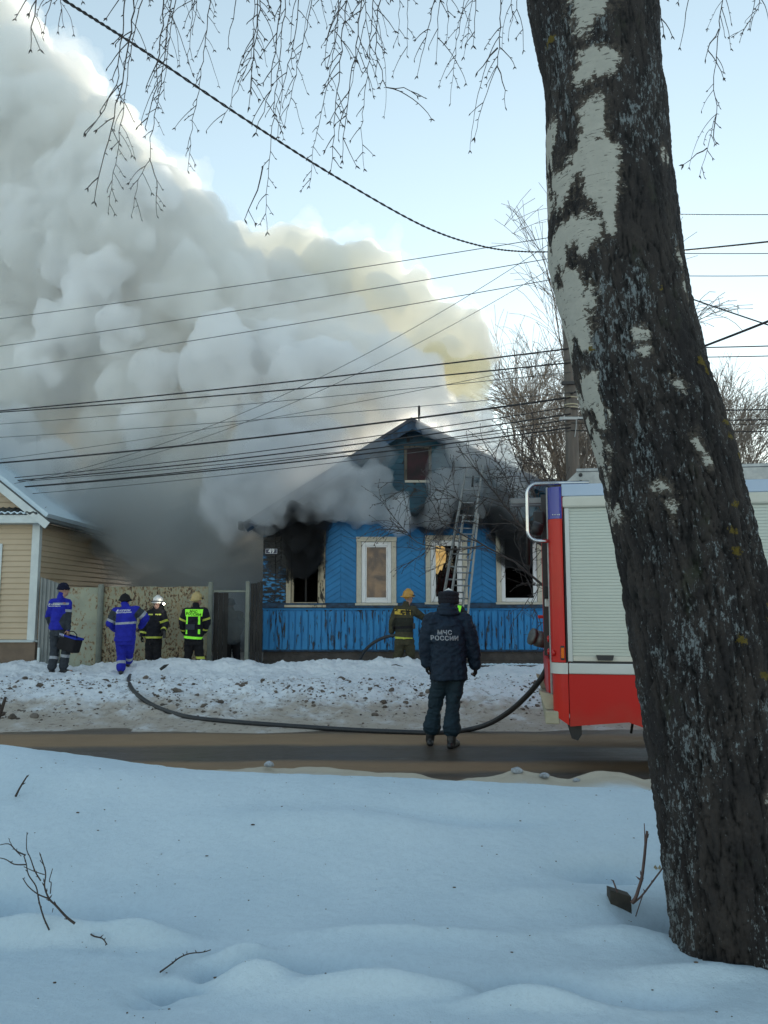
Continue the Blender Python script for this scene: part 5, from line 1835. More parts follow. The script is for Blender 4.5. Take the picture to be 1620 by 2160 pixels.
# ------------------------------------------------------------------ people
class Flesh:
    """Overlapping rounded limbs and lofts that are fused into one skin."""
    def __init__(self):
        self.v, self.f, self.n = [], [], 0
    def _add(self, v, f):
        self.v.append(np.asarray(v, float)); self.f += [[int(i) + self.n for i in q] for q in f]; self.n += len(v)
    def limb(self, p0, r0, p1, r1, n=12, fy=1.0):
        p0, p1 = Vector(p0), Vector(p1)
        t = (p1 - p0)
        L = t.length
        t = t.normalized() if L > 1e-6 else Vector((0, 0, 1))
        a = t.orthogonal().normalized()
        b = t.cross(a)
        rings = [(-r0 * math.cos(x), r0 * math.sin(x)) for x in (.18, .6, 1.05)] + [(0, r0), (L * .5, (r0 + r1) / 2), (L, r1)] + [(L + r1 * math.sin(x), r1 * math.cos(x)) for x in (.5, .95, 1.38)]
        v = []
        for h, r in rings:
            for k in range(n):
                an = 2 * math.pi * k / n
                o = (a * math.cos(an) + b * math.sin(an)) * r
                o.y *= fy
                v.append((p0 + t * h + o)[:])
        f = []
        for i in range(len(rings) - 1):
            for k in range(n):
                f.append([i * n + k, i * n + (k + 1) % n, (i + 1) * n + (k + 1) % n, (i + 1) * n + k])
        f.append(list(range(n))[::-1]); f.append(list(range((len(rings) - 1) * n, len(rings) * n)))
        self._add(v, f)
    def chain(self, pts, rs, n=12):
        for i in range(len(pts) - 1):
            self.limb(pts[i], rs[i], pts[i + 1], rs[i + 1], n)
    def ball(self, c, r, scale=(1, 1, 1), M=None):
        V, Fc = ICO2
        q = V * r * np.array(scale)
        if M is not None: q = q @ np.array(M.to_3x3()).T
        self._add(q + np.array(c), Fc.tolist())
    def loft(self, rings, yaw=0.0, n=20, power=2.4):
        """rings: (centre, half width, half depth) from low to high; superellipse sections."""
        v = []
        c_, s_ = math.cos(yaw), math.sin(yaw)
        for c, rx_, ry_ in rings:
            for k in range(n):
                an = 2 * math.pi * k / n
                x = math.copysign(abs(math.cos(an)) ** (2 / power), math.cos(an)) * rx_
                y = math.copysign(abs(math.sin(an)) ** (2 / power), math.sin(an)) * ry_
                v.append((c[0] + x * c_ + y * s_, c[1] - x * s_ + y * c_, c[2]))
        f = []
        m = len(rings)
        for i in range(m - 1):
            for k in range(n):
                f.append([i * n + k, i * n + (k + 1) % n, (i + 1) * n + (k + 1) % n, (i + 1) * n + k])
        f.append(list(range(n))[::-1]); f.append(list(range((m - 1) * n, m * n)))
        self._add(v, f)
    def skin(self, name, vox, smooth=2, wrinkle=0.0, fold=(9, 9, 15), off=(0, 0, 0), seed=0):
        v = np.concatenate(self.v) - np.array(off)
        bm = bmesh.new()
        me0 = bpy.data.meshes.new('t')
        me0.from_pydata(v.tolist(), [], self.f)
        bm.from_mesh(me0); bmesh.ops.recalc_face_normals(bm, faces=bm.faces); bm.to_mesh(me0); bm.free()
        vv = np.array([q.co[:] for q in me0.vertices]); ff = [list(p.vertices) for p in me0.polygons]
        bpy.data.meshes.remove(me0)
        me = remesh(vv, ff, vox, smooth, name)
        if wrinkle:
            co, no = mesh_np(me)
            d = fbm(co * np.array(fold) + seed * 3.7, 3, .55)
            d2 = 1 - np.abs(fbm(co * np.array(fold) * .8 + seed + 9, 2)) * 2
            d = d + .35 * (1 - np.abs(fbm(co * np.array(fold) * 2.3 + seed + 23, 2)) * 2.4)
            set_co(me, co + no * (wrinkle * (.7 * d + .5 * d2 - .25))[:, None])
        return me

def hand(fl, w, d, nrm, curl=.6, s=1.0, thumb=1, fat=1.0):
    """Palm, four unequal bent fingers and a thumb leaving the palm's side."""
    w, d, nrm = Vector(w), Vector(d).normalized(), Vector(nrm).normalized()
    sd = d.cross(nrm).normalized() * thumb
    nrm = sd.cross(d).normalized() * thumb
    for o in (-.026, -.009, .009, .026):
        fl.limb(w + sd * o * .6 * s, .017 * s * fat, w + d * .085 * s + sd * o * s, .0135 * s * fat, 8)
    for o, L in ((.030, .072), (.0105, .080), (-.0095, .075), (-.029, .058)):
        k0 = w + d * .09 * s + sd * o * s
        d1 = (d * math.cos(curl * .6) + nrm * math.sin(curl * .6) + sd * o * 1.2).normalized()
        k1 = k0 + d1 * L * .52 * s
        d2 = (d * math.cos(curl * 1.7) + nrm * math.sin(curl * 1.7)).normalized()
        k2 = k1 + d2 * L * .48 * s
        fl.limb(k0, .0098 * s * fat, k1, .0088 * s * fat, 8); fl.limb(k1, .0088 * s * fat, k2, .0074 * s * fat, 8)
    t0 = w + d * .022 * s + sd * .030 * s
    t1 = t0 + (d * .55 + sd * .62 + nrm * .35).normalized() * .045 * s
    t2 = t1 + (d * .85 + nrm * .45 + sd * .1).normalized() * .034 * s
    fl.limb(t0, .014 * s * fat, t1, .0115 * s * fat, 8); fl.limb(t1, .0115 * s * fat, t2, .009 * s * fat, 8)

def head(fl, c, yaw, pitch=0.0, s=1.0):
    """Skull, jaw, nose, brow, lips and ears; c is the head's centre (eye level)."""
    M = Matrix.Rotation(-yaw, 4, 'Z') @ Matrix.Rotation(pitch, 4, 'X')
    c = Vector(c)
    def at(x, y, z): return c + M @ Vector((x * s, y * s, z * s))
    fl.ball(at(0, -.012, .03), .092 * s, (.86, 1.05, 1.0), M)
    fl.ball(at(0, .025, -.045), .066 * s, (.90, .95, 1.05), M)
    fl.ball(at(0, .055, -.085), .034 * s, (1.0, .85, .8), M)
    fl.limb(at(0, .078, .012), .009 * s, at(0, .100, -.026), .014 * s, 8)
    fl.limb(at(-.03, .072, .022), .012 * s, at(.03, .072, .022), .012 * s, 8)
    fl.limb(at(-.018, .078, -.058), .009 * s, at(.018, .078, -.058), .009 * s, 8)
    for k in (-1, 1):
        fl.ball(at(k * .040, .048, -.025), .026 * s)
        fl.limb(at(k * .080, -.012, .018), .011 * s, at(k * .078, -.006, -.028), .008 * s, 8)
    return at

def region(me, stripes=(), zones=()):
    """Cut clean edges into a garment and give the pieces between them their own cloth.
    stripes: (centre, axis, half width, reach, material index); zones: (list of planes (co, no), material index)."""
    bm = bmesh.new()
    bm.from_mesh(me)
    for c, ax, hw, reach, mi in stripes:
        c, ax = Vector(c), Vector(ax).normalized()
        for s in (-1, 1):
            fs = [f for f in bm.faces if (f.calc_center_median() - c).length < reach + .05 and abs((f.calc_center_median() - c).dot(ax)) < hw + .05]
            g = list({e for f in fs for e in f.edges}) + list({v for f in fs for v in f.verts}) + fs
            bmesh.ops.bisect_plane(bm, geom=g, plane_co=c + ax * hw * s, plane_no=ax)
        for f in bm.faces:
            q = f.calc_center_median() - c
            if q.length < reach and abs(q.dot(ax)) < hw: f.material_index = mi
    for planes, mi in zones:
        for co, no in planes:
            fs = bm.faces[:]
            bmesh.ops.bisect_plane(bm, geom=bm.verts[:] + bm.edges[:] + fs, plane_co=Vector(co), plane_no=Vector(no))
        for f in bm.faces:
            q = f.calc_center_median()
            if all((q - Vector(co)).dot(Vector(no)) > 0 for co, no in planes): f.material_index = mi
    bm.to_mesh(me)
    bm.free()

def project(me, target, o, right, up, off=.004, fwd=(0, 1, 0)):
    """Lay a flat shape (x right, y up) on cloth: each point is dropped along fwd onto the target mesh."""
    bm = bmesh.new(); bm.from_mesh(me)
    bmesh.ops.triangulate(bm, faces=bm.faces[:])
    bmesh.ops.subdivide_edges(bm, edges=[e for e in bm.edges if e.calc_length() > .03], cuts=2)
    bm.to_mesh(me); bm.free()
    bmt = bmesh.new(); bmt.from_mesh(target)
    tree = BVHTree.FromBMesh(bmt)
    fwd = Vector(fwd).normalized()
    for v in me.vertices:
        p = Vector(o) + Vector(right) * v.co.x + Vector(up) * v.co.y
        h = tree.ray_cast(p - fwd * 1.2, fwd)
        v.co = (h[0] if h[0] is not None else p) - fwd * (off + v.co.z)
    bmt.free()
    return me

M_skin = plain('skin', (.42, .25, .19), (.36, .20, .15), 20, .5)
M_hair = plain('dark_hair', (.02, .016, .014), (.035, .028, .024), 40, .6)
M_eye = plain('dark_eye', (.02, .016, .014), (.03, .02, .02), 40, .2)
def cloth(name, c1, c2=None, rough=.85):
    return plain(name, c1, c2 or tuple(x * .72 for x in c1), 7, rough, bump=.003, bscale=70, spec=.25)
M_royal = cloth('royal_blue_workwear', (.022, .030, .40), (.016, .020, .29))
M_slatec = cloth('dark_grey_cloth', (.045, .055, .07))
M_blackc = cloth('black_cloth', (.016, .016, .019))
M_navy = cloth('navy_uniform_cloth', (.012, .028, .052), (.009, .019, .038), .7)
M_navyt = cloth('navy_trousers', (.014, .034, .050), (.010, .023, .036), .75)
M_fur = plain('dark_fur', (.008, .010, .018), (.016, .018, .028), 60, .95, bump=.01, bscale=150)
M_olive = cloth('olive_turnout_cloth', (.070, .066, .040), (.048, .046, .028))
M_oliv2 = cloth('olive_dark_vest', (.032, .034, .026))
M_turn = cloth('black_turnout_cloth', (.014, .015, .022))
M_refl = plain('grey_reflective_tape', (.34, .37, .42), (.28, .31, .36), 30, .4)
M_yel = plain('yellow_tape', (.55, .60, .08), (.45, .5, .06), 30, .5)
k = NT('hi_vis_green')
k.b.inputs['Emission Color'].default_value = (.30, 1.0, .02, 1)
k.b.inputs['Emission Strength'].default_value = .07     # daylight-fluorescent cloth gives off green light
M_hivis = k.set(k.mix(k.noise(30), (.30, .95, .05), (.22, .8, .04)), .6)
M_gold = plain('yellow_patch', (.62, .44, .05), (.52, .36, .04), 30, .6)
M_helY = NT('amber_helmet'); M_helY = M_helY.set(M_helY.mix(M_helY.noise(14, 5), (.62, .33, .06), (.46, .24, .05)), .38)
M_helB = NT('sandy_helmet'); M_helB = M_helB.set(M_helB.mix(M_helB.noise(14, 5), (.52, .40, .17), (.40, .30, .13)), .4)
M_helW = NT('white_helmet'); M_helW = M_helW.set((.72, .72, .70), .3)
M_boot = plain('black_boot', (.010, .010, .012), (.018, .018, .02), 20, .45)
M_glove = cloth('dark_glove', (.020, .019, .020))

def person(label, D, jo, yaw=0.0, tilt=0.0, jacket=None, trousers=None, boots=M_boot, girth=1.0, hem=None, gloves=M_glove, bare=(), hand_curl=(1.0, 1.0),
           jstripes=lambda J, S: (), jzones=lambda J: (), tstripes=lambda J: (), jm=(), tm=(), headyaw=None, headpitch=0.0, group=None, legr=1.0, base_px=None, vox=.012, collar=.07, wr=.015, boot_top=None, trend=.12, palm=None, bootlen=.17):
    """jo: joints measured as (px, py, depth offset): head, neck, shL, shR, elL, elR, haL, haR, hip, hipL, hipR, knL, knR, anL, anR, and toeL/toeR directions."""
    J = {k_: P(a, b, D + c) for k_, (a, b, c) in jo.items()}
    for s in 'LR':
        q = J['an' + s]
        q.z = (bank_h(q.x, q.y) if q.y > 11 else .004) + (.085 if s == 'L' or q.y < 11 else .086)
    base = Vector((J['hip'].x, D, min(J['anL'].z, J['anR'].z) - .09))
    t = thing('person', label, 'person', base, group=group)
    f_ = Vector((math.sin(yaw), math.cos(yaw), 0)); r_ = Vector((math.cos(yaw), -math.sin(yaw), 0))
    hy = yaw if headyaw is None else headyaw
    fm = (1 if girth <= 1.02 else girth)
    chest = (J['shL'] + J['shR']) / 2
    hip = J['hip']
    shw = (J['shL'] - J['shR']).length / 2
    # ---- body, one skin
    b = Flesh()
    b.loft([(hip - Vector((0, 0, .06)), .13, .10), (hip + Vector((0, 0, .04)), .14, .105), (hip.lerp(chest, .4), .125, .09), (hip.lerp(chest, .75), .145, .10), (chest + Vector((0, 0, .0)), .13, .085), (chest + Vector((0, 0, .05)), .06, .05)], yaw)
    b.limb(chest, .06, J['head'] - Vector((0, 0, .06)), .052)
    at = head(b, J['head'], hy, headpitch)
    for s in 'LR':
        b.chain([J['sh' + s], J['el' + s], J['ha' + s]], [.05, .042, .027])
        d = (J['ha' + s] - J['el' + s]).normalized()
        pn_ = (palm or {}).get(s) or (r_ if s == 'L' else -r_)
        hand(b, J['ha' + s], d, pn_, hand_curl[0 if s == 'L' else 1], .95, 1 if s == 'L' else -1)
        b.chain([J['hip' + s], J['kn' + s], J['an' + s]], [.085, .055, .038])
        toe = jo.get('toe' + s)
        td = (P(toe[0], toe[1], D + toe[2]) - J['an' + s]) if toe else f_ * .16 - Vector((0, 0, .06))
        td = Vector((td.x, td.y, 0)).normalized() * bootlen * .95 - Vector((0, 0, .035))
        J['toe' + s] = J['an' + s] + td
        b.chain([J['an' + s] - Vector((0, 0, .03)), J['toe' + s]], [.038, .03])
    bo = link('body', b.skin('body', .0085, 1, off=base), M_skin, t, True)
    for s in (-1, 1):
        e = MB(); e.ball(at(s * .031, .0795, .006), .0105, ico=ICO1); e.build('eye', M_eye, t, True)
    # ---- trousers
    q = Flesh()
    hw = .155 * girth
    q.loft([(hip - Vector((0, 0, .13)), hw * 1.02, .13 * girth), (hip - Vector((0, 0, .05)), hw * 1.03, .14 * girth), (hip + Vector((0, 0, .06)), hw, .13 * girth), (hip + Vector((0, 0, .10)), hw * .95, .12 * girth)], yaw)
    for s in 'LR':
        K, A, H = J['kn' + s], J['an' + s], J['hip' + s]
        q.chain([H - Vector((0, 0, .02)), H.lerp(K, .5), K, K.lerp(A, .5), A.lerp(K, trend)], [.108 * legr, .102 * legr, .086 * legr, .084 * legr, .086 * legr])
    me = q.skin('trousers', vox, 2, wr, (8, 8, 13), base, seed=D)
    region(me, [(Vector(c) - base, ax, w_, rc, mi) for c, ax, w_, rc, mi in tstripes(J)])
    link('trousers', me, [trousers] + list(tm), t, True)
    # ---- boots
    for s in 'LR':
        q = Flesh()
        A, T, K = J['an' + s], J['toe' + s], J['kn' + s]
        tb = A.lerp(K, boot_top if boot_top else .30)
        q.chain([tb, A, A - Vector((0, 0, .045))], [.066, .056, .050])
        td = Vector((T.x - A.x, T.y - A.y, 0)); td = td.normalized() if td.length > .01 else f_
        zf = A.z - .055
        for o, rr0 in ((0, .046), (.5, .048), (1.0, .042)):
            pass
        q.limb((A - td * .045).to_2d().to_3d() + Vector((0, 0, zf)), .042, (A + td * bootlen).to_2d().to_3d() + Vector((0, 0, zf - .004)), .040)
        q.limb((A + td * .02).to_2d().to_3d() + Vector((0, 0, zf + .03)), .046, (A + td * bootlen * .8).to_2d().to_3d() + Vector((0, 0, zf + .012)), .038)
        sole = MB()
        me = q.skin('boot', .009, 2, .003, (12, 12, 20), base, seed=3)
        co, _n = mesh_np(me)
        zmin = zf - .036 - base.z
        co[:, 2] = np.maximum(co[:, 2], zmin)
        set_co(me, co)
        link('boot', me, boots, t, True)
    # ---- jacket
    q = Flesh()
    hem = hem if hem is not None else .12
    zh = hip - Vector((0, 0, hem))
    q.loft([(zh, hw * 1.13, .165 * girth), (zh + Vector((0, 0, .05)), hw * 1.14, .165 * girth), (hip.lerp(chest, .25), hw * 1.08, .155 * girth), (hip.lerp(chest, .6), max(hw * 1.12, shw * .92), .155 * girth), (hip.lerp(chest, .88), shw * 1.02, .145 * girth), (chest + Vector((0, 0, .025)), shw * .88, .11 * girth), (chest + Vector((0, 0, .075)), .085, .075)], yaw)
    q.limb(chest + Vector((0, 0, .03)), .085, J['neck'] + Vector((0, 0, .03)), collar)
    for s in 'LR':
        q.chain([J['sh' + s] - Vector((0, 0, .015)), J['sh' + s].lerp(J['el' + s], .5), J['el' + s], J['el' + s].lerp(J['ha' + s], .5), J['el' + s].lerp(J['ha' + s], .93)], [.088 * fm, .082 * fm, .070 * fm, .064 * fm, .056 * fm])
        q.limb(J['sh' + s], .085 * fm, chest, .09 * fm)
    me = q.skin('jacket', vox, 2, wr, (8, 8, 12), base, seed=D + 1)
    S = dict(base=base, f=f_, r=r_)
    region(me, [(Vector(c) - base, ax, w_, rc, mi) for c, ax, w_, rc, mi in jstripes(J, S)], [([(Vector(co) - base, no) for co, no in pl], mi) for pl, mi in jzones(J)])
    jk = link('jacket', me, [jacket] + list(jm), t, True)
    # ---- gloves
    for s in 'LR':
        if s in bare: continue
        q = Flesh()
        d = (J['ha' + s] - J['el' + s]).normalized()
        pn_ = (palm or {}).get(s) or (r_ if s == 'L' else -r_)
        hand(q, J['ha' + s], d, pn_, hand_curl[0 if s == 'L' else 1], 1.0, 1 if s == 'L' else -1, 1.28)
        q.limb(J['ha' + s] - d * .05, .040, J['ha' + s] + d * .01, .034)
        link('glove', q.skin('glove', .007, 1, off=base), gloves, t, True)
    return t, J, jk, base, at

def helmet(t, base, c, yaw, mat, pitch=0.0, s=1.0, visor=True, crest=True):
    """Fire helmet: dome with a low crest, brim longer at the back, neck flap strap."""
    M = Matrix.Rotation(-yaw, 4, 'Z') @ Matrix.Rotation(pitch, 4, 'X')
    c = Vector(c)
    def at(x, y, z): return c + M @ Vector((x * s, y * s, z * s))
    q = Flesh()
    q.ball(at(0, -.005, .062), .118 * s, (.93, 1.14, .92), M)
    q.ball(at(0, -.06, .02), .10 * s, (1.02, .85, .75), M)
    rim = [at(.115 * math.cos(a), .145 * math.sin(a) - .01 - (.035 if math.sin(a) < 0 else 0), .022 - .018 * (1 - math.sin(a)) ) for a in [2 * math.pi * i / 18 for i in range(19)]]
    for i in range(18): q.limb(rim[i], .014 * s, rim[i + 1], .014 * s, 8)
    if crest: q.chain([at(0, .10, .10), at(0, .04, .165), at(0, -.05, .165), at(0, -.12, .09)], [.012 * s, .016 * s, .016 * s, .012 * s], 8)
    h = link('helmet', q.skin('helmet', .007, 2, off=base), mat, t, True)
    if visor:
        m = MB()
        for sd in (-1, 1):
            m.lathe([(.001, 0), (.018, .002), (.018, .014), (.008, .02)], 12, Matrix.Translation(at(sd * .112, .02, .03)) @ M @ Matrix.Rotation(math.radians(90 * sd), 4, 'Y'))
        m.tube([at(.108, .03, .025), at(.10, .10, .035), at(0, .15, .045), at(-.10, .10, .035), at(-.108, .03, .025)], .012 * s, 6)
        o = m.build('visor_band', M_dark, h)
    return h

def beanie(t, base, c, yaw, mat, s=1.0):
    M = Matrix.Rotation(-yaw, 4, 'Z')
    c = Vector(c)
    q = Flesh()
    q.ball(c + M @ Vector((0, -.015, .062)), .108 * s, (.92, 1.05, .90), M)
    for i in range(16):
        a, b = 2 * math.pi * i / 16, 2 * math.pi * (i + 1) / 16
        q.limb(c + M @ Vector((.094 * s * math.cos(a), -.012 + .108 * s * math.sin(a), .03)), .022 * s, c + M @ Vector((.094 * s * math.cos(b), -.012 + .108 * s * math.sin(b), .03)), .022 * s, 8)
    return link('knit_hat', q.skin('knit_hat', .009, 2, .003, (20, 20, 40), base), mat, t, True)

UP = Vector((0, 0, 1))
def axis(a, b): return (b - a).normalized()

# flame mark of the gas company as on the jackets: a ring open at the side with a flame tip rising from it, and two lines of lettering
def company_mark():
    m = MB()
    out = [(.030 * math.cos(a), .030 * math.sin(a)) for a in [math.radians(20 + 300 * i / 20) for i in range(21)]]
    inn = [(.019 * math.cos(a), .019 * math.sin(a)) for a in [math.radians(20 + 300 * i / 20) for i in range(21)]]
    for i in range(20):
        m.prism([out[i], out[i + 1], inn[i + 1], inn[i]], 'z', 0, .001)
    m.prism([(-.012, .018), (.004, .004), (.016, .022), (.010, .042), (.004, .062), (-.002, .044), (-.014, .032)], 'z', 0, .001)
    return m.mesh('emblem')
def worker_print(t, jk, base, px, py, D, right=Vector((1, 0, 0)), s=1.0, fwd=(0, 1, 0)):
    o = P(px, py, D) - base
    e = project(company_mark(), jk.data, o - right * .105 * s, right * s, UP * s, fwd=fwd)
    link('emblem', e, M_white, jk)
    a = text_mesh('ГАЗПРОМ', .052, .001, .0005)
    link('lettering', project(a, jk.data, o + right * .04 * s + UP * .018 * s, right * s, UP * s, fwd=fwd), M_white, jk)
    a = text_mesh('ГАЗОРАСПРЕДЕЛЕНИЕ', .026, .0008, .0005)
    link('lettering', project(a, jk.data, o + right * .045 * s - UP * .022 * s, right * s, UP * s, fwd=fwd), M_white, jk)

GRW = 'gas workers in blue jackets'
# 1: workman walking with a tool bag
D1 = 15.7
jo = dict(head=(135, 1245, .0), neck=(130, 1257, 0), shL=(112, 1271, -.05), shR=(143, 1272, .08), elL=(103, 1302, .0), elR=(142, 1303, .05), haL=(113, 1325, .16), haR=(143.5, 1329, -.02), hip=(123, 1328, 0), hipL=(117, 1330, -.03), hipR=(131, 1330, .03), knL=(116, 1369, .06), knR=(141, 1364, .06), anL=(109, 1410, -.02), anR=(133, 1408, .05), toeL=(112, 1417, .14), toeR=(150, 1415, .06))
w1, J, jk, b1, at = person('workman in a royal blue jacket and dark trousers with a black bag', D1, jo, yaw=.55, jacket=M_royal, trousers=M_slatec, hem=.0, bare=('R', 'L'), hand_curl=(.8, 1.5), girth=.98,
    jm=(M_slatec, M_refl), tm=(M_refl,), group=GRW, headyaw=.9, boot_top=.32,
    jstripes=lambda J, S: [(J['shR'].lerp(J['elR'], .75), axis(J['shR'], J['elR']), .2, .0, 1), (J['elR'].lerp(J['haR'], .30), axis(J['elR'], J['haR']), .19, .20, 1), (J['elL'].lerp(J['haL'], .30), axis(J['elL'], J['haL']), .19, .14, 1),
                           (J['shR'].lerp(J['elR'], .55), axis(J['shR'], J['elR']), .025, .13, 2), ((J['shL'] + J['shR']) / 2 - UP * .02, UP, .022, .17, 2)],
    tstripes=lambda J: [(J['knL'].lerp(J['anL'], .45), axis(J['knL'], J['anL']), .028, .12, 1), (J['knR'].lerp(J['anR'], .40), axis(J['knR'], J['anR']), .028, .12, 1)])
beanie(w1, b1, J['head'], .9, cloth('navy_knit', (.008, .010, .03)))
worker_print(w1, jk, b1, 118, 1277, D1, Vector((.93, 0, 0)), .80)
# tool bag
bag = thing('tool_bag', 'black open tool bag with blue rim carried by the workman near the siding house', 'tool bag', P(147, 1372, D1 - .1)[:])
Mb = Matrix.Translation(P(147, 1357, D1 - .06)) @ Matrix.Rotation(math.radians(14), 4, 'Y') @ Matrix.Rotation(-.3, 4, 'Z')
m = MB(); m.bbox(-.20, .20, -.12, .12, -.15, .12, .03, M=Mb); m.build('bag_body', M_blackc, bag)
m = MB()
for a in ((-.205, .205, -.128, -.112), (-.205, .205, .112, .128)): m.bbox(a[0], a[1], a[2], a[3], .112, .15, .008, M=Mb)
for a in ((-.21, -.195), (.195, .21)): m.bbox(a[0], a[1], -.111, .111, .112, .15, .006, M=Mb)
m.build('rim', cloth('blue_webbing', (.02, .04, .35)), bag)
m = MB()
hp = [(-.13, 0, .14), (-.10, 0, .20), (-.03, 0, .235), (.03, 0, .235), (.10, 0, .20), (.13, 0, .14)]
m.tube([Mb @ Vector(p) for p in hp], .010, 6); m.build('handle', M_blackc, bag, True)
for i in range(5):
    m = MB()
    x = -.19 + i * .022
    m.tube([Mb @ Vector((x, -.10, .05)), Mb @ Vector((x - .03 + .01 * i, -.135, .16))], .007, 6)
    m.build('tool', M_steel, bag, True)

# 2: workman striding towards the fence
D2 = 15.75
jo = dict(head=(264, 1268, .05), neck=(263, 1277, 0), shL=(244, 1291, 0), shR=(289, 1288, 0), elL=(232, 1314, -.02), elR=(307, 1303, .08), haL=(243, 1328, .20), haR=(297, 1322, .26), hip=(264, 1346, 0), hipL=(256, 1350, 0), hipR=(273, 1350, 0), knL=(256, 1380, .08), knR=(272, 1377, .22), anL=(255.5, 1410, 0), anR=(270, 1400, .35), toeL=(258, 1414, .2), toeR=(272, 1402, .55))
w2, J, jk, b2, at = person('workman in a full royal blue suit with grey bands walking to the fence', D2, jo, yaw=.0, jacket=M_royal, trousers=M_royal, girth=1.12, hem=.06, jm=(M_slatec, M_refl), tm=(M_refl,), group=GRW, gloves=M_slatec, legr=1.02, boot_top=.22,
    jstripes=lambda J, S: [(J['shL'].lerp(J['elL'], .35), axis(J['shL'], J['elL']), .09, .16, 1), (J['shR'].lerp(J['elR'], .35), axis(J['shR'], J['elR']), .09, .14, 1), (J['shL'].lerp(J['elL'], .80), axis(J['shL'], J['elL']), .024, .14, 2), (J['shR'].lerp(J['elR'], .62), axis(J['shR'], J['elR']), .03, .13, 2),
                           (J['hip'].lerp((J['shL'] + J['shR']) / 2, .56), Vector((-.06, 0, 1)), .022, .235, 2)],
    tstripes=lambda J: [(J['knL'].lerp(J['anL'], .55), axis(J['knL'], J['anL']), .028, .13, 1), (J['knR'].lerp(J['anR'], .5), axis(J['knR'], J['anR']), .028, .13, 1)])
h = beanie(w2, b2, J['head'] - UP * .01, .0, M_blackc, 1.05)
m = Flesh()
for s in (-1, 1): m.limb(J['head'] + Vector((s * .10, 0, .03)), .022, J['head'] + Vector((s * .128, .0, .018)), .014)
m.ball(J['head'] + Vector((0, 0, .155)), .016)
link('ear_flap', m.skin('ear_flap', .008, 1, off=b2), M_blackc, w2, True)
worker_print(w2, jk, b2, 262, 1290, D2, Vector((.99, 0, .05)), .95)

# 3: firefighter in a white helmet, turned to the viewer
D3 = 17.2
jo = dict(head=(332.5, 1275, -.03), neck=(331, 1283, 0), shL=(342, 1293, 0), shR=(316, 1294, 0), elL=(349.5, 1318, -.03), elR=(306, 1318, -.02), haL=(344, 1332, -.2), haR=(300, 1341, -.08), hip=(324, 1345, 0), hipL=(331, 1347, 0), hipR=(318, 1347, 0), knL=(331, 1380, 0), knR=(315, 1380, 0), anL=(331, 1416, 0), anR=(314, 1416, 0), toeL=(332, 1421, -.2), toeR=(312, 1421, -.2))
def turn_st(J, S):
    out = []
    for s in 'LR':
        out.append((J['sh' + s].lerp(J['el' + s], .72), axis(J['sh' + s], J['el' + s]), .022, .12, 1))
        out.append((J['el' + s].lerp(J['ha' + s], .72), axis(J['el' + s], J['ha' + s]), .020, .09, 1))
    return out
p3, J, jk, b3, at = person('firefighter in black kit and white helmet facing the street by the fence', D3, jo, yaw=math.pi - .15, jacket=M_turn, trousers=M_blackc, girth=1.0, hem=.02, jm=(M_yel, M_refl), group='firefighters', headyaw=math.pi + .25, headpitch=-.15,
    jstripes=lambda J, S: turn_st(J, S) + [(J['hip'] + UP * .01, UP, .020, .24, 1)])
helmet(p3, b3, at(0, -.01, .025), math.pi + .25, M_helW)
q = Flesh(); q.limb(at(0, -.06, .02), .105, at(0, -.045, -.09), .115); q.limb(at(0, -.03, -.11), .11, (J['shL'] + J['shR']) / 2 + UP * .03, .12)
hd = link('hood', q.skin('hood', .01, 2, .004, (14, 14, 14), b3), M_blackc, p3, True)
for px_ in (321, 337):
    pm = MB(); pm.box(-.055, .055, -.014, .014, 0, .001)
    link('chest_patch', project(pm.mesh('chest_patch'), jk.data, P(px_, 1296, D3) - b3, Vector((1, 0, 0)), UP, .003), M_yel, jk)
lamp = thing('hand_lamp', 'lit torch shining beside the white helmet of a firefighter', 'torch', P(345, 1279, D3 - .12)[:])
m = MB(); m.lathe([(.012, 0), (.018, .02), (.018, .09), (.026, .11), (.026, .125)], 14, Matrix.Translation(P(346, 1276, D3 - .02)) @ Matrix.Rotation(math.radians(78), 4, 'X'))
m.build('torch_body', M_dark, lamp, True)
kq = NT('lit_lens'); kq.b.inputs['Emission Color'].default_value = (1, .93, .75, 1); kq.b.inputs['Emission Strength'].default_value = 30
M_lit = kq.set((1, 1, 1), .3)
lp = P(345.5, 1273.5, D3 - .16)
m = MB(); m.ball(lp, .020); m.build('lens', M_lit, lamp, True)
li = bpy.data.lights.new('torch_light', 'POINT'); li.energy = .25; li.shadow_soft_size = .03; li.color = (1, .93, .8)
lo = bpy.data.objects.new('torch_light', li); COL.objects.link(lo); lo.parent = lamp; lo.location = lp - lamp.location + Vector((0, -.06, 0))
rad = tag(B('radio', M_dark, None, P(344, 1340, D3 - .27).x, P(349.5, 1340, D3 - .27).x, D3 - .30, D3 - .25, P(344, 1346, D3 - .27).z, P(344, 1331, D3 - .27).z, .012), 'black radio held by the firefighter in the white helmet', 'radio')

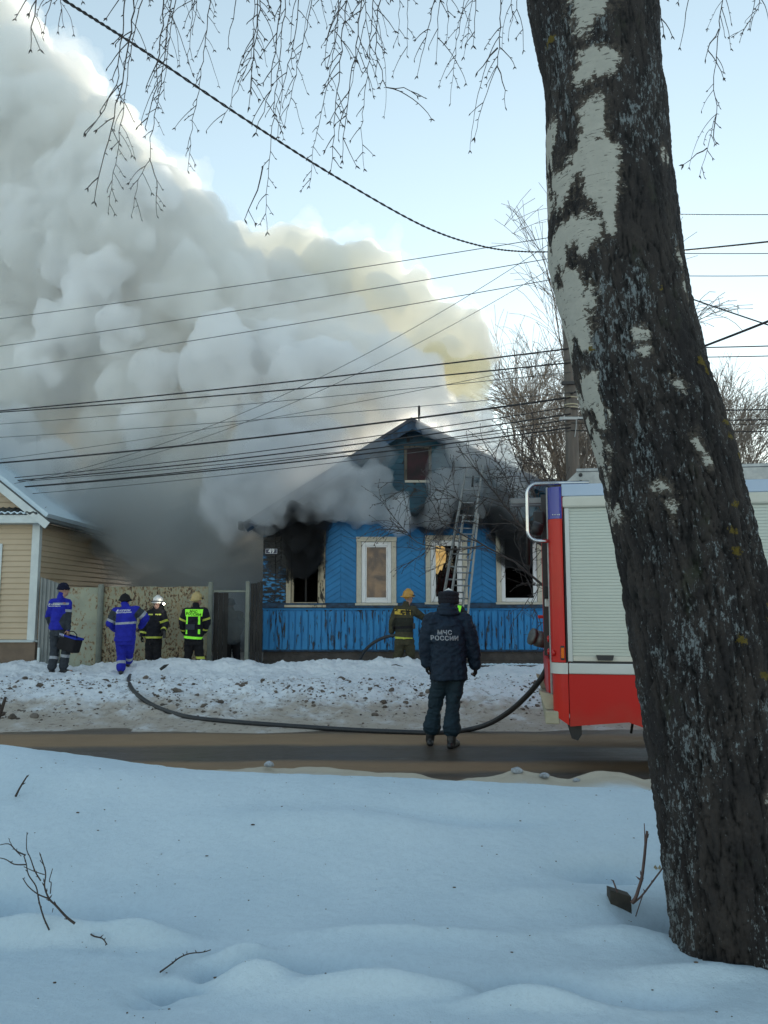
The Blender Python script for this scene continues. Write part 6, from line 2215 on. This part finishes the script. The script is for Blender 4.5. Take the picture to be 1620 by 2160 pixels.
# 4: firefighter with a fluorescent back panel
D4 = 17.1
jo = dict(head=(416, 1268, .04), neck=(413, 1279, 0), shL=(393, 1291, 0), shR=(431, 1290, 0), elL=(384, 1313, .02), elR=(437.5, 1311, .04), haL=(388, 1332, .16), haR=(431, 1332, .14), hip=(408, 1348, 0), hipL=(400, 1350, 0), hipR=(418, 1350, 0), knL=(397, 1382, .05), knR=(420, 1381, .05), anL=(395, 1418, 0), anR=(424, 1416, .02))
def vis(J, S):
    out = turn_st(J, S)
    out.append((J['hip'] + UP * .035, Vector((.08, 0, 1)), .026, .24, 3))
    return out
def vis_z(J):
    c = P(411, 1297, D4)
    l, r, tpz, bz_ = P(394, 1290, D4).x, P(429, 1290, D4).x, ZP(1285, D4), ZP(1300, D4)
    F_ = [(Vector((0, D4 + .05, 0)), Vector((0, -1, 0)))]
    z = [(F_ + [(Vector((l, 0, bz_)), Vector((1, 0, .12)).normalized()), (Vector((r, 0, bz_)), Vector((-1, 0, .1)).normalized()), (Vector((0, 0, tpz)), Vector((0, 0, -1))), (Vector((0, 0, bz_)), Vector((.0, 0, 1)))], 2)]
    for xa, xb in ((395, 399), (421, 425)):
        a, b = P(xa, 1320, D4).x, P(xb, 1320, D4).x
        z.append((F_ + [(Vector((a, 0, 0)), Vector((1, 0, 0))), (Vector((b, 0, 0)), Vector((-1, 0, 0))), (Vector((0, 0, bz_)), Vector((0, 0, -1))), (Vector((0, 0, ZP(1317, D4))), Vector((0, 0, 1)))], 3))
        z.append((F_ + [(Vector((a, 0, 0)), Vector((1, 0, 0))), (Vector((b, 0, 0)), Vector((-1, 0, 0))), (Vector((0, 0, ZP(1327, D4))), Vector((0, 0, -1))), (Vector((0, 0, ZP(1337, D4))), Vector((0, 0, 1)))], 3))
    return z
p4, J, jk, b4, at = person('firefighter in black kit with a bright green back panel and sandy helmet by the gate', D4, jo, yaw=.12, jacket=M_turn, trousers=M_blackc, girth=1.10, hem=.02, jm=(M_yel, M_hivis, M_hivis), tm=(M_yel,), group='firefighters', jstripes=vis, jzones=vis_z, headyaw=.35, tstripes=lambda J: [(J['knR'].lerp(J['anR'], .45), UP, .026, .13, 1)])
helmet(p4, b4, at(0, -.01, .03), .35, M_helB)
a = text_mesh('МЧС\nРОССИИ', .075, .002, .0005, 1.05, .75)
link('lettering', project(a, jk.data, P(411, 1293, D4) - b4, Vector((.99, 0, -.08)), UP, .003), M_blackc, jk)
pm = MB(); pm.box(-.10, .10, -.06, .06, 0, .012)
link('belt_pack', project(pm.mesh('belt_pack'), jk.data, P(405, 1322, D4) - b4, Vector((1, 0, 0)), UP, .012), M_slatec, jk)
for s in 'LR':
    q = Flesh(); d = axis(J['el' + s], J['ha' + s]); q.limb(J['ha' + s] - d * .05, .050, J['ha' + s] - d * .02, .050)
    link('cuff', q.skin('cuff', .008, 1, off=b4), M_refl, p4, True)

# 5: firefighter in olive kit with the hose
D5 = 16.9
jo = dict(head=(862, 1262, .05), neck=(856, 1277, 0), shL=(838, 1287, 0), shR=(871, 1287, 0), elL=(827, 1312, .0), elR=(888, 1299, .14), haL=(826, 1333, .04), haR=(902, 1310, .30), hip=(852, 1347, 0), hipL=(844, 1350, 0), hipR=(862, 1350, 0), knL=(841, 1381, .05), knR=(866, 1380, .05), anL=(838, 1415, 0), anR=(867, 1415, 0))
p5, J, jk, b5, at = person('firefighter in olive kit and amber helmet holding a hose at the blue house', D5, jo, yaw=.15, jacket=M_olive, trousers=M_olive, girth=1.10, hem=.0, jm=(M_oliv2, M_yel, M_blackc), group='firefighters', headyaw=.75, legr=1.12, hand_curl=(1.4, 1.0),
    jstripes=lambda J, S: [(J['hip'] + UP * .29, UP, .15, .26, 1), (J['hip'] + UP * .005, Vector((.07, 0, 1)), .030, .24, 2), (J['hip'] + UP * .24, Vector((-.05, 0, 1)), .028, .24, 3)])
helmet(p5, b5, at(0, -.01, .03), .75, M_helY, -.1)
pm = MB(); pm.box(-.17, .17, -.055, .055, 0, .002)
pt = link('back_patch', project(pm.mesh('back_patch'), jk.data, P(849, 1291, D5) - b5, Vector((.99, 0, -.06)), UP, .004), M_gold, jk)
a = text_mesh('ПОЖАРНАЯ ОХРАНА\nРОССИИ', .042, .0012, .0005, 1.0, 1.0)
link('lettering', project(a, jk.data, P(849, 1291, D5) - b5, Vector((.99, 0, -.06)), UP, .0075), M_blackc, jk)
rp = B('belt_radio', M_dark, jk, P(870, 1320, D5).x, P(875, 1320, D5).x, D5 - .21, D5 - .17, ZP(1326, D5), ZP(1314, D5), .01)

# 6: firefighter at the foot of the ladder
D6 = 16.9
jo = dict(head=(946, 1261, .10), neck=(948, 1274, .06), shL=(930, 1287, 0), shR=(971, 1286, 0), elL=(924, 1310, .1), elR=(983, 1303, .12), haL=(936, 1318, .34), haR=(976, 1312, .36), hip=(950, 1345, 0), hipL=(943, 1348, 0), hipR=(958, 1348, 0), knL=(942, 1382, .05), knR=(958, 1380, .05), anL=(941, 1416, 0), anR=(959, 1416, 0))
p6, J, jk, b6, at = person('firefighter in a white helmet with green bands steadying the ladder foot behind the officer', D6, jo, yaw=.0, jacket=M_turn, trousers=M_blackc, girth=1.08, hem=.02, jm=(M_yel, M_hivis), group='firefighters', headpitch=.3,
    jstripes=lambda J, S: turn_st(J, S) + [(J['shL'].lerp((J['shL'] + J['shR']) / 2, .2), Vector((1, 0, .3)), .035, .16, 2), (J['shR'].lerp((J['shL'] + J['shR']) / 2, .2), Vector((1, 0, -.3)), .04, .18, 2)])
helmet(p6, b6, at(0, -.01, .035), .0, M_helW)

# 7: the officer on the road
D7 = 9.78
jo = dict(head=(946, 1271, .06), neck=(945, 1285, .0), shL=(911, 1310, 0), shR=(979, 1311, 0), elL=(899, 1360, .02), elR=(997, 1364, .0), haL=(900, 1400, .04), haR=(1002, 1404, .04), hip=(946, 1410, .0), hipL=(930, 1425, 0), hipR=(962, 1425, 0), knL=(917, 1490, .04), knR=(955, 1490, -.05), anL=(907, 1548, .06), anR=(952, 1553, -.12), toeL=(906, 1560, .25), toeR=(962, 1562, .02))
p7, J, jk, b7, at = person('officer in a dark navy winter uniform and fur hat standing on the road', D7, jo, yaw=.0, jacket=M_navy, trousers=M_navyt, girth=1.28, hem=.13, group=None, legr=.98, hand_curl=(1.0, 1.3), wr=.020, vox=.011, collar=.10, boot_top=.46, bootlen=.19, trend=.42,
    jstripes=lambda J, S: [])
# fur hat: round band with folded flaps and a flat cloth crown
q = Flesh()
c = J['head'] + Vector((0, -.01, .055))
for i in range(18):
    a, b = 2 * math.pi * i / 18, 2 * math.pi * (i + 1) / 18
    for dz in (-.045, .0, .045):
        q.limb(c + Vector((.098 * math.cos(a), .108 * math.sin(a), dz)), .036, c + Vector((.098 * math.cos(b), .108 * math.sin(b), dz)), .036, 8)
q.ball(c + Vector((0, 0, .03)), .10, (1, 1.1, .6))
me = q.skin('fur_hat', .009, 1, off=b7)
co, no = mesh_np(me)
set_co(me, co + no * (.006 * fbm(co * 45, 3, .7))[:, None])
fh = link('fur_hat', me, M_fur, p7, True)
q = Flesh(); q.ball(c + Vector((0, 0, .062)), .088, (1, 1.1, .42))
link('hat_crown', q.skin('hat_crown', .008, 2, off=b7), M_navy, fh, True)
# high padded collar and waist seam
q = Flesh()
for i in range(18):
    a, b = 2 * math.pi * i / 18, 2 * math.pi * (i + 1) / 18
    cc = J['neck'] + Vector((0, .0, -.02))
    q.limb(cc + Vector((.105 * math.cos(a), .10 * math.sin(a), .02)), .030, cc + Vector((.105 * math.cos(b), .10 * math.sin(b), .02)), .030, 8)
    q.limb(cc + Vector((.12 * math.cos(a), .11 * math.sin(a), -.03)), .032, cc + Vector((.12 * math.cos(b), .11 * math.sin(b), -.03)), .032, 8)
link('collar', q.skin('collar', .01, 2, .004, (12, 12, 20), b7), M_navy, p7, True)
for (txt, py_, sz) in (('М Ч С', 1333.6, .072), ('РОССИИ', 1345.4, .072)):
    a = text_mesh(txt.replace(' ', ''), sz, .0022, .0005, 1.12)
    link('lettering', project(a, jk.data, P(935.5, py_, D7) - b7, Vector((1, 0, -.01)), UP, .004), M_refl, jk)
# elastic waist line and cuffs on the trouser ends
q = Flesh()
for s in 'LR':
    A, K = J['an' + s], J['kn' + s]
    q.limb(A.lerp(K, .37), .112, A.lerp(K, .45), .104)
    q.limb(A.lerp(K, .50), .100, A.lerp(K, .66), .094)
link('trouser_cuff', q.skin('trouser_cuff', .011, 2, .014, (10, 10, 22), b7, 4), M_navyt, p7, True)

# 8: dim figure in the smoky yard beyond the gate
D8 = 18.9
jo = dict(head=(486, 1276, 0), neck=(486, 1286, 0), shL=(473, 1296, 0), shR=(505, 1297, 0), elL=(468, 1320, .05), elR=(509, 1321, .05), haL=(475, 1336, .2), haR=(503, 1338, .2), hip=(489, 1344, 0), hipL=(481, 1346, 0), hipR=(497, 1346, 0), knL=(480, 1376, 0), knR=(499, 1376, 0), anL=(479, 1408, 0), anR=(501, 1408, 0))
p8, J, jk, b8, at = person('dim figure in dark olive clothes standing in the smoky gateway', D8, jo, yaw=.2, jacket=M_olive, trousers=M_blackc, girth=1.1, hem=.05, group=None)
beanie(p8, b8, J['head'], .2, M_oliv2, 1.1)
# ------------------------------------------------------------------ ladder, hoses
LDb, LDt = 17.3, 18.2
M_lad = plain('ladder_aluminium', (.28, .30, .31), (.20, .215, .22), 14, .45, .6)
lad = thing('extension_ladder', 'long extension ladder leaning on the smoky front of the blue house', 'ladder', P(955, 1400, LDb)[:])
def lpt(px, py):
    # depth runs from the foot to the eaves along the lean
    t = (1400 - py) / (1400 - 975)
    return P(px, py, LDb + (LDt - LDb) * t)
def lrail(x0, y0, x1, y1, w=.026, dy=0.0):
    a, b = lpt(x0, y0), lpt(x1, y1)
    a.y += dy; b.y += dy
    d = (b - a).normalized()
    M = Matrix.Translation(a) @ d.to_track_quat('Z', 'Y').to_matrix().to_4x4()
    m = MB()
    m.bbox(-w * .55, w * .55, -.035, .035, 0, (b - a).length, .006, M=M)
    m.build('rail', M_lad, lad)
lrail(911, 1400, 985.5, 976)
lrail(959, 1400, 1018, 983)
lrail(929, 1400, 978, 1085, .022, -.08)
lrail(975, 1400, 1008, 1085, .022, -.08)
for py_ in list(range(1006, 1395, 27)):
    tl = (1400 - py_) / (1400 - 976)
    xl = 911 + (985.5 - 911) * tl
    xr = 959 + (1018 - 959) * (1400 - py_) / (1400 - 983)
    m = MB()
    m.tube([lpt(xl, py_), lpt(xr, py_ + 1)], .017, 8)
    m.build('rung', M_lad, lad, True)
for py_ in list(range(1100, 1395, 27)):
    t = (1400 - py_) / (1400 - 1085)
    a, b = lpt(929 + 49 * t, py_), lpt(975 + 33 * t, py_ + 1)
    a.y -= .08; b.y -= .08
    m = MB()
    m.tube([a, b], .016, 8)
    m.build('rung', M_lad, lad, True)
m = MB()
m.tube([lpt(998, 1004), lpt(996, 1027)], .022, 6)
m.build('ladder_hook', M_dark, lad, True)

M_hose = plain('wet_black_hose', (.016, .018, .022), (.030, .032, .036), 30, .45, bump=.002)
def hose(label, ctrl_pts, r):
    path = crom([Vector(p) for p in ctrl_pts], 10)
    m = MB()
    m.tube(path, r, 10)
    return tag(m.build('fire_hose', M_hose, None, True), label, 'hose')
def gr(px, py, kind):
    """point on the road or bank under a pixel"""
    z = 0.0
    for _ in range(14):
        q = G(px, py, z)
        z = (bank_h(q.x, q.y) if q.y > 11 else 0.0) * .5 + z * .5
    return G(px, py, z) + Vector((0, 0, .02))
hp = [gr(284, 1416, 0), gr(272, 1432, 0), gr(276, 1452, 0), gr(292, 1470, 0), gr(318, 1488, 0), gr(352, 1503, 0), gr(400, 1516, 0), gr(470, 1524, 0), gr(560, 1531, 0), gr(660, 1538, 0), gr(760, 1544, 0), gr(860, 1548, 0), gr(930, 1549.5, 0), gr(985, 1543, 0)]
lastD = hp[-1].y
hp += [P(1030, 1527, lastD - .15), P(1070, 1504, lastD - .4), P(1105, 1474, lastD - .7), P(1135, 1440, lastD - .95), P(1152, 1412, lastD - 1.05), P(1160, 1385, lastD - 1.1)]
hose('thick black fire hose sweeping from the snow bank over the road up to the truck', hp, .034)
h2 = [P(838, 1339, 16.85), P(820, 1342, 16.9), P(800, 1349, 17.0), P(780, 1362, 17.1), P(766, 1378, 17.2), P(759, 1395, 17.25), P(757, 1412, 17.3), P(770, 1424, 17.4), P(900, 1427, 17.5)]
hose('dark hose held by the olive firefighter in front of the blue house', h2, .034)

# ------------------------------------------------------------------ smoke
def smoke_mat(name, col, dens, an=.2):
    m = bpy.data.materials.new(name)
    m.use_nodes = True
    t = m.node_tree
    t.nodes.clear()
    o = t.nodes.new('ShaderNodeOutputMaterial')
    v = t.nodes.new('ShaderNodeVolumePrincipled')
    v.inputs['Color'].default_value = (*col, 1)
    v.inputs['Density'].default_value = dens
    v.inputs['Anisotropy'].default_value = an
    t.links.new(v.outputs[0], o.inputs['Volume'])
    m.cycles.homogeneous_volume = True
    return m

def drop_voids(me):
    """Throw away the walls of hollows closed inside a fused body (islands whose volume counts negative)."""
    n = len(me.vertices)
    ed = np.empty(len(me.edges) * 2, np.int32)
    me.edges.foreach_get('vertices', ed)
    ed = ed.reshape(-1, 2)
    lab = np.arange(n)
    while True:
        m_ = np.minimum(lab[ed[:, 0]], lab[ed[:, 1]])
        new = lab.copy()
        np.minimum.at(new, ed[:, 0], m_); np.minimum.at(new, ed[:, 1], m_)
        np.minimum.at(new, lab[ed[:, 0]], m_); np.minimum.at(new, lab[ed[:, 1]], m_)
        new = new[new]
        if (new == lab).all(): break
        lab = new
    co, _ = mesh_np(me)
    f = np.empty(len(me.polygons) * 4, np.int32)
    me.polygons.foreach_get('vertices', f)
    f = f.reshape(-1, 4)
    c = co - co.mean(0)
    vol = (np.einsum('ij,ij->i', c[f[:, 0]], np.cross(c[f[:, 1]], c[f[:, 2]])) + np.einsum('ij,ij->i', c[f[:, 0]], np.cross(c[f[:, 2]], c[f[:, 3]]))) / 6
    fl = lab[f[:, 0]]
    s = np.zeros(n)
    np.add.at(s, fl, vol)
    keep = s[fl] > 0
    if keep.all(): return me
    use = np.unique(f[keep])
    idx = np.full(n, -1); idx[use] = np.arange(len(use))
    return from_np(me.name, co[use], idx[f[keep]])

def plume(name, blobs, vox, mat, label, lv=((22, .42), (9, .42)), amp=.22, fscale=.9, squash=1.0):
    """A billowing body: balls on balls, fused into one surface, then roughened; filled with an even scattering volume."""
    c0, r0 = [], []
    for b in blobs:
        px, py, D, rp = b[:4]
        c0.append(np.array(P(px, py, D)))
        r0.append(rp / F * D)
    c0, r0 = np.array(c0), np.array(r0)
    Cs, Rs = [c0], [r0]
    cc, rr = c0, r0
    for n, k_ in lv:
        nc, nr = [], []
        for a, b in zip(cc, rr):
            u = rng.normal(size=(n, 3))
            u /= np.linalg.norm(u, axis=1)[:, None]
            q = a + u * b * rng.uniform(.78, 1.0, (n, 1))
            s = b * k_ * rng.uniform(.5, 1.15, n)
            dd = np.linalg.norm(q[:, None] - cc[None], axis=2)
            ok = (dd < rr[None] * .74).sum(1) == 0
            nc.append(q[ok]); nr.append(s[ok])
        cc, rr = np.concatenate(nc), np.concatenate(nr)
        Cs.append(cc); Rs.append(rr)
    cc, rr = np.concatenate(Cs), np.concatenate(Rs)
    vs, fs, n = [], [], 0
    for a, b in zip(cc, rr):
        V, Fc = ICO2 if b > vox * 3 else ICO1
        vs.append(V * b + a); fs.append(Fc + n); n += len(V)
    me = remesh(np.concatenate(vs), np.concatenate(fs), vox, 1, name)
    me = drop_voids(me)
    co, no = mesh_np(me)
    d = fbm(co * fscale, 6, .6)
    d2 = fbm(co * fscale * 4.3 + 40, 4, .62) * (.5 + np.clip(fbm(co * fscale * .8 + 90, 2), -.5, .8))
    co = co + no * (d * amp + d2 * amp * .40)[:, None]
    set_co(me, co)
    vv = np.array(co, float)
    ff = np.empty(len(me.polygons) * 4, np.int32)
    me.polygons.foreach_get('vertices', ff)
    me = drop_voids(remesh(vv, ff.reshape(-1, 4), vox * .95, 0, name))     # heal what the roughening folded over itself
    me.materials.append(mat)
    o = bpy.data.objects.new(name, me)
    COL.objects.link(o)
    return tag(o, label, 'smoke', kind='stuff')
S_mass = smoke_mat('grey_smoke_mass', (.975, .974, .963), 2.1, .12)
S_white = smoke_mat('pale_grey_smoke', (.993, .9935, .9935), 3.6, .15)
S_bright = smoke_mat('sunlit_steam', (.990, .991, .992), 2.0, .5)
S_yel = smoke_mat('yellowish_smoke', (.975, .97, .94), 2.2, .0)
S_brown = smoke_mat('brownish_smoke', (.93, .89, .72), 1.5, .1)
S_low = smoke_mat('thin_grey_smoke', (.60, .63, .645), .9)
S_black = smoke_mat('black_soot_smoke', (.10, .10, .105), 4.5)
S_grey = smoke_mat('grey_wisps', (.86, .875, .89), 2.0)
S_veil = smoke_mat('smoke_veil', (.62, .65, .68), .75)
B1r = [(938, 868, 21.3, 40), (884, 806, 21.5, 60), (826, 765, 21.8, 58), (790, 800, 21.8, 60), (850, 860, 21.2, 50)]
plume('smoke', B1r, .085, S_bright, 'bright white smoke bulging up behind the gable ridge', lv=((22, .42), (9, .42), (5, .45)), amp=.20, fscale=1.1)
B1 = [(800, 892, 21.9, 46), (760, 930, 21.8, 46), (560, 612, 25, 66), (650, 655, 25, 66), (725, 692, 24.5, 56), (785, 705, 24, 40), (600, 570, 25.5, 46), (690, 610, 25.6, 44), (770, 830, 22.5, 90), (700, 800, 23, 110), (600, 800, 23, 140), (500, 780, 23, 130), (450, 700, 22.5, 90), (420, 640, 23, 140), (330, 560, 23, 150), (200, 480, 23, 170), (120, 380, 24, 190), (40, 240, 24, 165), (-60, 90, 24, 130), (-80, 300, 24, 200), (165, 330, 24, 130), (165, 195, 24, 66), (105, 190, 24, 70), (215, 275, 24, 66), (285, 350, 24, 66), (345, 425, 24, 84), (400, 450, 24, 52), (150, 650, 24, 190), (-20, 600, 24, 200), (60, 800, 24, 190), (300, 790, 23, 170), (300, 920, 23, 150), (470, 920, 23, 140), (610, 910, 22, 110), (80, 970, 24, 130), (700, 900, 21.5, 80), (560, 1010, 21.5, 80), (420, 1040, 22, 100), (260, 1050, 22.5, 100), (150, 1060, 24, 70), (540, 1060, 21.2, 76), (480, 1100, 21.5, 80), (560, 980, 22, 90), (640, 980, 22, 80)]
plume('smoke', B1, .085, S_mass, 'huge pale billowing smoke plume rising leftwards from the burning house', lv=((22, .42), (9, .42), (5, .45)), amp=.20, fscale=1.1)
B2 = [(960, 745, 27, 62), (985, 690, 27, 44), (1005, 745, 27, 42), (935, 690, 27, 60), (860, 640, 27, 62), (795, 578, 27, 58), (780, 640, 27, 90), (620, 532, 27, 62), (655, 502, 27, 30), (540, 540, 27, 60), (700, 620, 27, 100), (560, 620, 27, 100), (600, 700, 27, 120), (890, 740, 27, 80), (890, 600, 27, 24), (740, 560, 27, 44), (990, 720, 27.4, 36)]
plume('smoke', B2, .10, S_yel, 'yellow-grey smoke column lit through by the sun behind the pale plume', lv=((22, .42), (9, .42), (4, .45)))
B2b = [(1000, 790, 26.4, 42), (950, 800, 26.2, 50), (920, 790, 26, 50), (960, 850, 26, 40), (930, 850, 25.8, 40), (1000, 840, 26.4, 30), (985, 880, 26, 26)]
plume('smoke', B2b, .09, S_brown, 'brown-stained smoke just above the gable, between the pale plume and the bare birch', lv=((20, .42), (8, .42)))
# low smoke between the houses and drifting over the yard
B3 = [(500, 1335, 18.42, 42), (490, 1290, 18.5, 36), (240, 1230, 23.5, 70), (300, 1190, 24.5, 110), (420, 1180, 25, 130), (530, 1200, 25, 110), (540, 1290, 23, 60), (470, 1290, 24, 80), (380, 1280, 24, 70), (330, 1160, 21.5, 105), (440, 1150, 21.0, 120), (510, 1190, 20.8, 100), (300, 1080, 22, 120), (420, 1230, 20.6, 80), (330, 1240, 21.2, 70), (250, 1130, 22.5, 80), (470, 1300, 20.2, 60), (510, 1350, 20.0, 50), (500, 1260, 20.0, 60), (180, 1080, 22.5, 60), (520, 1110, 20.6, 70), (490, 1060, 20.8, 70), (130, 1030, 21.5, 46)]
plume('smoke', B3, .12, S_low, 'thin grey smoke filling the yard between the two houses', lv=((16, .4),), amp=.34, fscale=.6)
# smoke curling over the gable front and the eaves
B4 = [(620, 955, 18.3, 60), (560, 1000, 18.4, 70), (500, 1050, 18.6, 70), (665, 928, 18.45, 46), (705, 922, 18.5, 32), (620, 1030, 18.2, 66), (700, 1010, 18.2, 58), (560, 1045, 18.3, 62), (600, 980, 18.3, 74), (540, 1030, 18.5, 80), (670, 945, 18.5, 46), (490, 1070, 18.9, 60), (560, 930, 18.9, 70), (640, 960, 18.4, 60), (725, 1072, 18.2, 36), (780, 1055, 18.15, 42), (835, 1080, 18.1, 34), (800, 1000, 18.2, 30), (930, 1030, 18.55, 30), (985, 1040, 18.5, 28), (920, 1082, 18.2, 28), (1010, 1085, 18.5, 26), (690, 975, 18.3, 44), (650, 1000, 18.2, 50), (590, 1000, 18.3, 60), (740, 1030, 18.2, 40), (530, 1085, 18.6, 34), (680, 1062, 18.2, 34), (760, 1095, 18.3, 22), (640, 1085, 18.25, 30), (860, 1100, 18.3, 20)]
plume('smoke', B4, .065, S_grey, 'grey smoke rolling out under the eaves across the gable of the blue house', lv=((22, .45), (9, .45)), amp=.26, fscale=1.7)
B4b = [(903, 888, 18.3, 22), (925, 885, 18.3, 26), (940, 890, 18.35, 32), (975, 905, 18.35, 38), (1010, 935, 18.4, 38), (1045, 965, 18.4, 34), (1075, 995, 18.45, 28), (970, 950, 18.3, 30), (1000, 980, 18.35, 32), (1100, 1030, 18.5, 26), (1010, 890, 19.5, 34), (965, 875, 19.5, 30)]
plume('smoke', B4b, .065, S_bright, 'white steam rolling over the roof slope above the ladder', lv=((20, .45), (8, .45)), amp=.22, fscale=1.7)
B5 = [(640, 1140, 18.62, 40), (624, 1118, 18.6, 36), (665, 1125, 18.62, 28), (618, 1165, 18.7, 22), (640, 1185, 18.75, 32), (660, 1165, 18.7, 24), (600, 1090, 18.4, 32), (650, 1090, 18.4, 28), (690, 1100, 18.5, 18), (620, 1070, 18.0, 16), (615, 1210, 18.85, 18)]
plume('smoke', B5, .05, S_black, 'black soot smoke pouring from the burnt window under the number plate', lv=((16, .42), (7, .42)), amp=.14, fscale=2.4)
B6 = [(1085, 1140, 18.66, 36), (1070, 1105, 18.55, 34), (1040, 1085, 18.45, 30), (1100, 1180, 18.8, 24), (1075, 1165, 18.75, 24), (1015, 1100, 18.45, 20), (1050, 1055, 18.4, 24), (1110, 1130, 18.7, 26), (1055, 1175, 18.86, 14)]
plume('smoke', B6, .05, S_black, 'black soot smoke pouring from the open window beside the truck', lv=((16, .42), (7, .42)), amp=.14, fscale=2.4)
B7 = [(900, 1105, 18.5, 26), (935, 1095, 18.5, 30), (870, 1095, 18.5, 20), (965, 1080, 18.55, 24), (905, 1075, 18.4, 22), (1000, 1080, 18.6, 22)]
plume('smoke', B7, .05, S_black, 'dark smoke smudge over the window behind the ladder', lv=((16, .42), (7, .42)), amp=.14, fscale=2.4)
B8 = [(950, 1000, 18.4, 50), (780, 960, 18.3, 50), (1040, 1040, 18.4, 50), (1080, 1070, 18.4, 46)]
plume('smoke', B8, .08, S_veil, 'thin veil of smoke in front of the gable and attic window', lv=((14, .42),), amp=.24, fscale=1.4)

S_pale = smoke_mat('pale_drifting_smoke', (.93, .94, .945), 1.9)
B9 = [(-20, 950, 19.6, 60), (50, 985, 19.6, 46), (95, 1035, 19.8, 38), (135, 1075, 20.2, 36), (30, 930, 20.6, 70), (110, 990, 20.6, 60), (150, 1040, 20.8, 50), (180, 1080, 20.9, 40), (-60, 900, 20.2, 80)]
plume('smoke', B9, .09, S_pale, 'pale smoke drifting over the roof of the siding house', lv=((18, .42), (6, .42)), amp=.3, fscale=1.0)

B1f = [(232, 572, 21.0, 44), (190, 620, 21.2, 62), (140, 560, 21.6, 60), (165, 700, 21.2, 70), (250, 690, 21.0, 50), (110, 790, 21.6, 70),
       (470, 742, 20.6, 70), (430, 800, 20.7, 52), (500, 815, 20.6, 50), (415, 760, 20.8, 40), (460, 880, 20.7, 42),
       (620, 790, 20.9, 70), (690, 770, 21.0, 62), (740, 800, 21.0, 52), (650, 850, 20.8, 50), (570, 720, 21.4, 50), (330, 420, 21.8, 60), (250, 400, 21.8, 70), (150, 420, 22.0, 70), (60, 470, 22, 60), (330, 800, 20.9, 50), (300, 900, 20.9, 46)]
plume('smoke', B1f, .075, S_white, 'brightest foremost white puffs billowing out of the grey plume', lv=((22, .42), (9, .42), (5, .45)), amp=.18, fscale=1.2)
S_soft = smoke_mat('soft_grey_haze', (.74, .77, .78), .38)
B10 = [(360, 1050, 19.7, 100), (450, 1050, 19.6, 90), (260, 1060, 19.8, 80), (520, 1030, 19.4, 60), (180, 1090, 20.2, 50), (300, 980, 19.9, 80), (420, 970, 19.7, 80), (320, 1130, 19.7, 80), (440, 1140, 19.5, 70)]
plume('smoke', B10, .13, S_soft, 'soft grey haze of smoke hanging in front of the plume foot above the yard fence', lv=((14, .42),), amp=.4, fscale=.6)

S_thin = smoke_mat('thin_smoke_fringe', (.988, .990, .990), .17, .2)
for Bq, lab in ((B1, 'thin torn fringe of smoke round the grey plume'), (B2, 'thin torn fringe of smoke round the yellow-grey column')):
    plume('smoke', [(a, b, d, r * 1.06 + 5) for a, b, d, r in Bq], .12, S_thin, lab, lv=((20, .42), (8, .42)), amp=.55, fscale=1.5)
